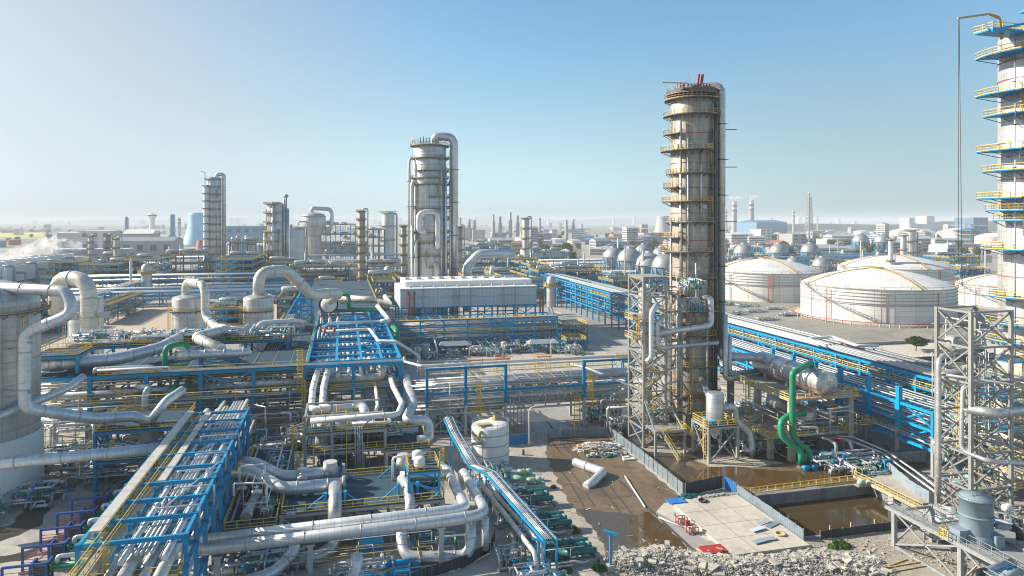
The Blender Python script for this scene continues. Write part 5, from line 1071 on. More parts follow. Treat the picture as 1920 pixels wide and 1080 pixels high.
while z < 24:
    a, b_ = ((65.2, 141, z), (69.6, 141, z + 3)) if f_ % 2 == 0 else ((69.6, 142.3, z), (65.2, 142.3, z + 3))
    q.stair(a, b_, .9, rq); z += 3; f_ += 1
q.stair((68.5, 130, 0), (66.4, 133.6, 5), .9, rq); q.box(64.6, 72, 133.4, 138.6, 5.05, 5.2); q.stair((71.8, 134.4, 5.2), (74.2, 132, 3), .9, rq); q.build('stair', M['galv'], LT)
rq.rail([(64.7, 133.4, 5.2), (72, 133.4, 5.2), (72, 138, 5.2)], t=.1); rq.build('stair_railing', M['yel'], LT)
q = MB()
for u in (64.8, 71.6): q.beam((u, 133.6, 0), (u, 133.6, 5), .45); q.beam((u, 133.6, 5), (min(u, 70), 139, 10.5), .3)
q.beam((64.8, 133.6, 4.9), (71.6, 133.6, 4.9), .35); q.beam((64.8, 133.6, 2.4), (71.6, 133.6, 2.4), .2); q.build('outrigger', M['galv'], LT)
for i, (u, v, r, z0, z1, m) in enumerate(((67.4, 144.5, 1.5, 27, 35, 'shell'), (67.4, 144.8, 1.3, 16, 25, 'galv'), (67.4, 144.8, 1.3, 5, 14, 'shell'))):
    tower('small_vessel', 'silver vessel caged inside the lattice tower, %s' % ('uppermost', 'middle', 'lowest')[i], u, v, r, z0, z1, m, n=20, dome=.7, ringm='galv', cat='vessel')
for i in range(9): # pipe clutter between lattice and column
    z = 6 + i * 3.4; u = 74.5 + R.uniform(0, 2); v = 140 + R.uniform(0, 8)
    pipe([(70 + R.uniform(0, 3), v - 2, z), (u, v, z), (u, v, z + R.uniform(-5, 5)), (78.5, v + 2, z + 1)], R.uniform(.18, .4), R.choice(('alu', 'galv', 'pipe', 'oldshell')), 'pipe linking the lattice tower to the brown column', 'link_pipe', group='link pipes between lattice and column', n=8)
for i in range(4): u = 75.6 + i * .8; pipe([(u, 144 + i, 1), (u, 144 + i, 34 - i * 3)], .28, ('alu', 'galv')[i % 2], 'upright pipe in the gap between lattice and brown column', 'riser', group='risers between lattice and column', n=8)
put(MF, 2, (79, 143, 34.2), 0, 'knot of valves and pipes clinging to the left of the brown column', 'pipe knots on the brown column', (.5, .7, .8))
put(MF, 3, (79, 143.4, 29.4), 0, 'knot of valves and pipes clinging to the left of the brown column', 'pipe knots on the brown column', (.5, .6, .8))
put(MF, 1, (76, 152, .1), 0, 'tangle of pipework on the wet ground at the foot of the brown column', 'pipe tangles at the column foot', (1, 1, 1.2))
# small vessel on its stand
VS = frame('four legged steel stand with yellow rails carrying a small silver vessel', 73.6, 80.2, 127, 133.6, [7.4], 6.6, 6.6, .5, 'galv', stairs=False, t=.11)
q = MB()
for a in range(4): x, y = 76.9 + 1.9 * math.cos(a * 1.57 + .78), 130.3 + 1.9 * math.sin(a * 1.57 + .78); q.box(x - .5, x + .5, y - .5, y + .5, 7.5, 8.2)
q.build('blue_lugs', M['azure'], VS)
q = MB(); q.ladder(73.4, 128, 0, 8.4, 225, .8, True, .1); q.build('caged_ladder', M['yel'], VS)
T = tower('small_vessel', 'small silver vessel standing on the four legged stand in front of the brown column', 76.9, 130.3, 1.85, 7.6, 13.8, 'alu', n=28, dome=.25, ringm='galv', cat='vessel')
q = MB(); q.lathe((76.9, 130.3, 3.9), [(.3, 0), (1.6, 2.4), (1.6, 3.5)], 24); q.build('hopper', M['alu'], T)
pipe([(T1U - .6, T1V - 5.5, 13), (77.5, 133.5, 11.6)], .7, 'alu', 'fat pipe from the brown column into the small vessel', n=14)
pipe([(78, 130.6, 10), (82, 130.6, 10.4), (82, 130.6, 7.3), (85, 129.6, 4.6), (85, 129, 2), (85, 129, .1)], .72, 'pipe', 'silver pipe bending down to the mud right of the small vessel', bend=1.6, n=16, flange=4)
pipe([(85, 129, .8), (83.4, 130, 1.2)], .6, 'alu', 'short stub at the bottom of the bent silver pipe', n=12)
# ================================================================ concrete table with the big drum, green pipes
DS = thing('concrete_table', 'concrete frame with yellow railed floors carrying the big horizontal drum', 'platform', (98, 134, 0))
for (u, v) in ((91, 124), (106, 125), (91, 136), (106, 137), (91, 147), (106, 148)):
    q = MB(); q.box(u - .6, u + .6, v - .6, v + .6, 0.02, 12.6); q.build('column', M['conc'], DS)
for (u, v) in ((87.6, 126.4), (86.8, 140)):
    q = MB(); q.box(u - .5, u + .5, v - .5, v + .5, 0.02, 4.4); q.build('column', M['conc'], DS)
q = MB(); q.box(90, 107, 123.2, 150, 12.6, 13.0); q.box(86.6, 107.5, 125, 148, 4.5, 4.9); q.build('floor_slabs', M['conc'], DS)
q = MB()
for z in (13.0, 4.9): 
    u0 = 90.1 if z > 9 else 86.7; q.rail([(u0, 150 if z > 9 else 148, z), (u0, 123.3 if z > 9 else 125.1, z), (106.9, 123.3 if z > 9 else 125.1, z), (106.9, 140, z)], t=.11)
q.rail([(107, 123, 6.6), (111, 123, 6.6), (111, 128, 6.6)], t=.1); q.ladder(90.5, 139, 0, 13, 225, .9, True, .12); q.build('railing', M['yel'], DS)
T = thing('horizontal_drum', 'big horizontal silver drum with a flat round end on the concrete frame', 'drum', (98.6, 134, 13))
q = MB(); q.lathe((98.6, 122.6, 15.9), [(.01, 0), (2.6, .2), (2.65, .4), (2.65, 23), (1.6, 24.2), (.01, 24.6)], 40, axis='y'); q.build('shell', M['alu'], T)
q = MB()
for y in (124.6, 129, 134, 139): q.lathe((98.6, y, 15.9), [(2.67, 0), (2.75, 0), (2.75, .25), (2.67, .25)], 40, axis='y')
q.build('bands', M['galv'], T)
q = MB()
for y in (126, 134, 142): q.box(96.9, 100.3, y - .5, y + .5, 13.02, 13.9)
q.build('saddles', M['conc'], T)
q = MB(); q.tube([(96.3, 122.8, 17.0), (96.3, 140, 17.1)], .08, 6); q.tube([(96.0, 122.7, 14.9), (96.1, 140, 15)], .08, 6); q.tube([(93, 123.8, 13.1), (99, 122.3, 13.9), (103.5, 123.8, 14.2)], .07, 6); q.build('red_lines', M['red'], T)
q = MB(); q.lathe((99, 122.5, 16.2), [(.35, 0), (.35, .3), (.01, .3)], 12, axis='y'); q.tube([(98.4, 128, 18), (98.4, 128, 19.1)], .9, 16); q.build('nozzles', M['galv'], T)
T = thing('horizontal_drum', 'second grey drum in the shade on the lower floor of the concrete frame', 'drum', (98, 133, 5)); q = MB(); q.lathe((98, 126.5, 7.9), [(.01, 0), (1.2, .3), (1.9, 1.2), (1.9, 14), (.01, 15)], 28, axis='y'); q.build('shell', M['alu'], T); q = MB(); q.box(97, 99, 129, 130, 4.92, 6.5); q.box(97, 99, 137, 138, 4.92, 6.5); q.build('saddles', M['conc'], T)
pipe([(98.4, 127.4, 18.2), (98.4, 127.4, 19.6), (90.6, 121.6, 19.4), (89.3, 121.4, 19.1), (89.3, 121.4, 6.6), (90.5, 120.6, 4.4), (92.2, 120, 3.6), (92.2, 120, .9)], .64, 'green', 'fat green pipe looping over the end of the big drum down to its pump', bend=1.7, n=20, flange=0)
pipe([(93.5, 123.2, 10), (90, 122.6, 10.2), (86.9, 122, 9.2), (86.9, 121.6, 6.2), (89, 120.6, 4.2), (90.3, 120, 3.4), (90.3, 120, .9)], .64, 'green', 'fat green pipe with an S bend left of the drum pipe', bend=1.8, n=20)
for i, u in enumerate((90.3, 92.2)):
    T = thing('valve', 'blue motor valve at the foot of the green pipe, %s one' % ('left', 'right')[i], 'valve', (u, 120, 0)); q = MB(); q.tube([(u, 119.9, .5), (u, 118.2, .5)], .5, 12); q.tube([(u, 118.9, .5), (u + 1.3, 118.9, .5)], .42, 12); q.build('actuator', M['azure'], T); q = MB(); q.lathe((u, 120, .02), [(.95, 0), (.95, .3), (.8, .3), (.8, 1), (1.0, 1), (1.0, 1.25)], 16); q.build('flange', M['dsteel'], T)
for i, (pts, r) in enumerate(((([(93, 124, 6.8), (97, 123.6, 6.8), (97, 123.6, 5.3), (99.5, 123.6, 5.3)]), .25), ([(99.5, 123, 5.4), (99.5, 123, 10.5), (105, 123.4, 10.7)], .22), ([(101, 126, 4), (106, 124, 3.9), (109, 118, 2.6), (106.5, 108, 2.2), (103, 98, 2)], .2), ([(100, 126, 3.7), (104, 124, 3.7), (107.8, 118, 2.4), (105, 108, 2), (102, 98, 1.8)], .2), ([(98, 127, 3.9), (99.5, 123.5, 4.0), (100.2, 122, 3.6), (100.2, 122, 1.4), (104, 121, 1.4)], .38), ([(102, 127, 3.9), (103.5, 122, 3.8), (103.6, 121, 1.2)], .36))):
    pipe(pts, r, 'pipe', 'silver pipe on the front side of the concrete drum frame', group='pipes at the front of the drum frame', n=10)
for i, (u, v, s) in enumerate(((97.5, 117.6, .9), (101.5, 114.8, .8), (97, 121, .8), (104.5, 119, .9), (88, 132, .8), (98, 130, .8), (101, 136, .9), (86, 144, 1), (92, 156, 1.2), (104, 156, 1.2), (88, 160, 1.1))):
    put(MF, i, (u, v, .05 if i != 5 else 4.95), 0, 'skid of silver pipes with blue valves around the concrete drum frame', 'pipe skids around the drum frame', (s, s, s * .8))
for i, (u, v) in enumerate(((94, 121.5), (95.6, 120.3), (99, 118), (102, 117.5), (104.5, 113.5), (101, 120))):
    q = MB()
    for a in (0, 1.3):
        for b in (0, 1): q.beam((u + a, v + b, 0.02), (u + a, v + b, 2.6), .17)
    q.box(u - .1, u + 1.4, v - .1, v + 1.1, 2.5, 2.6); q.build('blue_support', M['azure'], label='small blue legged pipe support by the drum frame pumps', cat='support', group='blue pipe supports by the pumps')
q = MB(); q.tube([(99.5, 122.4, 4.6), (101.5, 121.4, 4.6), (101.5, 121.4, 2), (103.6, 119, 1.6)], .12, 8); q.build('hydrant_pipe', M['red'], label='thin red pipe standing among the silver pump pipes', cat='pipe')
# ================================================================ long blue rack on the right
R3 = rack('very long bright blue rack running away past the white tanks', 124, 137, 92, 420, [6.5, 10.5, 13.6, 16], 8.4, 'v', .6, 'azure', 'galv', .5, True, cross=3)
R3b = rack('row of tall blue posts beside the long rack on the right', 112.6, 122, 110, 200, [5.2, 9.0, 12.6], 8.6, 'v', .6, 'azure', 'galv', 7.2, False, cross=4)
for i in range(6):
    v = 118.5 + i * 8.6
    q = MB(); q.box(112.2, 113.1, v - .45, v + .45, 7.2, 15.7); q.build('tall_post', M['azure'], R3b)
q = MB()
for i in range(1): 
    for (z0, z1) in ((9, 12.6), (5.2, 9)): q.beam((113, 110, z0), (113, 118.5, z1), .3); q.beam((113, 118.5, z0), (113, 110, z1), .3)
for v in (110, 118.5): q.beam((112.6, v, 1), (119, v, 6), .3); q.beam((119, v, 1), (112.6, v, 6), .3)
q.build('bracing', M['azure'], R3b)
gp = 'pipes on the long right hand rack'
for z, n, a, b in ((16.1, 9, 124.6, 136.4), (13.7, 6, 124.6, 136.4), (10.6, 5, 124.6, 136.4), (6.6, 5, 125, 136)):
    for k, u in enumerate(lin(a, b, n)):
        r = R.uniform(.12, .3); pipe([(u, 85 + R.uniform(0, 5), z + r), (u, 420 if k % 2 else R.uniform(330, 420), z + r)], r, R.choice(('pipe', 'alu', 'galv', 'steel')), 'pale pipe running the whole length of the long right hand blue rack', group=gp, n=8)
for z, n in ((12.7, 5), (9.1, 6), (5.3, 6)):
    for u in lin(113.4, 121.4, n): r = R.uniform(.12, .28); pipe([(u, 88, z + r), (u, 210, z + r)], r, R.choice(('pipe', 'cream', 'galv', 'white')), 'silver pipe on the lower row beside the long right hand rack', group='pipes on the lower right hand rack', n=8)
q = MB(); q.rail([(123.4, 90, 13.6), (123.4, 330, 13.6)], t=.09); q.build('railing', M['yel'], R3)
q = MB(); q.box(136.9, 138.4, 92, 420, 16.0, 16.12); q.build('walkway', M['grate'], R3)
pipe([(122, 152, 17.5), (122.5, 160, 18.2), (131, 161, 18.2), (131, 152, 17.4), (137, 151, 17.3)], .4, 'white', 'white expansion loop lying on the long right hand rack', n=10)
FP = MB()
for (lab, u0, u1, v0, v1, lv, ax) in (('blue pipe rack crossing behind the tan and grey roads', 60, 124, 404, 414, [7, 11, 14], 'u'), ('blue pipe rack crossing left of the far spheres', 40, 124, 470, 480, [7, 11], 'u'), ('long far blue rack leading to the spheres', 150, 160, 300, 620, [6, 10], 'v'), ('low blue rack in front of the spheres', 160, 420, 505, 515, [6, 9.5], 'u'), ('blue rack behind the second row of spheres', 180, 620, 610, 622, [6, 10, 13], 'u'), ('far blue rack between the tank farms', 300, 760, 700, 712, [6, 10], 'u'), ('blue rack between the tan yard and the far units', -190, -20, 452, 460, [5, 9], 'u'), ('blue rack behind the tan yard vessels', -200, -20, 440, 446, [4, 8], 'u'), ('blue rack running away behind the far left units', -140, -130, 240, 560, [5, 9], 'v'), ('blue rack crossing in front of the twin far column', -170, 40, 520, 530, [5, 9, 12], 'u'), ('grey rack far behind the hooped columns', -60, 130, 640, 650, [6, 10, 14], 'u'), ('far rack crossing behind the central columns', -200, 120, 780, 792, [6, 12], 'u')):
    rack(lab, u0, u1, v0, v1, lv, 12, ax, .55, 'azure' if 'grey' not in lab else 'steel', 'galv', .1, True, cross=1)
    a0, a1, b0, b1 = (v0, v1, u0, u1) if ax == 'v' else (u0, u1, v0, v1)
    for z in lv:
        for b in lin(b0 + .6, b1 - .6, 5):
            r = R.uniform(.25, .6); FP.m = R.randrange(3); FP.tube([(b, a0, z + r), (b, a1, z + r)] if ax == 'v' else [(a0, b, z + r), (a1, b, z + r)], r, 6)
FP.build('far_pipes', [M['pipe'], M['white'], M['cream']], label='mass of pale pipes on the far blue racks', cat='pipes', kind='stuff')
# ================================================================ column at the right edge
TRU, TRV = 129.6, 102.2
PR = [(81.4, 150, 330, 4.2), (73.9, 155, 205, 4.6), (70.0, 155, 232, 3.2), (63.2, 155, 205, 4.4), (59.4, 155, 235, 3.4), (54.2, 155, 205, 4.4), (51.9, 160, 240, 3.2), (50.0, 165, 300, 2.2), (44.6, 160, 235, 4.2), (35.6, 165, 215, 3.0), (30.6, 160, 250, 3.2), (27.2, 155, 330, 2.8), (21, 160, 230, 3), (16.5, 160, 240, 2.6), (10.6, 160, 250, 2.6), (5.8, 160, 230, 2.6)]
TR_ = tower('tall_column', 'giant silver column cut off by the right edge with blue platforms and yellow railings', TRU, TRV, 6.7, 0, 87.8, 'shell2', PR, rings=[9, 13.5, 19, 24, 32, 39.5, 44.5, 58, 65, 77, 80.5, 83], dome=2.5, platm='blue', railm='yel', n=72, ringm='red', railt=.09, ladders=[(205, 68.3, 77), (198, 68, 73.5), (210, 54, 62), (204, 36, 43), (212, 31, 40), (203, 46, 50), (206, 16, 22), (220, 5.8, 12), (214, 20, 28), (208, 10, 16)])
q = MB(); q.lathe((TRU, TRV, 0), [(7.0, 0.02), (7.0, 25), (6.75, 25.3)], 72); q.build('concrete_clad_foot', M['bright'], TR_)
q = MB()
for (a, z) in ((200, 75.2), (197, 69), (201, 61.4), (204, 52), (204, 47.4)):
    ca, sa = math.cos(rad(a)), math.sin(rad(a)); x, y = TRU + 10 * ca, TRV + 10 * sa; q.tube([(x, y, z), (x, y, z + 2.6), (x + .9, y - .4, z + 3)], .07, 6); q.box(x + .7, x + 1.4, y - .6, y - .2, z + 2.9, z + 3.1)
q.build('platform_lamps', M['steel'], TR_)
q = MB(); q.beam((TRU - 12.5, TRV - .6, 88.6), (TRU - 20.1, TRV - .6, 87.2), .3); q.tube([(TRU - 10, TRV - .6, 84), (TRU - 10.6, TRV - .6, 88), (TRU - 12.8, TRV - .6, 88.5)], .3, 10); q.build('davit', M['rusty'], TR_)
q = MB()
for k in (0, 1): q.tube([(TRU - 19.9 + .1 * k, TRV - .6, 87.2), (TRU - 20 + .9 * k, TRV - .6, 44 if k == 0 else 38)], .06, 5)
q.build('hoist_ropes', M['dsteel'], TR_)
q = MB(); q.box(TRU - 14.8, TRU + 4, TRV - 3, TRV + 1, 84.9, 85.2); q.box(TRU - 9, TRU + 4, TRV - 8, TRV - 3, 88.2, 88.5); q.beam((TRU - 15, TRV - 3, 84.7), (TRU + 2, TRV - 8.5, 88.2), .4); q.beam((TRU - 9, TRV - 7.5, 90.2), (TRU + 2, TRV - 8, 91.4), .3); q.beam((TRU - 9, TRV - 7.5, 88.2), (TRU - 9, TRV - 7.5, 90.2), .3); q.build('top_platform', M['azure'], TR_)
q = MB(); q.rail([(TRU - 8, TRV + 1, 85.2), (TRU - 14.8, TRV + 1, 85.2), (TRU - 14.8, TRV - 3, 85.2), (TRU - 8, TRV - 3, 85.2)], t=.1); q.build('top_railing', M['yel'], TR_)
q = MB()
for k in (0, 1): x = TRU - 4.6 + k * 2; q.tube([(x, TRV - 6, 96.5), (x, TRV - 6, 92.2), (x + 2.6, TRV - 6, 91.8)], .45, 12)
q.build('vent_pipes', M['gunit'], TR_)
vpipe(TR_, TRU, TRV, 6.7, 191, 1.4, 24, 84, .12, 'alu', 8)
pipe([(TRU - 5, TRV - 5.4, 27), (TRU - 7.2, TRV - 9, 27), (TRU - 7.2, TRV - 9, 17.6), (102.4, 88, 19.0), (100.2, 91, 19), (100.2, 91, 19.1)], .75, 'alu', 'fat grey pipe looping from the right hand column round its lattice tower', bend=1.9, n=20, flange=5)
pipe([(109, 97.5, 28), (99, 95.6, 26.6), (99, 95.6, 10), (99, 95.6, 3)], .42, 'alu', 'tall grey pipe running down the left side of the right lattice tower', bend=1.4, n=14, flange=6)
pipe([(106, 92, 23.4), (100.2, 92, 22.6), (99.8, 92, 12), (101, 88, 11.4), (120, 86, 9.5)], .36, 'alu', 'grey pipe dropping then running right across the right lattice tower', bend=1.3, n=14, flange=6)
pipe([(TRU - 2, TRV - 9, 22), (TRU - 3.6, TRV - 11, 21.6), (TRU - 3.6, TRV - 11, 6), (TRU + 1, TRV - 11.5, 5)], .4, 'alu', 'upright grey pipe before the concrete foot of the right column', bend=1.1, n=14, flange=6)
L2 = lattice('lattice_tower', 'tall open grey lattice tower in front of the right hand column', (100.3, 108.6), (90.6, 97.2), 35.2, 5.9, .56, m='lattice', b=.25)
q = MB()
for z in (14.5, 20.4, 26.3): q.box(108.9, 115, 90.6, 97.4, z - .15, z); 
q.build('link_platform', M['azure'], L2); q = MB()
for z in (14.5, 20.4, 26.3, 9, 5): q.rail([(109, 90.8, z), (114.8, 90.8, z), (114.8, 97, z)], t=.1)
q.ladder(109.5, 97.6, 1, 24, 200, .8, True, .11); q.ladder(106, 98, 10, 20, 200, .8, True, .11); q.build('railing', M['yel'], L2)
pipe([(98.6, 93.6, 24.2), (109, 88.6, 22.8), (118, 92, 22.5)], .22, 'galv', 'thin horizontal pipe strapped round the right lattice tower', n=8)
for i, (u, v, z0, z1, r, ax) in enumerate(((106.5, 97.5, 28.4, 0, 1.7, 1), (107, 100, 22, 0, 1.4, 1))):
    T = thing('horizontal_drum', 'grey drum glimpsed through the right lattice tower, %s one' % ('upper', 'lower')[i], 'drum', (u, v, z0 - r)); q = MB(); q.lathe((u - 3, v, z0), [(.01, -.6), (r * .7, -.4), (r, .3), (r, 6), (.01, 7)], 24, axis='x'); q.build('shell', M['shell'], T)
for i in range(8):
    z = 2 + i * 3.1; pipe([(109, 99 + i % 3, z), (115, 98 + i % 3, z), (115, 98 + i % 3, z - 2.5), (121, 98, z - 2.5)], R.uniform(.15, .35), R.choice(('alu', 'galv')), 'pipe linking the right lattice tower with the right hand column', 'link_pipe', group='link pipes at the right hand column', n=8)
for i in range(4): put(MF, i, (112, 101 + i % 2 * 3, .1 + i * 5.9), 0, 'tangle of pipes between the right lattice tower and the right column', 'pipe tangles at the right column', (.8, .8, .9))
# ================================================================ grey machine on the raised steel walkways, bottom right
CW = thing('steel_walkway', 'grey steel walkway on braced legs beside the grey machine, bottom right', 'walkway', (82, 78, 0))
q = MB(); q.box(81.6, 83.2, 60, 88.6, 5.9, 6.0); q.box(83.4, 92, 79.6, 81.4, 5.9, 6.0); q.box(83.6, 96, 66, 79.3, 5.3, 5.4); q.build('grating', M['grate'], CW)
q = MB(); q.rail([(81.6, 60, 6), (81.6, 88.6, 6), (83.2, 88.6, 6), (83.2, 81.4, 6), (92, 81.4, 6)], t=.07); q.rail([(83.2, 79.6, 6), (92, 79.6, 6)], t=.07); q.rail([(83.2, 79, 6), (83.2, 60, 6)], t=.07); q.build('railing', M['steel'], CW)
q = MB()
for v in (87.6, 76, 66): q.box(82.1, 82.7, v - .3, v + .3, 0, 5.8); q.box(89.1, 89.7, v - .3, v + .3, 0, 5.8); q.beam((82.4, v, 5.5), (89.4, v, 5.5), .3, .4); q.beam((82.4, v, .5), (89.4, v, 5.4), .22); q.beam((89.4, v, .5), (82.4, v, 5.4), .22)
for a, b in ((87.6, 76), (76, 66)):
    for u in (82.4, 89.4): q.beam((u, a, .4), (u, b, 5.4), .22); q.beam((u, b, .4), (u, a, 5.4), .22); q.beam((u, a, 5.6), (u, b, 5.6), .3, .45)
for u in (81.6, 83.2): q.beam((u, 60, 5.75), (u, 88.6, 5.75), .16, .3)
q.beam((82.4, 87.6, .15), (82.4, 64, .15), .4, .3); q.box(83.4, 92, 79.6, 79.75, 5.6, 5.9); q.box(82.1, 82.7, 69, 69.6, 0, 5.8)
q.build('legs_and_bracing', M['steel'], CW)
GU = thing('cooling_unit', 'round blue grey machine with a bolted flat lid, bottom right', 'machine', (86.7, 75.8, 5.4))
gu, gv = UV((1830 - 960) / 1280 * 95, 95)
q = MB(); q.lathe((gu, gv, 0), [(2.05, 6.4), (2.05, 11.5), (2.2, 11.5), (2.2, 11.75), (.01, 11.9)], 40); q.lathe((gu, gv, 0), [(2.06, 9.2), (2.2, 9.2), (2.2, 9.4), (2.06, 9.4)], 40); q.lathe((gu, gv, 0), [(2.35, 5.45), (2.35, 6.4), (2.05, 6.9)], 40); q.box(gu - 3.6, gu - 1.6, gv - .8, gv + .9, 5.6, 7.6); q.box(gu + .4, gu + 1.9, gv - 2.7, gv - 1.2, 5.45, 7.2); q.tube([(gu + 1.6, gv + .8, 9.2), (gu + 3.4, gv + 1.4, 9.2)], .8, 14); q.build('casing', M['gunit'], GU)
q = MB()
for i in range(3): q.beam((gu - .7 + i * .6, gv - .2, 11.92), (gu - .4 + i * .6, gv + .15, 12.0), .1)
for i in range(40): a = i * .157; q.box(gu + 2.12 * math.cos(a) - .04, gu + 2.12 * math.cos(a) + .04, gv + 2.12 * math.sin(a) - .04, gv + 2.12 * math.sin(a) + .04, 11.4, 11.82)
q.build('lid_bolts', M['dsteel'], GU)
q = MB(); q.rail([(gu - 4.6, gv + .2, 6), (gu - 4.6, gv + 1.6, 6), (gu - 3.4, gv + 1.6, 6)], 1.3, .5, .1); q.build('yellow_cage', M['yel'], GU)
pipe([(gu + 1.4, gv - 1.8, 8.3), (gu + 3.6, gv - 2.4, 8.0), (gu + 4.3, gv - 2.8, 7.6), (gu + 4.3, gv - 2.8, 2)], .42, 'gunit', 'grey pipe with a black elbow right of the round machine', n=16, bend=.9)
q = MB(); q.tube([(gu + 3.2, gv - 2.35, 8.05), (gu + 4.1, gv - 2.62, 7.8), (gu + 4.3, gv - 2.8, 7.3), (gu + 4.3, gv - 2.8, 6.5)], .46, 16, .6); q.build('elbow', M['black'], label='black elbow on the pipe right of the round machine', cat='elbow')
eu, ev = UV((1830 - 960) / 1280 * 84, 84)
pipe([(eu + 7, ev + 1.2, 6.6), (eu + 1.2, ev, 6.6), (eu, ev, 6.2), (eu, ev, .2)], .5, 'gunit', 'grey pipe with a black elbow below the round machine', n=16, bend=1.1)
q = MB(); q.tube([(eu + 1.6, ev + .1, 6.6), (eu + .1, ev, 6.6), (eu, ev, 5.2)], .545, 16, 1.1); q.build('elbow', M['black'], label='black elbow on the pipe at the bottom right corner', cat='elbow')
T = thing('small_skid', 'silver and bright blue open frame skid in the bottom right corner', 'skid', (90, 68, 5)); q = MB(); su, sv = UV((1880 - 960) / 1280 * 82, 82)
for k in range(14): q.beam((su - 1 + .04 * k, sv - 2 + k * .33, 7), (su + .5, sv - 2 + k * .33, 7), .07)
for (a, b) in (((-1, -2, 7), (-.4, 2.6, 7)), ((.5, -2, 7), (.5, 2.6, 7)), ((-1, -2, 4.8), (-1, -2, 7)), ((.5, -2, 4.8), (.5, -2, 7))): q.beam((su + a[0], sv + a[1], a[2]), (su + b[0], sv + b[1], b[2]), .12)
q.build('grille', M['galv'], T); q = MB(); q.beam((su + .9, sv - 2, 6.6), (su + .9, sv + 2.2, 6.6), .22); q.beam((su + .9, sv + 2.2, 6.6), (su + 5, sv + 2.8, 6.6), .22); q.beam((su + .9, sv - 2, 6.6), (su + 5, sv - 2, 6.6), .22); q.build('blue_frame', M['azure'], T); q = MB(); q.tube([(su + 1.4, sv + 1.2, 6.6), (su + 5, sv + 1.6, 6.6)], .4, 12); q.build('pipe_spool', M['gunit'], T); q = MB(); q.lathe((su + 1.3, sv + 1.2, 6.6), [(.42, 0), (.42, .12), (.01, .12)], 14, axis='x'); q.build('rusty_end', M['orange'], T)
T = thing('scaffold', 'brown bamboo coloured scaffold behind the round grey machine', 'scaffold', (96, 84, 0)); q = MB(); u0, v0 = UV((1900 - 960) / 1280 * 101, 101)
for i in range(7):
    for j in range(2): x, y = u0 - 3 + i * 1.8, v0 - 6 + j * 2 + i * .3; q.beam((x, y, 0), (x + .1, y, 9 + R.uniform(-1, 1)), .12)
for z in (2.2, 4.2, 6.2, 8.2):
    for j in range(2): q.beam((u0 - 4, v0 - 6 + j * 2, z + .1 * j), (u0 + 9, v0 - 4 + j * 2, z - .2), .11)
for i in range(5): q.beam((u0 - 3 + i * 2, v0 - 6, 1), (u0 - 1 + i * 2, v0 - 4, 8), .1)
q.build('poles', M['rusty'], T)
u, v = UV((1880 - 960) / 1280 * 108, 108); q = MB(); q.lathe((u, v, 4.6), [(.01, 0), (.4, .1), (.6, .4), (.6, 1.5), (.5, 1.7), (.01, 1.8)], 22, axis='x'); q.build('white_drum', M['white'], label='white drum end among the scaffold poles behind the grey machine', cat='drum')
for i in range(6): put(MF, i, (92 + i * 4, 88 + (i % 2) * 4 - i, .05), 30, 'pump and pipe clutter on the ground behind the walkways, bottom right', 'ground clutter bottom right', (.7, .8, .8))
u, v = 95, 104; T = thing('pump', 'pale green motor pump on the quay beside the basin walkway', 'pump', (u, v + 5, .4)); q = MB(); q.lathe((u - 1.2, v + 4.4, 1.0), [(.01, 0), (.45, .1), (.45, 1.4), (.01, 1.5)], 12, axis='x'); q.lathe((u + .8, v + 4.4, 1.0), [(.01, 0), (.35, .1), (.35, .9), (.01, 1)], 12, axis='x'); q.build('motor', M['mint'], T); q = MB(); q.box(u - 1.6, u + 2, v + 3.8, v + 5, .42, .6); q.build('baseplate', M['conc'], T)
# ================================================================ yard objects
pipe([(46.2, 132.4, .75), (49.4, 126.6, .75), (49.8, 125.6, .9), (48.8, 124.6, .8), (46.2, 121.8, .6), (44.4, 121, .1)], .85, 'pipe', 'discarded fat silver pipe with a crook lying on the muddy road', 'loose_pipe', bend=1.6, n=22, flange=4)
a, b = PXL(1172, 895), PXL(1210, 953); pipe([(*a, .18), (*b, .15)], .16, 'white', 'thin white pipe lying along the mud in the middle of the road', 'loose_pipe', n=8)
a, b = PXL(1235, 972), PXL(1280, 990); pipe([(*a, .2), (*b, .16)], .12, 'white', 'short thin white pipe lying beside the pale slab', 'loose_pipe', n=8)
def heap(name, label, cx, cy, rx, ry, h, n, m, s0, s1, seed, kind=None, flat=False, mats=None):
    rr = random.Random(seed); q = MB()
    for i in range(n):
        a = rr.uniform(0, 6.283); d = rr.random() ** .6; x, y = cx + rx * d * math.cos(a), cy + ry * d * math.sin(a); z = h * (1 - d * d) * rr.uniform(.2, 1); s = rr.uniform(s0, s1) * (1 if rr.random() < .85 else 1.7)
        if mats: q.m = rr.randrange(len(mats))
        ps = []
        for k in range(8):
            ps.append((x + (1 if k in (1, 2, 5, 6) else -1) * s * rr.uniform(.5, 1.1), y + (1 if k in (2, 3, 6, 7) else -1) * s * rr.uniform(.5, 1.1), max(0.0, z + (1 if k > 3 else -1) * s * rr.uniform(.3, .8))))
        q.add(ps, [(3, 2, 1, 0), (4, 5, 6, 7), (0, 1, 5, 4), (1, 2, 6, 5), (2, 3, 7, 6), (3, 0, 4, 7)])
    return q, mats
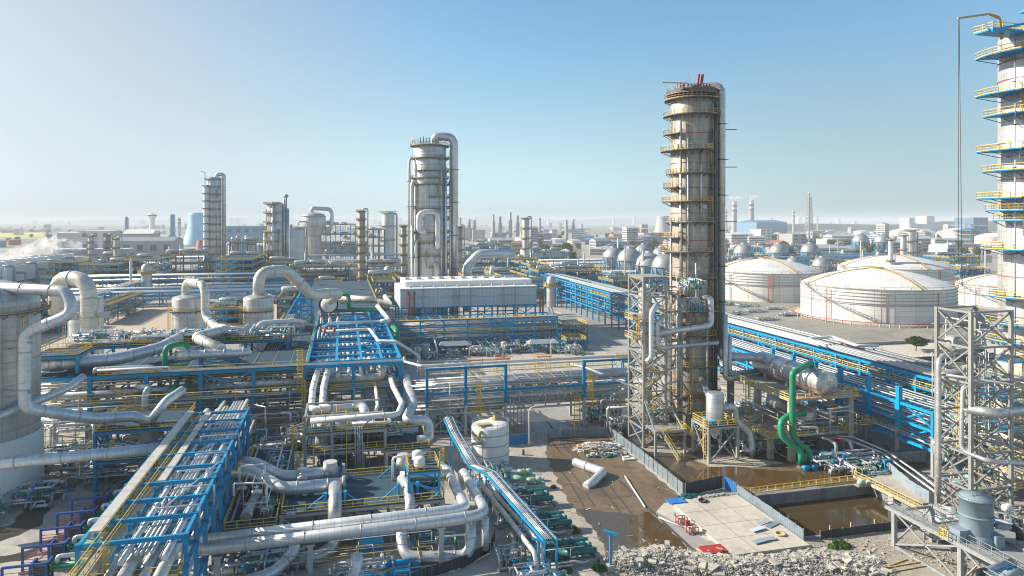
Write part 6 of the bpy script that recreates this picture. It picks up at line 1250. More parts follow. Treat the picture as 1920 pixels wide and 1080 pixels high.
def ridge(seed, pts, n, s0, s1, hh, sp):
    rr = random.Random(seed); q = MB()
    for i in range(n):
        k = rr.randrange(len(pts) - 1); t = rr.random(); cx = pts[k][0] + (pts[k + 1][0] - pts[k][0]) * t; cy = pts[k][1] + (pts[k + 1][1] - pts[k][1]) * t; w = rr.gauss(0, 1)
        x, y = cx + rr.gauss(0, sp * .5), cy + w * sp; z = max(0, hh * (1 - abs(w) * .45)) * rr.uniform(.3, 1); s = rr.uniform(s0, s1) * (1 if rr.random() < .92 else rr.uniform(1.6, 4.2)); ps = []
        if x > 70 and y > 92: continue
        for k_ in range(8): ps.append((x + (1 if k_ in (1, 2, 5, 6) else -1) * s * rr.uniform(.4, 1.1), y + (1 if k_ in (2, 3, 6, 7) else -1) * s * rr.uniform(.4, 1.1), max(0, z + (1 if k_ > 3 else -1) * s * rr.uniform(.3, .8))))
        q.add(ps, [(3, 2, 1, 0), (4, 5, 6, 7), (0, 1, 5, 4), (1, 2, 6, 5), (2, 3, 7, 6), (3, 0, 4, 7)])
    return q
rp = [PXL(1165, 1062), PXL(1250, 1050), PXL(1350, 1068), PXL(1450, 1068), PXL(1560, 1055), PXL(1640, 1072)]
ridge(5, rp, 20000, .025, .10, 1.4, 2.1).build('rubble_heap', M['rub'], label='long heap of broken grey concrete along the bottom edge', cat='rubble', kind='stuff')
ridge(6, [PXL(1130, 1080), PXL(1400, 1062), PXL(1540, 1035), PXL(1720, 1030), PXL(1820, 1070)], 6000, .02, .07, .15, 3).build('gravel', M['silt'], label='loose gravel scattered round the rubble heap', cat='gravel', kind='stuff')
bp = [PXL(1075, 832), PXL(1120, 838), PXL(1160, 850)]
q, mm = heap('h', '', *PXL(1118, 841), 5.4, 2.6, 1.1, 520, 0, .12, .42, 9, mats=[1, 2, 3, 4]); q.build('rubbish_heap', [M['bag'], M['bag'], M['conc'], M['rusty']], label='heap of white sacks and scrap in the corner of the fence', cat='rubbish', kind='stuff')
q, mm = heap('h', '', *PXL(1140, 853), 4.6, 1.5, .6, 220, 0, .12, .34, 19, mats=[1, 2, 3, 4]); q.build('scrap_heap', [M['teal'], M['dsteel'], M['bag'], M['conc']], label='lower scrap pile with green netting beside the white sacks', cat='rubbish', kind='stuff')
u, v = PXL(1180, 862); q = MB(); q.box(u - 1.4, u + 1.2, v - .5, v + .6, .05, .3); q.box(u - 1.2, u + .2, v + .3, v + 1.1, .3, .5); q.build('board_stack', M['bag'], label='stack of pale boards in front of the scrap pile', cat='boards')
T = thing('manhole_cover', 'large flat red hatch lying beside the rubble heap', 'hatch', (55.6, 93.6, 0)); hu, hv = PXL(1337, 1035)
q = MB(); q.box(hu - 1.9, hu + 1.9, hv - 1.2, hv + 1.2, .35, .5); q.build('lid', M['red'], T); q = MB(); q.box(hu - 2.05, hu + 2.05, hv - 1.35, hv + 1.35, .02, .35); q.build('frame', M['conc'], T)
for i, (px, py) in enumerate(((1278, 982), (1298, 1000))):
    u, v = PXL(px, py); T = thing('generator', 'small red framed generator on the pale apron, %s one' % ('rear', 'front')[i], 'generator', (u, v, 0)); q = MB()
    for a in (-.8, .8):
        for b in (-.5, .5): q.beam((u + a, v + b, .03), (u + a, v + b, 1.1), .1)
    for z in (.2, 1.1):
        for b in (-.5, .5): q.beam((u - .8, v + b, z), (u + .8, v + b, z), .1)
        for a in (-.8, .8): q.beam((u + a, v - .5, z), (u + a, v + .5, z), .1)
    q.build('frame', M['red'], T); q = MB(); q.box(u - .5, u + .4, v - .3, v + .3, .25, .9); q.lathe((u, v, .9), [(.2, 0), (.2, .3), (.01, .3)], 10); q.build('engine', M['galv'], T)
    if i: q = MB(); q.box(u - .9, u - .2, v + .3, v + .8, 1.1, 1.9); q.build('tank', M['red'], T)
u, v = PXL(1267, 945); q = MB(); q.box(u - 1.6, u + 1.7, v - 1.0, v + 1.0, .46, .62); q.build('blue_tarpaulin', M['tarp'], label='blue tarpaulin at the head of the pale slab', cat='tarpaulin')
u, v = PXL(1288, 936); q, _ = heap('h', '', u, v, 2.2, .9, .4, 110, 0, .08, .2, 3); q.v = [(a, b, c + .47) for a, b, c in q.v]; q.build('green_netting', M['teal'], label='crumpled green netting beside the blue tarpaulin', cat='netting', kind='stuff')
u, v = PXL(1345, 934); q, _ = heap('h', '', u, v, 4.5, .6, .25, 240, 0, .05, .16, 4); q.v = [(a, b, c + .46) for a, b, c in q.v]; q.build('stone_row', M['rub'], label='row of loose stones along the fence on the pale slab', cat='stones', kind='stuff')
u, v = PXL(1318, 945); q = MB(); q.lathe((u, v, .6), [(.55, -.12), (.8, -.1), (.8, .1), (.55, .12), (.55, -.12)], 20); q.build('tyre', M['black'], label='black tyre lying on the pale slab by the netting', cat='tyre')
u, v = PXL(1463, 1008); q = MB(); q.lathe((u, v, .6), [(.6, -.1), (.85, -.1), (.85, .1), (.6, .1), (.6, -.1)], 18); q.build('rusty_ring', M['rusty'], label='rusty ring lying near the corner of the pale slab', cat='ring')
for i, (px, py, a) in enumerate(((1432, 985, .4), (1448, 990, .6), (1440, 1018, 0), (1425, 1022, .2), (1420, 1000, .3))):
    u, v = PXL(px, py); q = MB(); q.beam((u - 1.3, v - a, .5 + .05 * i), (u + 1.3, v + a, .58 + .05 * i), 1.0, .05); q.build('loose_sheet', M['fence'] if i % 2 else M['broof'], label='loose metal sheet lying at the corner of the pale slab', cat='sheet', group='loose sheets at the slab corner')
u, v = PXL(1632, 1055); q, _ = heap('h', '', u, v, 1.4, .7, .7, 60, 0, .25, .5, 8); q.build('sack', M['bag'], label='white sack slumped on the gravel below the basin', cat='sack')
for i, ((a, b)) in enumerate((((1635, 1070), (1725, 1055)), ((1650, 1078), (1735, 1062)), ((1640, 1072), (1700, 1050)))):
    pa, pb = PXL(*a), PXL(*b); q = MB(); q.beam((*pa, .12), (*pb, .14), .18, .1); q.build('plank', M['rusty'], label='old plank lying on the gravel at the bottom right', cat='plank', group='old planks on the gravel')
def tuft(name, label, u, v, r, h, n, m='grass', seed=1):
    rr = random.Random(seed); q = MB()
    for i in range(n):
        a = rr.uniform(0, 6.28); d = r * rr.random() ** .5; x, y = u + d * math.cos(a), v + d * math.sin(a); z = h * rr.uniform(.1, 1) * (1 - d / r * .6); s = rr.uniform(.1, .22); b = rr.uniform(0, 3.14)
        q.add([(x - s * math.cos(b), y - s * math.sin(b), z), (x + s * math.cos(b), y + s * math.sin(b), z + rr.uniform(-.1, .1)), (x + rr.uniform(-.1, .1), y, z + s * 1.8)], [(0, 1, 2)])
    q.build(name, M[m], label=label, cat='weeds')
for i, (px, py, r, h, lab) in enumerate(((1577, 1024, 1.3, .8, 'bright green weeds at the outer foot of the basin fence'), (1562, 1028, .7, .5, 'small weed tuft next to the bright green weeds'), (1078, 998, .9, .8, 'dark green bush beside the second teal machine'), (1123, 1068, 1.0, .5, 'low weeds by the blue T topped post'), (1063, 1072, .8, .5, 'weeds at the plinth of the nearest teal machine'), (1038, 915, .5, .5, 'small weed tuft by the pale green pumps'), (1490, 1040, .5, .3, 'tiny weed tuft in the rubble'))):
    tuft('weeds', lab, *PXL(px, py), r, h, int(260 * r), seed=i)
# workers
def person(u, v, z, label, ang=0, lean=0.0):
    T = thing('person', label, 'person', (u, v, z)); sk = [(0, 0, .92), (0, 0, 1.15), (0, 0, 1.42), (0, 0, 1.55), (.0, 0, 1.68)]
    me = bpy.data.meshes.new('person_body'); vs = [(0, 0, .95), (0, 0, 1.2), (0, 0, 1.42), (0, 0, 1.52), (0, .01, 1.66), (.1, 0, .88), (.12, .04, .48), (.12, 0, .06), (-.1, 0, .88), (-.12, -.1, .48), (-.13, -.12, .06), (.2, 0, 1.4), (.27, -.02, 1.12), (.25, -.24, 1.0), (-.2, 0, 1.4), (-.27, .02, 1.12), (-.24, -.22, 1.02), (.12, -.12, .04), (-.13, -.24, .04)]
    es = [(0, 1), (1, 2), (2, 3), (3, 4), (0, 5), (5, 6), (6, 7), (0, 8), (8, 9), (9, 10), (2, 11), (11, 12), (12, 13), (2, 14), (14, 15), (15, 16), (7, 17), (10, 18)]
    rs = [.16, .15, .17, .06, .1, .1, .075, .05, .1, .075, .05, .07, .055, .035, .07, .055, .035, .045, .045]
    me.from_pydata(vs, es, []); o = bpy.data.objects.new('body', me); COL.objects.link(o); o.parent = T; o.modifiers.new('skin', 'SKIN')
    for i, r in enumerate(rs): me.skin_vertices[0].data[i].radius = (r, r)
    me.skin_vertices[0].data[0].use_root = True
    s = o.modifiers.new('sub', 'SUBSURF'); s.levels = 1; s.render_levels = 1; me.materials.append(M['overall']); T.rotation_euler.z += rad(ang)
    q = MB(); q.lathe((u, v, z + 1.7), [(.16, -.02), (.14, .06), (.08, .12), (.01, .14)], 12); BASE[T.name] = (u, v, z); q.build('helmet', M['helmet'], T)
    q = MB(); q.lathe((u, v - .02, z + 1.55), [(.02, 0), (.09, .04), (.105, .12), (.09, .18)], 10); q.build('face', M['skin'], T)
u, v = PXL(1684, 901); person(u, v, 0.02, 'person in dark blue overalls and a red helmet standing by the silver pump pipes')
u, v = PXL(1716, 897); person(u, v, 0.02, 'person in dark overalls and an orange helmet, right of the other worker', 60)


rr = random.Random(77); q = MB()
for i in range(170):
    k = rr.randrange(len(rp) - 1); t = rr.random(); x = rp[k][0] + (rp[k + 1][0] - rp[k][0]) * t + rr.gauss(0, .8); y = rp[k][1] + (rp[k + 1][1] - rp[k][1]) * t + rr.gauss(0, 1.6); z = rr.uniform(.3, 1.3)
    if x > 69 and y > 92: continue
    a = rr.uniform(0, 3.14); L = rr.uniform(.3, .9); q.m = rr.randrange(3); q.beam((x - L * math.cos(a), y - L * math.sin(a), z - rr.uniform(-.2, .3)), (x + L * math.cos(a), y + L * math.sin(a), z + rr.uniform(-.2, .3)), rr.uniform(.4, 1.0), rr.uniform(.12, .25))
q.build('broken_slabs', [M['conc'], M['rub'], M['bright']], label='larger broken concrete slabs jutting from the rubble heap', cat='rubble', kind='stuff')
def track(pts, w, z, m='wet', name='tyre_track'):
    P = [PXL(*p) for p in pts]; q = MB()
    for off in (-.9, .9):
        for a, b in zip(P[:-1], P[1:]):
            L = math.dist(a, b); nx, ny = (b[1] - a[1]) / L, -(b[0] - a[0]) / L; q.add([(a[0] + nx * (off - w), a[1] + ny * (off - w), z), (b[0] + nx * (off - w), b[1] + ny * (off - w), z), (b[0] + nx * (off + w), b[1] + ny * (off + w), z), (a[0] + nx * (off + w), a[1] + ny * (off + w), z)], [(0, 1, 2, 3)])
    q.build(name, M[m], kind='structure')
track([(1050, 800), (1110, 880), (1165, 950), (1200, 1000)], .16, .026); track([(1040, 860), (1075, 900), (1105, 950)], .14, .030, 'wet')
track([(985, 760), (1020, 800), (1060, 850)], .14, .027, 'wet'); track([(60, 1050), (150, 980), (230, 900)], .15, .026, 'asph'); track([(880, 660), (1000, 655), (1180, 645)], .3, .03, 'road'); track([(1090, 640), (1040, 600), (1025, 560)], .3, .03, 'asph')
q = MB()
for v in (95.3, 100.2, 105.4): q.box(56.4, 69.5, v, v + .06, .45, .456)
for u in (60.6, 65.2): q.box(u, u + .06, 90.5, 110.5, .457, .462)
q.build('slab_joints', M['asph'], kind='structure')
for i in range(40):
    px, py = R.uniform(960, 1330), R.uniform(850, 1030); u, v = PXL(px, py)
    if u > 59.8: continue
    q = MB(); a = R.uniform(0, 3.14); L = R.uniform(.3, 1.4); q.beam((u, v, .08), (u + L * math.cos(a), v + L * math.sin(a), .1), R.uniform(.06, .3), .06); q.build('scrap', M[R.choice(('rusty', 'bag', 'steel', 'conc', 'dsteel'))], label='small scrap of wood or metal lying on the silt and mud road', cat='scrap', group='scraps on the muddy road')
M['sph'] = mat('dull_silver_sphere', (.38, .40, .41), .5, .45, .1, .2, (.34, .34, .34), .6, .3, 2.2)
# ================================================================ columns further back
def at(px, Y): return UV((px - 960) / 1280 * Y, Y)
def zt(py, Y): return CAM_H + (415 - py) / 1280 * Y
# second column with the great hooked riser
u, v = at(806, 330); r = 7.9
T2 = tower('tall_column', 'wide silver column behind the white building with a great hooked pipe over its top', u, v, r, 0, 88, 'shell', [(86, 150, 400, 1.6), (80, 200, 400, 1.4), (74, 210, 400, 1.3), (70.5, 150, 400, 1.2), (67.5, 190, 390, 1.4), (61.5, 260, 385, 1.6), (56, 200, 380, 1.4), (51, 280, 390, 1.6), (44.5, 170, 390, 1.3), (39.6, 150, 400, 1.4), (33.5, 150, 400, 1.2), (28, 260, 390, 1.4), (19.5, 150, 400, 1.4), (14, 270, 390, 1.4)], rings=[24, 30.5, 36.5, 42, 47.5, 53.5, 59, 65, 72, 77, 83], dome=2, ladders=[(290, 62, 68), (330, 15, 40), (340, 45, 62), (250, 28, 36), (312, 28, 36)], n=56, platm='dsteel', railm='rusty', ringm='galv', railt=.13, manholes=4)
vpipe(T2, u, v, r, -12, 3.8, 3, 91, 2.0, 'alu', 16, 'over', 20)
vpipe(T2, u, v, r, 192, 2.4, 3, 80, .75, 'alu', 12, 'in')
vpipe(T2, u, v, r, 205, 2.0, 3, 69, .95, 'pipe', 12, 'in')
vpipe(T2, u, v, r, 212, 2.6, 3, 48, .8, 'pipe', 12); vpipe(T2, u, v, r, 222, 1.8, 3, 41, .7, 'cream', 12, 'in')
vpipe(T2, u, v, r, 300, 1.2, 3, 82, .45, 'alu', 12); vpipe(T2, u, v, r, 318, 1.4, 3, 76, .5, 'pipe', 12); vpipe(T2, u, v, r, 330, 2.6, 3, 70, .5, 'alu', 12)
vpipe(T2, u, v, r, 282, 1.6, 3, 30, 1.35, 'cream', 12, 'in', 16)
q = MB()
a0 = (u - 4.4, v - r - 2.4); q.tube([(u - 2, v - 6, 45), (u - 4.6, v - r - 1.6, 45), (u - 6.4, v - r - 1.6, 46), (u - 6.4, v - r - 1.6, 54), (u + 2.4, v - r - 2.6, 55), (u + 2.4, v - r - 2.6, 38), (u + 2, v - 6, 36.5)], 1.25, 18, 3.2); q.build('looping_duct', M['pipe'], T2)
q = MB()
for i in range(7): x = u - 5 + i * 1.4; q.tube([(x, v - 4, 86), (x, v - 4, 89.5 + R.random())], .22, 6)
q.rail([(u + 8.4 * math.cos(k * .35), v + 8.4 * math.sin(k * .35), 87.6) for k in range(19)], 1.3, 1.8, .13); q.build('top_fittings', M['dsteel'], T2)
q = MB(); q.beam((u + 7, v - 2, 18), (u + 11, v - 3, 18), .3)
for i in range(36): z = 6 + i * 2.1; q.beam((u + r * .9, v - 3.6, z), (u + r * .9 + 2.6, v - 3.6, z + .5), .16)
q.box(u + 8.9, u + 9.1, v - 3.8, v - 3.6, 2, 84); q.build('side_steelwork', M['rusty'], T2)
# twin column far left
u, v = at(402, 640); h3 = zt(331, 640)
T3 = tower('tall_column', 'tallest slim twin column at the left, before the pale cooling tower', u, v, 6.2, 0, h3, 'shell', [(h3 - 3 - i * 7, 170, 330, 2.4) for i in range(12)], rings=[10 + 8 * i for i in range(9)], dome=2, n=32, ringm='galv', railm='steel', railt=.2)
q = MB(); q.lathe((u - 6.2, v - 4.6, 0), [(2.7, 0), (2.7, h3 - 10), (2, h3 - 8.4), (.01, h3 - 8)], 20); q.build('lit_side_column', M['white'], T3)  # sunlit brightness of the slim left tube put into its white colour
for i in range(12): q = MB(); q.ringbar((u - 6.2, v - 4.6, 6 + i * 7), 2.7, 1.6, 16, 150, 320, h=.5); q.build('side_platform', M['dsteel'], T3)
vpipe(T3, u, v, 6.2, -10, 2.6, 2, h3 + 2, 1.8, 'alu', 14, 'over', 12); vpipe(T3, u, v, 6.2, 300, 1.2, 2, h3 - 12, .6, 'alu', 14)
q = MB(); q.tube([(u - 7.6, v - 3, h3 - 30), (u - 7.6, v - 3, h3 + 3.4), (u - 12, v - 3, h3 + 5)], .3, 6); q.build('davit', M['steel'], T3)
# third column
u, v = at(516, 600); h4 = zt(378, 600)
T4 = tower('tall_column', 'silver column with orange tinted left side standing above the arched ducts', u, v, 7.0, 0, h4, 'shell', [(h4 - 2 - i * 8.2, 150, 300, 3.2) for i in range(6)], rings=[6 + 7 * i for i in range(8)], dome=2, n=36, platm='rusty', railm='rusty', railt=.22, ringm='galv', ladders=[(250, 10, 34), (210, 30, 60)])
for a, off, ht, pr, mm in ((-8, 3.4, h4 - 6, 1.5, 'alu'), (-20, 1.2, h4 + 2, .8, 'alu'), (0, 6.5, h4 - 20, 1.0, 'pipe'), (262, .6, h4 - 1, 1.4, 'pipe'), (300, 1.4, h4 - 24, .7, 'alu'), (200, 2, 40, .8, 'cream')): vpipe(T4, u, v, 7, a, off, 2, ht, pr, mm, 14, None, 12)
q = MB(); q.tube([(u + 9, v, 20), (u + 9, v, h4 + 3)], .9, 10); q.lathe((u + 9, v, h4 + 3), [(.9, 0), (2.1, 1.2), (2.1, 2.6), (.9, 3.6), (.01, 3.7)], 14); q.build('capped_stack', M['steel'], T4)
for (nm, lab, px, Y, hp, r, m, pl) in (('slim_column', 'slim weathered column right of centre left, half hidden by the pipe units', 678, 450, 394, 2.4, 'oldshell', 9), ('slim_column', 'very slim grey column left of the wide silver column', 757, 470, 422, 1.9, 'oldshell', 6),
        ('round_vessel', 'domed silver vessel with a side pipe seen between the slim columns', 728, 900, 396, 8.2, 'shell', 3), ('slim_column', 'lone dark silver column right of the wide silver column', 986, 620, 408, 3.2, 'shell', 5), ('slim_column', 'leftmost of three slim silver columns at the far left', 171, 640, 442, 2.6, 'shell', 5),
        ('slim_column', 'middle one of three slim silver columns at the far left', 202, 640, 440, 2.6, 'oldshell', 5), ('slim_column', 'rightmost of three slim silver columns at the far left, set lower', 219, 540, 446, 2.2, 'shell', 4), ('slim_column', 'short column on the right edge of the wide silver column', 861, 560, 424, 2.6, 'oldshell', 4),
        ('slim_column', 'banded stub column in front of the far white tanks', 1708, 700, 430, 5, 'shell', 3), ('slim_column', 'slender white column in front of the far tanks', 1670, 480, 448, 1.7, 'pipe', 2), ('slim_column', 'thin column left of the banded stub', 1694, 690, 440, 3, 'shell', 2)):
    u, v = at(px, Y); H = zt(hp, Y)
    T = tower(nm, lab, u, v, r, 0, H, m, [(H - 1 - i * (H - 8) / pl, 150, 330, max(1.2, r * .5)) for i in range(pl)], rings=[H * k / 7 for k in range(1, 7)], n=24, ringm='steel', railm='rusty', railt=.16, cat='column' if 'column' in nm else 'vessel')
    vpipe(T, u, v, r, -10, 1.2 + r * .2, 1, H + (1 if r < 4 else -3), max(.3, r * .16), 'alu', 12, 'over' if r > 2 else None, 8)
# cyclone vessel
u, v = at(588, 780); q = MB(); T = thing('cyclone_vessel', 'wide topped silver vessel with a conical waist and arched duct, left of centre', 'vessel', (u, v, 0))
q.lathe((u, v, 0), [(8.5, 0), (8.5, 34), (13.5, 44), (13.5, 56), (11, 58.5), (5, 60), (.01, 60.4)], 36); q.build('shell', M['shell'], T); q = MB()
for z, rr_ in ((56, 13.6), (44, 13.6), (34, 8.6), (20, 8.6)): q.ringbar((u, v, z), rr_, .8, 32, h=.5)
for a in range(8): x = rad(a * 45 + 10); q.beam((u + 13 * math.cos(x), v + 13 * math.sin(x), 46), (u + 16 * math.cos(x), v + 16 * math.sin(x), 2), .6)
q.build('rings_and_legs', M['steel'], T); q = MB(); q.tube([(u - 2, v, 59), (u - 2, v, 65), (u + 20, v, 64), (u + 20, v, 42), (u + 12, v, 40)], 2.3, 14, 6); q.build('arched_duct', M['alu'], T)
for i, (px, rr_, hp) in enumerate(((554, 10, 424), (441, 4.6, 452), (457, 4.6, 452), (433, 2.4, 455), (471, 2.4, 455))):
    Y = 740 if i == 0 else 690; u, v = at(px, Y); H = zt(hp, Y); T = tower('round_vessel', 'banded silver vessel %s' % ('left of the wide topped vessel', 'right of the twin column, left one of the pair', 'right of the twin column, right one of the pair', 'at the foot of the twin column', 'beside the pair of banded vessels')[i], u, v, rr_, 0, H, 'shell', [(H - 2, 0, 360, 1.2)], rings=[H * k / 6 for k in range(1, 6)], n=24, ringm='steel', railm='steel', railt=.2, cat='vessel')
    vpipe(T, u, v, rr_, 0, 2, 1, H + 5, .9, 'alu', 14, 'over', 10)
# flare tower and chimneys
T = thing('flare_tower', 'thin silver lattice flare tower on the right skyline', 'flare tower', (*at(1517, 1250), 0)); u, v = at(1517, 1250); H = zt(362, 1250); q = MB()
for k in range(4):
    a = rad(45 + 90 * k); c0 = (u + 8 * math.cos(a), v + 8 * math.sin(a), 0); c1 = (u + 4.2 * math.cos(a), v + 4.2 * math.sin(a), H - 6); q.beam(c0, c1, .8)
    a2 = rad(135 + 90 * k); n = 13
    for i in range(n):
        t0, t1 = i / n, (i + 1) / n; R0, R1 = 8 - 3.8 * t0, 8 - 3.8 * t1; p = (u + R0 * math.cos(a), v + R0 * math.sin(a), (H - 6) * t0); w = (u + R1 * math.cos(a2), v + R1 * math.sin(a2), (H - 6) * t1); w0 = (u + R0 * math.cos(a2), v + R0 * math.sin(a2), (H - 6) * t0); p1 = (u + R1 * math.cos(a), v + R1 * math.sin(a), (H - 6) * t1)
        q.beam(p, w, .5); q.beam(w0, p1, .5); q.beam(p, w0, .5)
q.build('lattice', M['galv'], T); q = MB(); q.tube([(u, v, 0), (u, v, H)], 1.3, 10); q.tube([(u, v, H - 3), (u, v, H + 1)], 2, 10); q.build('flare_pipe', M['galv'], T)
def chimney(px, Y, hp, r0, r1, label, bands=True):
    u, v = at(px, Y); H = zt(hp, Y); T = thing('chimney', label, 'chimney', (u, v, 0)); q = MB(); q.lathe((u, v, 0), [(r0, 0), (r1, H * .96), (r1 * 1.08, H * .97), (r1 * 1.08, H), (r1 * .8, H)], 24); q.build('shaft', M['stack'], T)
    if bands:
        q = MB()
        for t in (.70, .84): rr_ = r0 + (r1 - r0) * t + .15; q.lathe((u, v, H * t), [(rr_, 0), (rr_ - .05, H * .07)], 24)
        q.build('red_bands', M['bred'], T)
        q = MB()
        for t in (.77, .91): rr_ = r0 + (r1 - r0) * t + .15; q.lathe((u, v, H * t), [(rr_, 0), (rr_ - .05, H * .045)], 24)
        q.build('white_bands', M['white'], T)
    return u, v, H
smk = [chimney(1377, 2500, 378, 11, 8, 'thick smoking chimney with red bands, left of the smoking pair'), chimney(1409, 2550, 376, 11, 8, 'thick smoking chimney with red bands, right of the smoking pair')]
chimney(1362, 2300, 391, 3.5, 2.5, 'thin chimney left of the two smoking ones'); chimney(1488, 3000, 393, 6, 4, 'slim red banded chimney between the smoking pair and the flare tower'); chimney(1533, 3300, 402, 4, 3, 'small distant chimney right of the flare tower')
chimney(336, 2300, 408, 6, 5, 'short red banded chimney left of the pale cooling tower'); chimney(1447, 2700, 409, 3, 3, 'short thin chimney before the flare tower', False)
for i, (px, hp) in enumerate(((863, 408), (925, 402), (938, 405), (957, 398), (971, 404), (1062, 412), (880, 411), (890, 412), (1012, 409), (1075, 411))):
    u, v = at(px, 1700); H = zt(hp, 1700); q = MB(); q.lathe((u, v, 0), [(4.5, 0), (4.5, H * .7), (3, H * .75), (3, H)], 12); q.build('distant_column', M['stack'], label='slim grey column on the hazy middle skyline', cat='column', group='slim columns on the hazy middle skyline')
def ctower(px, Y, hp, hb, w, label, m):
    u, v = at(px, Y); H = zt(hp, Y); q = MB(); n = 12; pr = []
    for i in range(n + 1):
        t = i / n; r = w * (.60 + .40 * ((1 - t) ** 2.0)) + (w * .03 * max(0, t - .8) * 5); pr.append((r, hb + (H - hb) * t))
    pr += [(pr[-1][0] * .95, H), (pr[-1][0] * .93, H - 8)]; q.lathe((u, v, 0), pr, 48); T = thing('cooling_tower', label, 'cooling tower', (u, v, 0)); q.build('shell', M[m], T); q = MB()
    for k in range(28): a = k * 6.2832 / 28; q.beam((u + w * 1.0 * math.cos(a), v + w * math.sin(a), hb), (u + w * 1.05 * math.cos(a + .1), v + w * 1.05 * math.sin(a + .1), 0), .9)
    q.build('legs', M['conc'], T); return u, v, H
ctower(373, 1400, 399, 3, 32, 'hyperbolic cooling tower painted sky blue and white, far left', 'ctblue')
ctower(1243, 2400, 405, 5, 34, 'distant pale cooling tower left of the brown column', 'stack')
q = MB(); u, v = at(380, 1100); q.lathe((u, v, 0), [(10.5, 0), (8.6, zt(450, 1100))], 28); q.lathe((u, v, 0), [(8.7, 20), (.01, 20)], 20); q.build('salmon_tank', mat('salmon_paint', (.55, .22, .20), .6), label='small salmon pink tapered tank before the sky blue cooling tower', cat='tank')
T = thing('control_tower', 'white flared top tower among the far left sheds', 'tower', (*at(285, 1250), 0)); u, v = at(285, 1250); H = zt(400, 1250); q = MB(); q.lathe((u, v, 0), [(7, 0), (5, H * .5), (4.4, H * .85), (8, H * .92), (8.4, H * .96), (5, H * .97), (2, H), (.01, H)], 24); q.build('shaft', M['white'], T); q = MB(); q.lathe((u, v, H * .93), [(8.2, 0), (8.5, 1.2)], 24); q.tube([(u, v, H), (u, v, H + 4)], .4, 6); q.build('windows', M['glass'], T)
u, v = at(324, 1350); H = zt(402, 1350); q = MB(); q.box(u - 3.6, u + 3.6, v - 3.6, v + 3.6, 0, H); T = thing('blue_tower', 'slender blue clad tower left of the sky blue cooling tower', 'tower', (u, v, 0)); q.build('shaft', M['bblue'], T); q = MB()
for k in range(14): q.box(u - 3.8, u + 3.8, v - 3.8, v + 3.8, H * k / 14, H * k / 14 + .6)
q.build('floor_bands', M['azure'], T)
u, v = at(237, 2000); q = MB(); q.lathe((u, v, 0), [(6, 0), (6, zt(409, 2000)), (.01, zt(405, 2000))], 12); q.build('silo', M['bblue'], label='small pointed silo on the far left skyline', cat='silo')
# ================================================================ tanks and spheres
def tank(label, px0, px1, pyt, pyb, Y=None, name='storage_tank', stair=True, rings=4, dome=.11, m='tank', group=None):
    """a tank whose wall spans px0..px1 at its centre line, top of near rim pyt, near base pyb"""
    Yn = FPX * CAM_H / (pyb - 415.0); t0, t1 = math.atan((px0 - 960) / FPX), math.atan((px1 - 960) / FPX); m_, h_ = (t0 + t1) / 2, (t1 - t0) / 2
    D = Yn / (math.cos(m_) - math.sin(h_)); r = D * math.sin(h_); Yc = D * math.cos(m_); u, v = UV(D * math.sin(m_), Yc); H = CAM_H - (pyt - 415) / FPX * Yn
    T = thing(name, label, 'storage tank', (u, v, 0), group); h = r * 2 * dome; pr = [(r, 0), (r, H)] + [(r * math.cos(a), H + h * math.sin(a)) for a in [i * math.pi / 18 for i in range(1, 9)]] + [(.01, H + h)]
    q = MB(); q.lathe((u, v, 0), [(r, 0), (r, H)], 96); q.build('wall', M[m], T)
    R_ = (r * r + h * h) / (2 * h); q = MB(); q.lathe((u, v, 0), [(r - .01, H)] + [(r * (1 - k / 12), H + math.sqrt(max(0, R_ * R_ - (r * (1 - k / 12)) ** 2)) - (R_ - h)) for k in range(1, 12)] + [(.01, H + h)], 96); q.build('roof', M[m], T)
    q = MB()
    for k in range(rings): q.ringbar((u, v, H - .3 - k * H * .095), r, .35, 96, h=.22)
    q.ringbar((u, v, H * .56), r, .3, 96, h=.25); q.build('rings', M['steel'], T)
    q = MB(); n = 40; q.rail([(u + (r + .3) * math.cos(k * 6.2832 / n), v + (r + .3) * math.sin(k * 6.2832 / n), H) for k in range(n + 1)], 1.3, 4, .16, False); q.build('rim_railing', M['rusty'], T)
    if stair:
        q = MB(); w = math.degrees(math.atan2(-v, -u)) ; n = 26; a0, a1 = w - 62, w + 8; P = []
        for k in range(n + 1): t = k / n; a = rad(a0 + (a1 - a0) * t); P.append((u + (r + .8) * math.cos(a), v + (r + .8) * math.sin(a), H * (1 - t) + .3))
        for p, p2 in zip(P[:-1], P[1:]): q.beam(p, p2, 1.1, .35); q.beam((p[0], p[1], p[2] + 1.2), (p2[0], p2[1], p2[2] + 1.2), .16); q.beam(p, (p[0], p[1], p[2] + 1.2), .12)
        q.build('stair', M['steel'], T)
        q = MB()
        for ang in (a0 + 2, a0 + 95):
            prev = None
            for k in range(0, 13):
                rr_ = r * (1 - k / 12); p = (u + rr_ * math.cos(rad(ang)), v + rr_ * math.sin(rad(ang)), H + math.sqrt(max(0, R_ * R_ - rr_ ** 2)) - (R_ - h) + .2)
                if prev: q.beam(prev, p, 1.4, .2); q.beam((prev[0], prev[1], prev[2] + 1.1), (p[0], p[1], p[2] + 1.1), .2)
                prev = p
        q.lathe((u, v, H + h - .2), [(4, 0), (4, .9), (3.6, .9)], 20); q.build('roof_walkway', M['rusty'], T)
        q = MB()
        for da in (-52, -36, -33, 4, 8, 46): a = rad(w + da); q.tube([(u + (r + .6) * math.cos(a), v + (r + .6) * math.sin(a), .4), (u + (r + .6) * math.cos(a), v + (r + .6) * math.sin(a), H - 1)], .16, 6)
        q.build('downpipes', M['red'], T)
    return u, v, r, H
K1 = tank('largest white domed tank, nearest, with a long stair down its left side', 1501, 1796, 545, 613, rings=5)
tank('white domed tank directly behind the nearest one', 1570, 1791, 506, 552, rings=4)
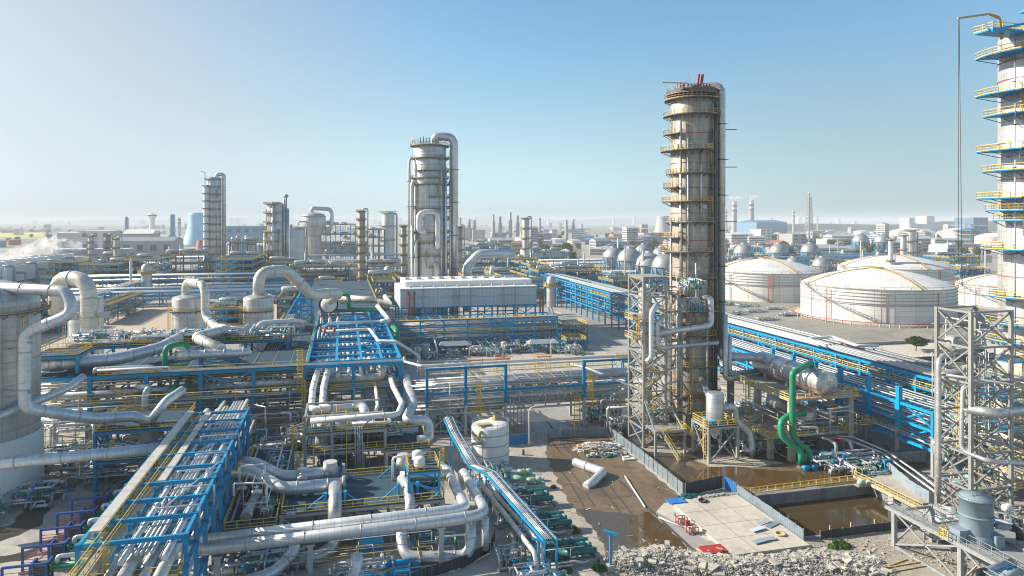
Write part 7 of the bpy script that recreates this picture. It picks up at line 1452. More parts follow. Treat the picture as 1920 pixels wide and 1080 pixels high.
tank('white domed tank just right of the brown column', 1330, 1542, 514, 568, rings=5)
tank('white domed tank partly behind the right hand column', 1791, 2010, 541, 584, rings=5)
tank('cream tank on the far right, left of the far pair', 1660, 1754, 437, 456, stair=False, m='tank'); tank('cream tank on the far right, right of the far pair', 1756, 1850, 436, 457, m='tank')
tank('small low cream tank left of the banded stub column', 1607, 1648, 453, 463, stair=False); tank('half hidden cream tank near the right edge of the frame', 1827, 1900, 444, 460, stair=False)
tank('tan roofed tank with a yellow rail beyond the tan yard', 226, 299, 539, 553, stair=False, rings=2, m='bwarm', dome=.06)
tank('small far tank at the left of the first far shed', 108, 131, 437, 446, stair=False, rings=1); tank('second small far tank by the first far shed', 132, 150, 434, 444, stair=False, rings=1)
tank('orange round tank by the yellow field', 14, 40, 450, 460, stair=False, rings=1, m='orange', dome=.05); tank('low blue grey tank at the left edge by the orange one', -12, 12, 452, 464, stair=False, rings=1, m='bblue', dome=.05)
for i, (a, b, t, bb) in enumerate(((1600, 1630, 434, 441), (1640, 1664, 433, 440), (1030, 1060, 449, 456), (1000, 1026, 450, 457), (1064, 1090, 451, 458), (1178, 1200, 450, 459), (1120, 1143, 452, 460))): tank('low white tank in the far tank rows', a, b, t, bb, stair=False, rings=1, group='low white tanks in the far rows', dome=.08)
q = MB(); uu, vv_, rr_, HH = K1
for k in range(64):
    a = k * 6.2832 / 64; q.beam((uu + (rr_ + 5.5) * math.cos(a), vv_ + (rr_ + 5.5) * math.sin(a), 0), (uu + (rr_ + 5.5) * math.cos(a), vv_ + (rr_ + 5.5) * math.sin(a), 1.9), .35)
n = 64; q2 = MB(); q2.tube([(uu + (rr_ + 5.5) * math.cos(k * 6.2832 / n), vv_ + (rr_ + 5.5) * math.sin(k * 6.2832 / n), 2.0) for k in range(n + 1)], .18, 6, 0)
T = thing('fire_ring_pipe', 'red pipe ring on small concrete posts round the nearest white tank', 'pipe', (uu, vv_, 0)); q.build('posts', M['conc'], T); q2.build('ring', M['red'], T)
q = MB(); q.lathe((uu, vv_, 0), [(rr_ + 3, .03), (rr_ + 3, 1.0), (rr_ - 1, 1.0)], 96); q.build('tank_plinth', M['conc'], label='concrete plinth under the nearest white tank', cat='plinth')
def sphere():
    T = thing('gas_sphere', 'silver storage sphere with a sloping stair, right of the brown column', 'gas sphere', (0, -700, 0), 'gas storage spheres'); r = 8.8; z = 15.7; q = MB(); q.lathe((0, -700, z), [(max(.01, r * math.cos(a)), r * math.sin(a)) for a in [(-90 + i * 10) * math.pi / 180 for i in range(19)]], 32); q.build('shell', M['sph'], T)
    q = MB()
    for k in range(12): a = k * 6.2832 / 12; q.tube([(r * math.cos(a), -700 + r * math.sin(a), 0), (r * math.cos(a), -700 + r * math.sin(a), z)], .4, 6); a2 = a + .5236; q.beam((r * math.cos(a), -700 + r * math.sin(a), 1), (r * math.cos(a2), -700 + r * math.sin(a2), z - 3), .18)
    q.build('legs', M['azure'], T); q = MB(); q.beam((r * 1.5, -700 - 4, 0), (1.5, -700 - 1.5, z + r), .9, .5); q.beam((r * 1.5, -700 - 5, 1.5), (1.5, -700 - 2.5, z + r + 1.5), .25); q.lathe((0, -700, z + r - .4), [(2.4, 0), (2.4, 1.2), (2, 1.2)], 16); q.ringbar((0, -700, z), r + .1, .9, 32, h=.2); q.build('stair_and_crown', M['steel'], T); return T
SP = sphere(); SPP = [SP]
names = ('first from the left in the left group', 'second from the left in the left group', 'front one of the left group', 'just left of the brown column', 'behind the left group', 'behind the left group, next to the column', 'half hidden behind the brown column')
for i, (px, pyt, Y, s) in enumerate(((1150, 463, 640, 1.0), (1181, 464, 560, 1.02), (1217, 472, 510, 1.0), (1248, 474, 490, 1.0), (1207, 457, 720, 1.1), (1240, 462, 650, 1.05), (1262, 470, 600, 1), (1394, 456, 700, 1.15), (1460, 456, 720, .95), (1519, 455, 730, .95), (1541, 481, 560, .85), (1390, 484, 560, 1), (1452, 480, 600, .9), (1487, 481, 610, .75), (1614, 434, 1000, .95), (1655, 433, 980, .9))):
    H = zt(pyt, Y); sc = H / 24.7; u, v = at(px, Y); lab = 'silver storage sphere, ' + (names[i] if i < 7 else ('nearest the right side of the brown column', 'middle of the three in the far right row', 'right end of the far right row', 'largest in the front right row, behind the white tanks', 'low one touching the right side of the brown column', 'low one in the front right row', 'small low one in the front right row', 'far white one left of the cream tanks', 'far white one beside the cream tanks')[i - 7])
    sc = max(.7, min(1.3, sc)); put(SPP, 0, (u, v, 0), (i * 37) % 90 - 30, lab, 'gas storage spheres', sc)
# ================================================================ white air cooler building
WB = thing('cooler_building', 'long white windowless box building raised on blue steel legs', 'building', (52.5, 300, 0))
q = MB(); q.box(23.5, 82, 285, 318, 14.2, 21.8); q.build('wall', mat('white_metal_cladding', (.62, .66, .69), .5, 0, .05, .2, (.5, .52, .54), .4, 0, 0, 0), WB)
q = MB(); q.box(23.2, 82.3, 284.7, 300, 21.8, 22.1); q.box(26, 81.5, 291, 316, 22.1, 24.4); q.build('roof', M['white'], WB)
q = MB()
for u in [24 + i * 9.6 for i in range(7)]:
    for v in (285.5, 301, 317): q.beam((u, v, 0), (u, v, 14.2), .6)
for v in (285.5, 317): q.beam((24, v, 13.9), (82, v, 13.9), .6, .6); q.beam((24, v, 7.4), (82, v, 7.4), .4, .5)
for i in (1, 3, 5, 6): 
    if i < 6: q.beam((24 + i * 9.6, 285.4, 7.6), (33.6 + i * 9.6, 285.4, 13.6), .3); q.beam((33.6 + i * 9.6, 285.4, 7.6), (24 + i * 9.6, 285.4, 13.6), .3)
q.build('legs', M['azure'], WB)
q = MB()
for i in range(36): q.box(24.4 + i * 1.6, 24.5 + i * 1.6, 284.93, 285, 14.4, 21.7)
for i in range(9): q.box(23.42, 23.5, 286 + i * 3.5, 286.1 + i * 3.5, 14.4, 21.7)
q.box(23.4, 82.1, 284.9, 285, 17.9, 18.05); q.box(23.4, 82.1, 284.85, 285, 21.4, 21.6); q.build('panel_joints', M['galv'], WB)
q = MB()
for i in range(11): q.box(27 + i * 5, 29 + i * 5, 302, 306, 24.4, 25.2); q.tube([(28 + i * 5, 288, 22.1), (28 + i * 5, 288, 23)], .4, 8)
q.build('roof_vents', M['galv'], WB)
q = MB()
for u in (27, 29.2): q.tube([(u, 284.4, 8), (u, 284.4, 21)], .35, 8)
q.build('red_risers', M['red'], WB)
q = MB()
for u in (33, 46, 48, 53, 67, 72.5): q.tube([(u, 284.5, 8), (u, 284.5, 21.5)], .2, 6); q.beam((u - 2.5, 284.6, 18.6), (u + 2.5, 284.6, 18.6), .25)
q.build('wall_pipes', M['galv'], WB)
q = MB(); q.lathe((83.4, 284, 0), [(.4, 0), (.4, 20)], 8); q.lathe((84.6, 284, 0), [(.4, 0), (.4, 20)], 8); q.build('side_risers', M['bred'], WB)
WF = rack('blue rack full of dark pipes before the white building', 20, 84, 262, 275, [4.5, 7, 9.5, 12], 9.5, 'u', .55, 'azure', 'azure', .05, True, cross=1)
for z in (4.6, 7.1, 9.6): 
    for b in lin(262.6, 274.5, 6): pipe([(18, b, z + .35), (86, b, z + .35)], R.uniform(.2, .4), R.choice(('galv', 'alu', 'steel')), 'dull pipe in the rack before the white building', group='pipes in the rack before the white building', n=6)
q = MB(); q.rail([(20, 261.8, 12), (84, 261.8, 12)], t=.14); q.rail([(32, 261.6, 7), (84, 261.6, 7)], t=.12); q.build('railing', M['yel'], WF)
q = MB(); q.box(20, 84, 261.7, 263.5, 12.0, 12.15); q.build('walkway', M['rusty'], WF)
for i, (u, v) in enumerate(((41, 254), (74.6, 250))):
    T = thing('canopy', 'small white roofed open canopy on blue legs, %s' % ('left one with grey pumps behind', 'right one beside the roadway')[i], 'canopy', (u, v, 0)); q = MB()
    q.add([(u - 6, v - 2, 3.6), (u + 6, v - 2, 3.6), (u + 6, v + 4, 3.6), (u - 6, v + 4, 3.6), (u - 4.6, v + 1, 4.9), (u + 4.6, v + 1, 4.9)], [(0, 1, 5, 4), (2, 3, 4, 5), (1, 2, 5), (3, 0, 4), (3, 2, 1, 0)]); q.build('roof', M['broof'], T); q = MB()
    for a in (-4.5, 0, 4.5):
        for b in (-1.3, 3.3): q.beam((u + a, v + b, 0), (u + a, v + b, 3.6), .25)
    q.build('legs', M['azure'], T)
for i in range(26):
    u = 24 + (i % 9) * 7.6 + R.uniform(-2, 2); v = 252 + (i // 9) * 9 + R.uniform(-2, 2)
    if i % 9 > 7: v -= 6
    put(MF, i, (u, v if v < 262 or i > 17 else v + 14, .03), (0, 90, 180)[i % 3], 'pumps and pipework standing before the white building', 'pump clutter before the white building', (.8, .9, .9))
for (lab, a, b, c_, d, lv) in (('small blue framed pipe unit right of the white building', 86, 97, 262, 276, [4, 8]), ('small railed platform by the right canopy', 84, 92, 250, 258, [4]), ('grey pipe unit in front of the brown lattice, by the road', 88, 96, 206, 214, [4.5])): frame(lab, a, b, c_, d, lv, 5, 7, .35, 'azure', t=.12)
for i, (u, v) in enumerate(((27, 250), (31, 256), (47, 256.5), (85, 256), (66, 257), (60, 253))):
    tower('small_vessel', 'small upright grey vessel among the pumps, %s' % ('far left', 'second from left', 'behind the left canopy', 'right of the right canopy', 'left of the right canopy', 'between the canopies')[i], u, v, 1.3, 0, 4.4, 'shell', n=16, dome=.6, ringm='galv', cat='vessel')
for (lab, pts, r, m) in (('long white pipe on the kerb before the canopies', [(22, 238, 1), (58, 236, 1)], .3, 'white'), ('white angled pipe left of the left canopy', [(34, 262, 7), (34, 250, 2.4), (30, 246, .6)], .35, 'white'), ('long silver pipe on sleepers beyond the truss bridge', [(18, 203, .8), (96, 203, .8)], .4, 'pipe'), ('second silver pipe on sleepers beyond the truss bridge', [(18, 204.5, .8), (96, 204.5, .8)], .3, 'pipe'), ('fat white pipe at the left end of the white building', [(20, 330, 14), (20, 300, 14), (12, 290, 17.4), (-2, 300, 17.6)], 1.3, 'cream'), ('white hooked pipe right of the wide silver column', [(60, 332, 6), (60, 332, 28), (66, 332, 34), (84, 332, 34)], 2.2, 'pipe'), ('white hooked pipe leading into the blue skids', [(92, 360, 3), (92, 360, 18), (78, 360, 18), (78, 356, 26)], 1.2, 'pipe')): pipe(pts, r, m, lab, n=14)
q = MB(); q.box(62, 66, 199, 202.5, .03, .3); q.build('red_mat', M['red'], label='flat red slab lying by the roadway behind the bridge', cat='slab')
q = MB(); q.box(52, 53.4, 206, 207, .03, 1.6); q.build('red_cabinet', M['red'], label='small red cabinet by the roadway behind the bridge', cat='cabinet')
# ================================================================ middle distance: process structures with equipment
def hvess(): 
    T = thing('horizontal_vessel', 'x', 'vessel', (0, -800, 0)); q = MB(); q.lathe((-6, -800, 3), [(.01, -1), (1.2, -.7), (1.8, 0), (1.8, 12), (1.2, 12.7), (.01, 13)], 20, axis='x'); q.build('shell', M['shell'], T); q = MB(); q.box(-4, -3.2, -801.6, -798.4, 0, 2); q.box(3.2, 4, -801.6, -798.4, 0, 2); q.build('saddles', M['conc'], T); return T
def vvess():
    T = thing('upright_vessel', 'x', 'vessel', (0, -820, 0)); q = MB(); q.lathe((0, -820, 0), [(2, 0), (2, 11), (1.6, 12), (.8, 12.6), (.01, 12.8)], 20); q.build('shell', M['shell'], T); q = MB(); q.ringbar((0, -820, 9), 2, 1.2, 16); q.rail([(3.2 * math.cos(k * .45), -820 + 3.2 * math.sin(k * .45), 9) for k in range(15)], 1.1, 1.4, .14); q.build('platform', M['rusty'], T); return T
HVS, VVS = [hvess()], [vvess()]
def unit(label, px0, px1, Y, top, dep, nl=3, mc='azure', seed=0, eq=True):
    u0, v0 = at(px0, Y); w = (px1 - px0) / 1280 * Y * 1.0; lv = [top * (k + 1) / nl for k in range(nl)]
    frame(label, u0, u0 + w, v0, v0 + dep, lv, max(6, w / 7), max(6, dep / 4), .45, mc, 'deck', 'yel', True, t=.2, name='process_structure', cat='process structure', decks=range(nl))
    rr = random.Random(seed)
    if eq:
        for k in range(max(1, int(w / 11))):
            for L in [0] + lv:
                if rr.random() < .5: put(MF, rr.randrange(5), (u0 + 6 + k * 11, v0 + dep * rr.uniform(.2, .8), L + .15), rr.choice((0, 90)), 'pipework on a far steel structure', 'pipework on the far structures', (.8, min(1.4, dep / 8), .8))
            if rr.random() < .6: put(HVS, 0, (u0 + 7 + k * 11, v0 + dep * .5, lv[-1] + .15), 0, 'horizontal silver vessel on top of a far steel structure', 'silver vessels on the far structures', rr.uniform(.7, 1))
blocks = [('blue and yellow stepped structure at the far left, front left block', 92, 140, 540, 17, 24, 4), ('blue and yellow structure beside the three slim columns, centre block', 148, 215, 480, 19, 50, 5), ('low structure with yellow rails left of the stepped blocks', 75, 120, 470, 11, 14, 3), ('long blue structure behind the slim columns', 232, 288, 500, 21, 60, 4), ('dark structure with yellow stairs in the middle left', 285, 307, 480, 18, 20, 4), ('tall blue frame building with a tan deck, left of the orange tinted column', 405, 470, 490, 22, 110, 5), ('open blue frame behind the tan yard, left', 180, 235, 560, 20, 30, 3), ('open blue frame behind the tan yard, right', 300, 380, 560, 22, 30, 3),
          ('blue frame between the arched pipe vessel and the great duct vessel', 392, 452, 300, 11, 30, 3), ('blue frame right of the great duct vessel', 520, 548, 330, 12, 40, 3), ('blue frame left of the hooped duct', 20, 100, 300, 10, 24, 3), ('grey frame at the left edge beyond the great vessel', -20, 60, 360, 12, 24, 3), ('blue frame between the hooped duct and the tan yard', 176, 200, 330, 9, 60, 2), ('pipe unit below the slim weathered column', 590, 640, 420, 12, 20, 2), ('pipe unit right of the slim weathered column', 690, 745, 430, 14, 20, 2), ('long railed deck behind the deck drum, left part', 545, 650, 480, 18, 26, 3), ('long railed deck behind the deck drum, right part', 655, 765, 480, 18, 26, 3), ('steel frame behind the cyclone vessel', 600, 665, 800, 46, 30, 4), ('steel frame left of the domed vessel', 690, 722, 820, 40, 30, 4),
          ('blue frame right of the wide silver column, near', 872, 925, 400, 17, 24, 3), ('yellow railed unit beyond the blue racks, left', 940, 990, 440, 14, 60, 3), ('yellow railed unit beyond the blue racks, middle', 995, 1035, 520, 16, 50, 3), ('bright blue unit beyond the long rack, nearest the brown column', 1150, 1215, 430, 12, 26, 2), ('bright blue frame filling the gap left of the spheres', 1010, 1135, 470, 15, 26, 3), ('blue frame in front of the sphere legs', 1120, 1250, 500, 9, 16, 2), ('blue frame beyond the tan grey roads', 930, 1010, 600, 16, 26, 3), ('long blue frame right of the brown column, before the low spheres', 1360, 1440, 640, 12, 20, 2), ('blue frame over the right of the nearest tank', 1560, 1700, 560, 9, 16, 2), ('blue frame behind the far right tank', 1800, 1870, 540, 12, 20, 2), ('low unit beyond the cross rack', 870, 935, 560, 20, 40, 3), ('blue unit in front of the spheres', 1060, 1130, 520, 14, 24, 3), ('far blue unit left of the spheres', 1000, 1070, 700, 18, 30, 2), ('far frame unit beyond the central column', 880, 960, 760, 22, 40, 3),
          ('blue unit right of the right sphere row', 1560, 1640, 620, 12, 30, 2), ('yellow railed unit behind the nearest white tanks', 1700, 1770, 560, 12, 30, 2), ('blue unit behind the right tanks', 1780, 1850, 640, 16, 30, 3), ('long blue frame between the sphere rows', 1340, 1420, 600, 14, 20, 2), ('long frame before the flare tower', 1430, 1530, 800, 20, 24, 2), ('far blue framed hall at the right edge', 1820, 1860, 1500, 40, 50, 4), ('process structure behind the pair of banded vessels', 430, 500, 640, 30, 30, 3), ('low railed structure under the twin column', 372, 420, 560, 14, 40, 2), ('process structure at the foot of the third column', 500, 560, 520, 18, 30, 3), ('structure left of the cooler building', 700, 742, 400, 14, 30, 2), ('structure right of the cyclone vessel', 640, 690, 640, 26, 30, 3)]
for i, (lab, a, b, Y, top, dep, nl) in enumerate(blocks): unit(lab, a, b, Y, top, dep, nl, 'azure' if i % 3 else 'blue', i)
rr = random.Random(4)
for i in range(150): # scattered equipment filling the plant floor
    px = rr.uniform(-40, 1900); Y = rr.choice((rr.uniform(290, 520), rr.uniform(420, 900)))
    if 1040 < px < 1330 and Y < 420: continue
    if px > 1330 and Y < 620: continue
    if 740 < px < 1010 and Y < 330: continue
    if px < 480 and Y < 440: continue
    u, v = at(px, Y)
    if 96 < u < 118 or 135 < u < 162: continue
    if -24 < u < 18 and v < 405: continue
    k = rr.random()
    if k < .62: put(MF, i, (u, v, .03), rr.choice((0, 90)), 'low pipework on the plant floor in the middle distance', 'pipework across the middle distance', (1.4, 1.8, rr.uniform(1, 2.2)))
    elif k < .8: put(HVS, 0, (u, v, .03), rr.choice((0, 90)), 'horizontal silver vessel on the plant floor in the middle distance', 'horizontal vessels in the middle distance', rr.uniform(.8, 1.6))
    else: put(VVS, 0, (u, v, .03), rr.uniform(0, 360), 'upright silver vessel on the plant floor in the middle distance', 'upright vessels in the middle distance', rr.uniform(.7, 1.7))
for i in range(70):
    px = rr.uniform(0, 1900); Y = rr.uniform(330, 1000)
    if px > 1300 and Y < 620: continue
    if px < 1330 and Y < 450: continue
    u, v = at(px, Y)
    if 96 < u < 118 or 135 < u < 165: continue
    q = MB(); r = rr.uniform(.5, 1.1); h = rr.uniform(14, 30); q.lathe((u, v, 0), [(r, 0), (r, h), (r * .6, h + 1), (r * .3, h + 3)], 10); q.build('thin_stack', M[rr.choice(('alu', 'cream', 'galv'))], label='thin upright stack rising from the middle distance plant', cat='stack', group='thin stacks of the middle distance')
# mechanical cooling towers with steam, far left
CT = thing('cooling_cells', 'long white block of cooling cells with dark bent pipes, far left', 'cooling tower', (-170, 340, 0)); cu0, cv0 = -250, 470; q = MB(); q.box(cu0 - 10, cu0 + 16, cv0 - 20, cv0 + 265, 0, 17); q.build('walls', M['white'], CT); q = MB(); q.box(cu0 + 16.02, cu0 + 16.3, cv0 - 20, cv0 + 265, .02, 5.5); q.build('louvres', M['glass'], CT)
q = MB()
for k in range(14): q.lathe((cu0 + 3, cv0 - 8 + 19 * k, 17), [(7.4, 0), (6.6, 1.6), (7, 3.4), (6.4, 3.4), (6, 1.5)], 24)
q.build('fan_stacks', M['white'], CT); q = MB(); q.rail([(cu0 + 16, cv0 - 20, 17), (cu0 + 16, cv0 + 265, 17)], t=.2); q.build('railing', M['rusty'], CT); q = MB()
for k in range(13): v = cv0 - 4 + 19 * k; q.tube([(cu0 + 22, v, .3), (cu0 + 22, v, 12 + 6 * (k % 2)), (cu0 + 15, v, 12 + 6 * (k % 2))], .9, 10)
q.build('bent_pipes', M['gunit'], CT)
# sheds and town
def shed(label, px0, px1, Y, h, dep, wm, rm='broof', wins=0, ridge_=0, name='shed', group=None, cat='building'):
    u, v = at((px0 + px1) / 2, Y); w = (px1 - px0) / 1280 * Y / 2; T = thing(name, label, cat, (u, v, 0), group); q = MB(); q.box(u - w, u + w, v, v + dep, 0, h); q.build('wall', M[wm], T); q = MB()
    if ridge_: q.add([(u - w - .5, v - .5, h + .02), (u + w + .5, v - .5, h + .02), (u + w + .5, v + dep + .5, h + .02), (u - w - .5, v + dep + .5, h + .02), (u - w - .5, v + dep / 2, h + ridge_), (u + w + .5, v + dep / 2, h + ridge_)], [(0, 1, 5, 4), (2, 3, 4, 5), (1, 2, 5), (3, 0, 4), (3, 2, 1, 0)])
    else: q.box(u - w - .4, u + w + .4, v - .4, v + dep + .4, h + .02, h + .8)
    q.build('roof', M[rm], T)
    if wins:
        n = max(2, int(2 * w / 14))
        for j in range(wins):
            for i in range(min(n, 24)):
                q = MB(); x = u - w + 2 * w * (i + .5) / n; z = h * (j + .45) / wins; q.box(x - w / n * .45, x + w / n * .45, v - .25, v + .1, z, z + h / wins * .35); q.build('window', M['glass'], T)
    return T
shed('long white hall behind the three slim columns, left part', 110, 152, 1150, 30, 60, 'bwall', 'white', 0)
shed('tall white hall behind the three slim columns, middle part', 152, 204, 1100, 34, 60, 'bwall', 'white', 2); shed('long white hall stretching to the flared tower', 203, 280, 1180, 32, 60, 'bwall', 'white', 2)
shed('grey shed with pale roof under the flared tower', 205, 320, 900, 24, 60, 'bwall', 'broof', 1, 5); shed('pale roofed annex beneath the flared tower', 233, 283, 1000, 32, 40, 'bwall', 'white', 0, 6); shed('dark open fronted hall below the white halls', 108, 235, 800, 17, 20, 'gunit', 'white', 0)
shed('blue glass hall right of the twin column', 425, 500, 1300, 40, 80, 'bblue', 'gunit', 2, 0); shed('pale roofed works right of the twin column', 425, 498, 1050, 14, 60, 'bwall', 'broof', 1, 4); shed('cream building with many windows behind the pipe units', 595, 690, 1000, 20, 30, 'bwarm', 'broof', 3)
shed('cream warehouse on the middle skyline, left one', 876, 890, 1900, 30, 60, 'bwarm'); shed('white warehouse on the middle skyline', 892, 910, 1850, 26, 60, 'bwall'); shed('cream building left of the brown column', 1218, 1246, 1500, 24, 40, 'bwarm', 'bred', 3); shed('pink building beside the cream one left of the brown column', 1207, 1217, 1500, 24, 30, 'bwarm', 'bred', 2)
shed('white building with windows left of the flare tower', 1484, 1514, 1250, 26, 40, 'bwall', 'broof', 4); shed('white office block right of the smoking chimneys', 1425, 1448, 1500, 32, 40, 'bwall', 'broof', 5); shed('long low white building behind the right spheres', 1380, 1418, 1050, 13, 20, 'bwall', 'bblue', 2); shed('white low building right of the flare tower', 1549, 1590, 1200, 18, 30, 'bwall', 'broof', 2); shed('blue hall on the skyline right of the chimneys', 1415, 1480, 2300, 46, 120, 'bblue', 'bblue', 0, 8); shed('small white shed with windows beyond the blue racks', 1141, 1160, 860, 10, 14, 'bwall', 'broof', 1); shed('long white low roof beyond the racks', 995, 1072, 930, 9, 60, 'bwall', 'white', 0, 3)
shed('blue grey glass block on the right skyline', 1822, 1856, 1900, 60, 60, 'bblue', 'gunit', 3); shed('white block of flats on the hill edge, right', 1736, 1754, 3300, 75, 60, 'bwall', 'broof'); shed('pair of pale blocks on the hill edge', 1704, 1716, 3300, 66, 60, 'bwall', 'broof')
# town protos
PT = []
for i, (w, d, h, wm, rm) in enumerate(((34, 16, 16, 'bwall', 'broof'), (22, 14, 24, 'bwall', 'conc'), (60, 26, 9, 'bwall', 'broof'), (26, 14, 13, 'bwarm', 'bred'), (50, 24, 10, 'bblue', 'bblue'), (16, 16, 38, 'bwall', 'conc'))):
    T = thing('town_building', 'x', 'building', (0, -900 - i * 40, 0)); b = -900 - i * 40; q = MB(); q.box(-w / 2, w / 2, b - d / 2, b + d / 2, 0, h); q.build('wall', M[wm], T); q = MB(); q.add([(-w / 2 - .5, b - d / 2 - .5, h + .02), (w / 2 + .5, b - d / 2 - .5, h + .02), (w / 2 + .5, b + d / 2 + .5, h + .02), (-w / 2 - .5, b + d / 2 + .5, h + .02), (-w / 2 + 1, b, h + 3), (w / 2 - 1, b, h + 3)], [(0, 1, 5, 4), (2, 3, 4, 5), (1, 2, 5), (3, 0, 4), (3, 2, 1, 0)]); q.build('roof', M[rm], T); q = MB()
    for z in range(int(h // 4)): q.box(-w / 2 + 1, w / 2 - 1, b - d / 2 - .2, b - d / 2 + .1, z * 4 + 1.4, z * 4 + 2.9); q.box(-w / 2 - .2, -w / 2 + .1, b - d / 2 + 1, b + d / 2 - 1, z * 4 + 1.4, z * 4 + 2.9)
    q.build('window_bands', M['glass'], T); PT.append(T)
rr = random.Random(21); cnt = 0
while cnt < 290:
    px = rr.uniform(-30, 1940); Y = 1000 / (rr.uniform(.08, 1.0) if px > 850 else rr.uniform(.08, .5))
    if px < 850 and rr.random() < .6: continue
    if px < 850 and Y < 2300: continue
    if px > 1600 and Y > 3300: continue
    i = rr.choices(range(6), (5, 4, 6, 4, 3, 1))[0]; s = rr.uniform(.8, 1.3); u, v = at(px, Y); put(PT, i, (u, v, .05), rr.choice((0, 90, 20, -25, 60)), ('long pale building of the hazy far town', 'pale block of the hazy far town', 'low pale shed of the hazy far town', 'cream red roofed house of the hazy far town', 'blue metal shed of the hazy far town', 'tall pale tower block of the hazy far town')[i], ('long pale buildings of the far town', 'pale blocks of the far town', 'low sheds of the far town', 'red roofed houses of the far town', 'blue sheds of the far town', 'tower blocks of the far town')[i], (s, s, s * rr.uniform(.7, 1.2))); cnt += 1
q = MB()  # hazy city on the horizon
for i in range(46):
    px = rr.uniform(0, 1900) if i % 3 else rr.uniform(700, 900); Y = rr.uniform(9000, 11500); u, v = at(px, Y); w = rr.uniform(25, 70); h = rr.uniform(50, 125); q = MB(); q.box(u - w / 2, u + w / 2, v, v + 50, 0, h); q.box(u - w / 4, u + w / 4, v + 10, v + 40, h, h + 6); q.build('distant_building', M['bwall'], label='faint tower block on the hazy horizon', cat='building', group='faint tower blocks on the horizon')
# trees
def tree(label, u, v, h, cr, seed, n=900, lean=.1, flat=.5, name='tree', group=None, trunk=.45, ls=.28):
    rr = random.Random(seed); T = thing(name, label, 'tree', (u, v, 0), group); q = MB(); th = h * trunk; q.tube([(u, v, 0), (u + lean, v, th * .6), (u + lean * 2, v, th)], h * .035, 7)
    cl = []
    for k in range(9): a = rr.uniform(0, 6.28); d = cr * rr.uniform(.2, .75); c = (u + lean * 2 + d * math.cos(a), v + d * math.sin(a), th + (h - th) * rr.uniform(.1, .7)); cl.append(c); q.tube([(u + lean * 2, v, th * .8), ((u + c[0]) / 2, (v + c[1]) / 2, th * 1.05), c], h * .014, 5)
    q.build('trunk', M['bark'], T); q = MB()
    for k in range(n):
        c = rr.choice(cl); s = rr.uniform(.6, 1.3) * ls; R3_ = cr * .45; p = Vector((rr.gauss(0, 1), rr.gauss(0, 1), rr.gauss(0, 1))).normalized() * R3_ * rr.uniform(.5, 1.05); x, y, z = c[0] + p.x, c[1] + p.y, c[2] + p.z * flat * 1.2; t = rr.uniform(0, 3.14); dx, dy = math.cos(t) * s, math.sin(t) * s
        q.add([(x - dx, y - dy, z - s * .3), (x + dx, y + dy, z), (x + dy * .6, y - dx * .6, z + s), (x - dx * .4, y + dy * .5, z + s * .8)], [(0, 1, 2, 3)])
    q.build('crown', M['leaf'], T); return T
u, v = PXL(1717, 658); tree('lone umbrella shaped tree behind the dark low wall near the tanks', u, v, 5.6, 5.2, 1, 3200, .3, .22, ls=.34)
u, v = PXL(1648, 662); T = thing('bare_shrub', 'small leafless shrub left of the lone tree', 'shrub', (u, v, 0)); q = MB()
for k in range(14): a = k * .9; q.beam((u, v, 0), (u + 1.3 * math.cos(a), v + 1.3 * math.sin(a), 2 + .6 * math.sin(k)), .05)
q.build('branches', M['bark'], T)
for k, (px, py) in enumerate(((1706, 673), (1728, 671), (1745, 669))): u, v = PXL(px, py); q = MB(); q.beam((u, v, 0), (u + .3, v, 1.6), .14); q.build('white_post', M['white'], label='short leaning white post in the grass strip before the dark wall', cat='post', group='white posts in the grass strip')
TP = tree('x', 0, -1300, 9, 4.5, 7, 260, 0, .9, 'far_tree', 'trees among the far town', .3, 1.0)
KIDS.clear(); TPL = [TP]; rr = random.Random(33)
for i in range(260):
    px = rr.uniform(0, 1900); Y = 1000 / rr.uniform(.12, 1.25)
    if px < 870 and Y < 1500: continue
    u, v = at(px, Y)
    if i % 3: u = round(u / 90) * 90; v += 0
    put(TPL, 0, (u, v, .02), rr.uniform(0, 360), 'dark green tree among the far town buildings', 'trees among the far town', rr.uniform(.9, 2.2))
for i, (px, py) in enumerate(((1385, 590), (1420, 585), (1455, 580), (1480, 592), (1400, 575), (1370, 572), (1440, 600))):
    u, v = PXL(px, py); put(MF, i, (u, v, .04), 0, 'low pipework with yellow and blue bits left of the nearest white tank', 'low pipework left of the nearest tank', (1.2, .8, .5))
# (kept)
# unused prototypes out of the scene
for T in MF + HVS + VVS + PT + TPL + SPP:
    if T.name not in USED:
        for c in list(T.children): bpy.data.objects.remove(c)
        bpy.data.objects.remove(T)
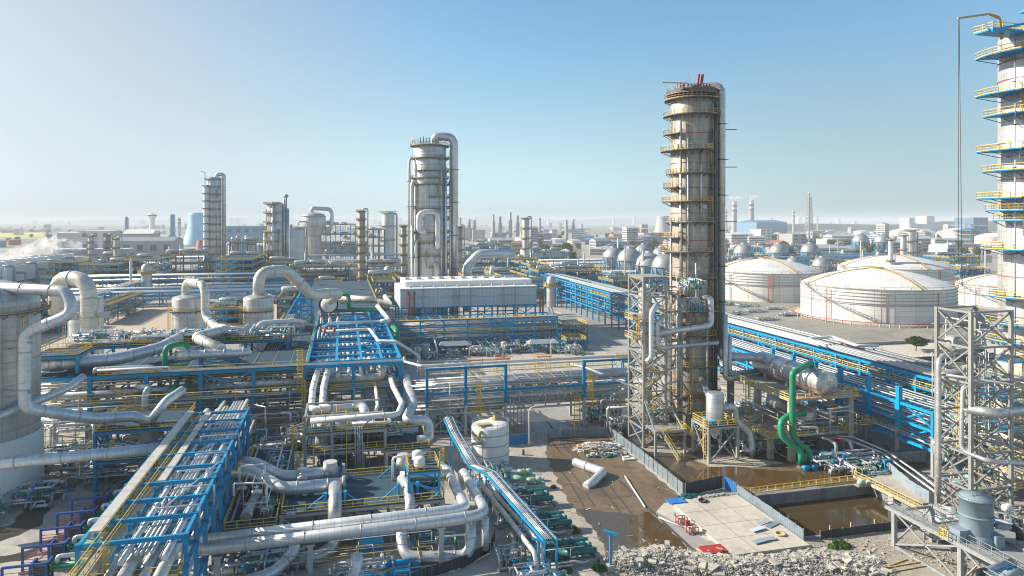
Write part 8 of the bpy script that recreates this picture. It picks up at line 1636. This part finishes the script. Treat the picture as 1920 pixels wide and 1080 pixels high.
# ================================================================ steam and haze
def vol(name, label, cat, pts, dens, kind='stuff', col=(1, 1, 1), scale=.06, thr=.45):
    m = bpy.data.materials.new(name); m.use_nodes = True; N = m.node_tree.nodes; L = m.node_tree.links; N.remove(N['Principled BSDF']); pv = N.new('ShaderNodeVolumePrincipled'); L.new(pv.outputs[0], N['Material Output'].inputs['Volume']); pv.inputs['Color'].default_value = (*col, 1); pv.inputs['Anisotropy'].default_value = .2
    tc = N.new('ShaderNodeTexCoord'); n1 = N.new('ShaderNodeTexNoise'); n1.inputs['Scale'].default_value = scale; n1.inputs['Detail'].default_value = 5; L.new(tc.outputs['Object'], n1.inputs['Vector']); mr = N.new('ShaderNodeMapRange'); L.new(n1.outputs['Fac'], mr.inputs['Value']); mr.inputs['From Min'].default_value = thr; mr.inputs['From Max'].default_value = thr + .2; mr.inputs['To Max'].default_value = dens; L.new(mr.outputs[0], pv.inputs['Density'])
    q = MB()
    for (x, y, z, r) in pts: q.lathe((x, y, z), [(max(.01, r * math.cos(a)), r * .75 * math.sin(a)) for a in [(-90 + i * 22.5) * math.pi / 180 for i in range(9)]], 14)
    return q.build(name, m, label=label, cat=cat, kind=kind)
P = []
for (px, py, r) in ((62, 476, 6), (72, 470, 8), (85, 466, 9), (98, 464, 9), (112, 464, 8), (124, 468, 7), (136, 462, 6), (20, 486, 7), (36, 480, 8), (5, 490, 7), (50, 474, 8)):
    Y = 600; u, v = at(px, Y); P.append((u, v, zt(py, Y), r * 1.45))
vol('steam', 'white steam drifting off the cooling cells at the far left', 'steam', P, .10, scale=.10, thr=.44)
P = []
for (u, v, H) in smk: P += [(u, v, H + 6, 9), (u - 12, v, H + 14, 11), (u + 12, v, H + 13, 11), (u + 26, v, H + 15, 8)]
vol('chimney_smoke', 'small puffs of white smoke over the two banded chimneys', 'smoke', P, .08, scale=.05, thr=.35)
hm = bpy.data.materials.new('haze'); hm.use_nodes = True; N = hm.node_tree.nodes; N.remove(N['Principled BSDF']); pv = N.new('ShaderNodeVolumePrincipled'); hm.node_tree.links.new(pv.outputs[0], N['Material Output'].inputs['Volume'])
pv.inputs['Color'].default_value = (.80, .86, .93, 1); pv.inputs['Density'].default_value = 0.00014; pv.inputs['Anisotropy'].default_value = 0
q = MB(); q.box(-9500, 16500, -2000, 26500, -5, 128); ho = q.build('haze', hm, label='pale haze over the plant and the far town', cat='haze', kind='stuff')
hm.cycles.homogeneous_volume = True if hasattr(hm.cycles, 'homogeneous_volume') else None
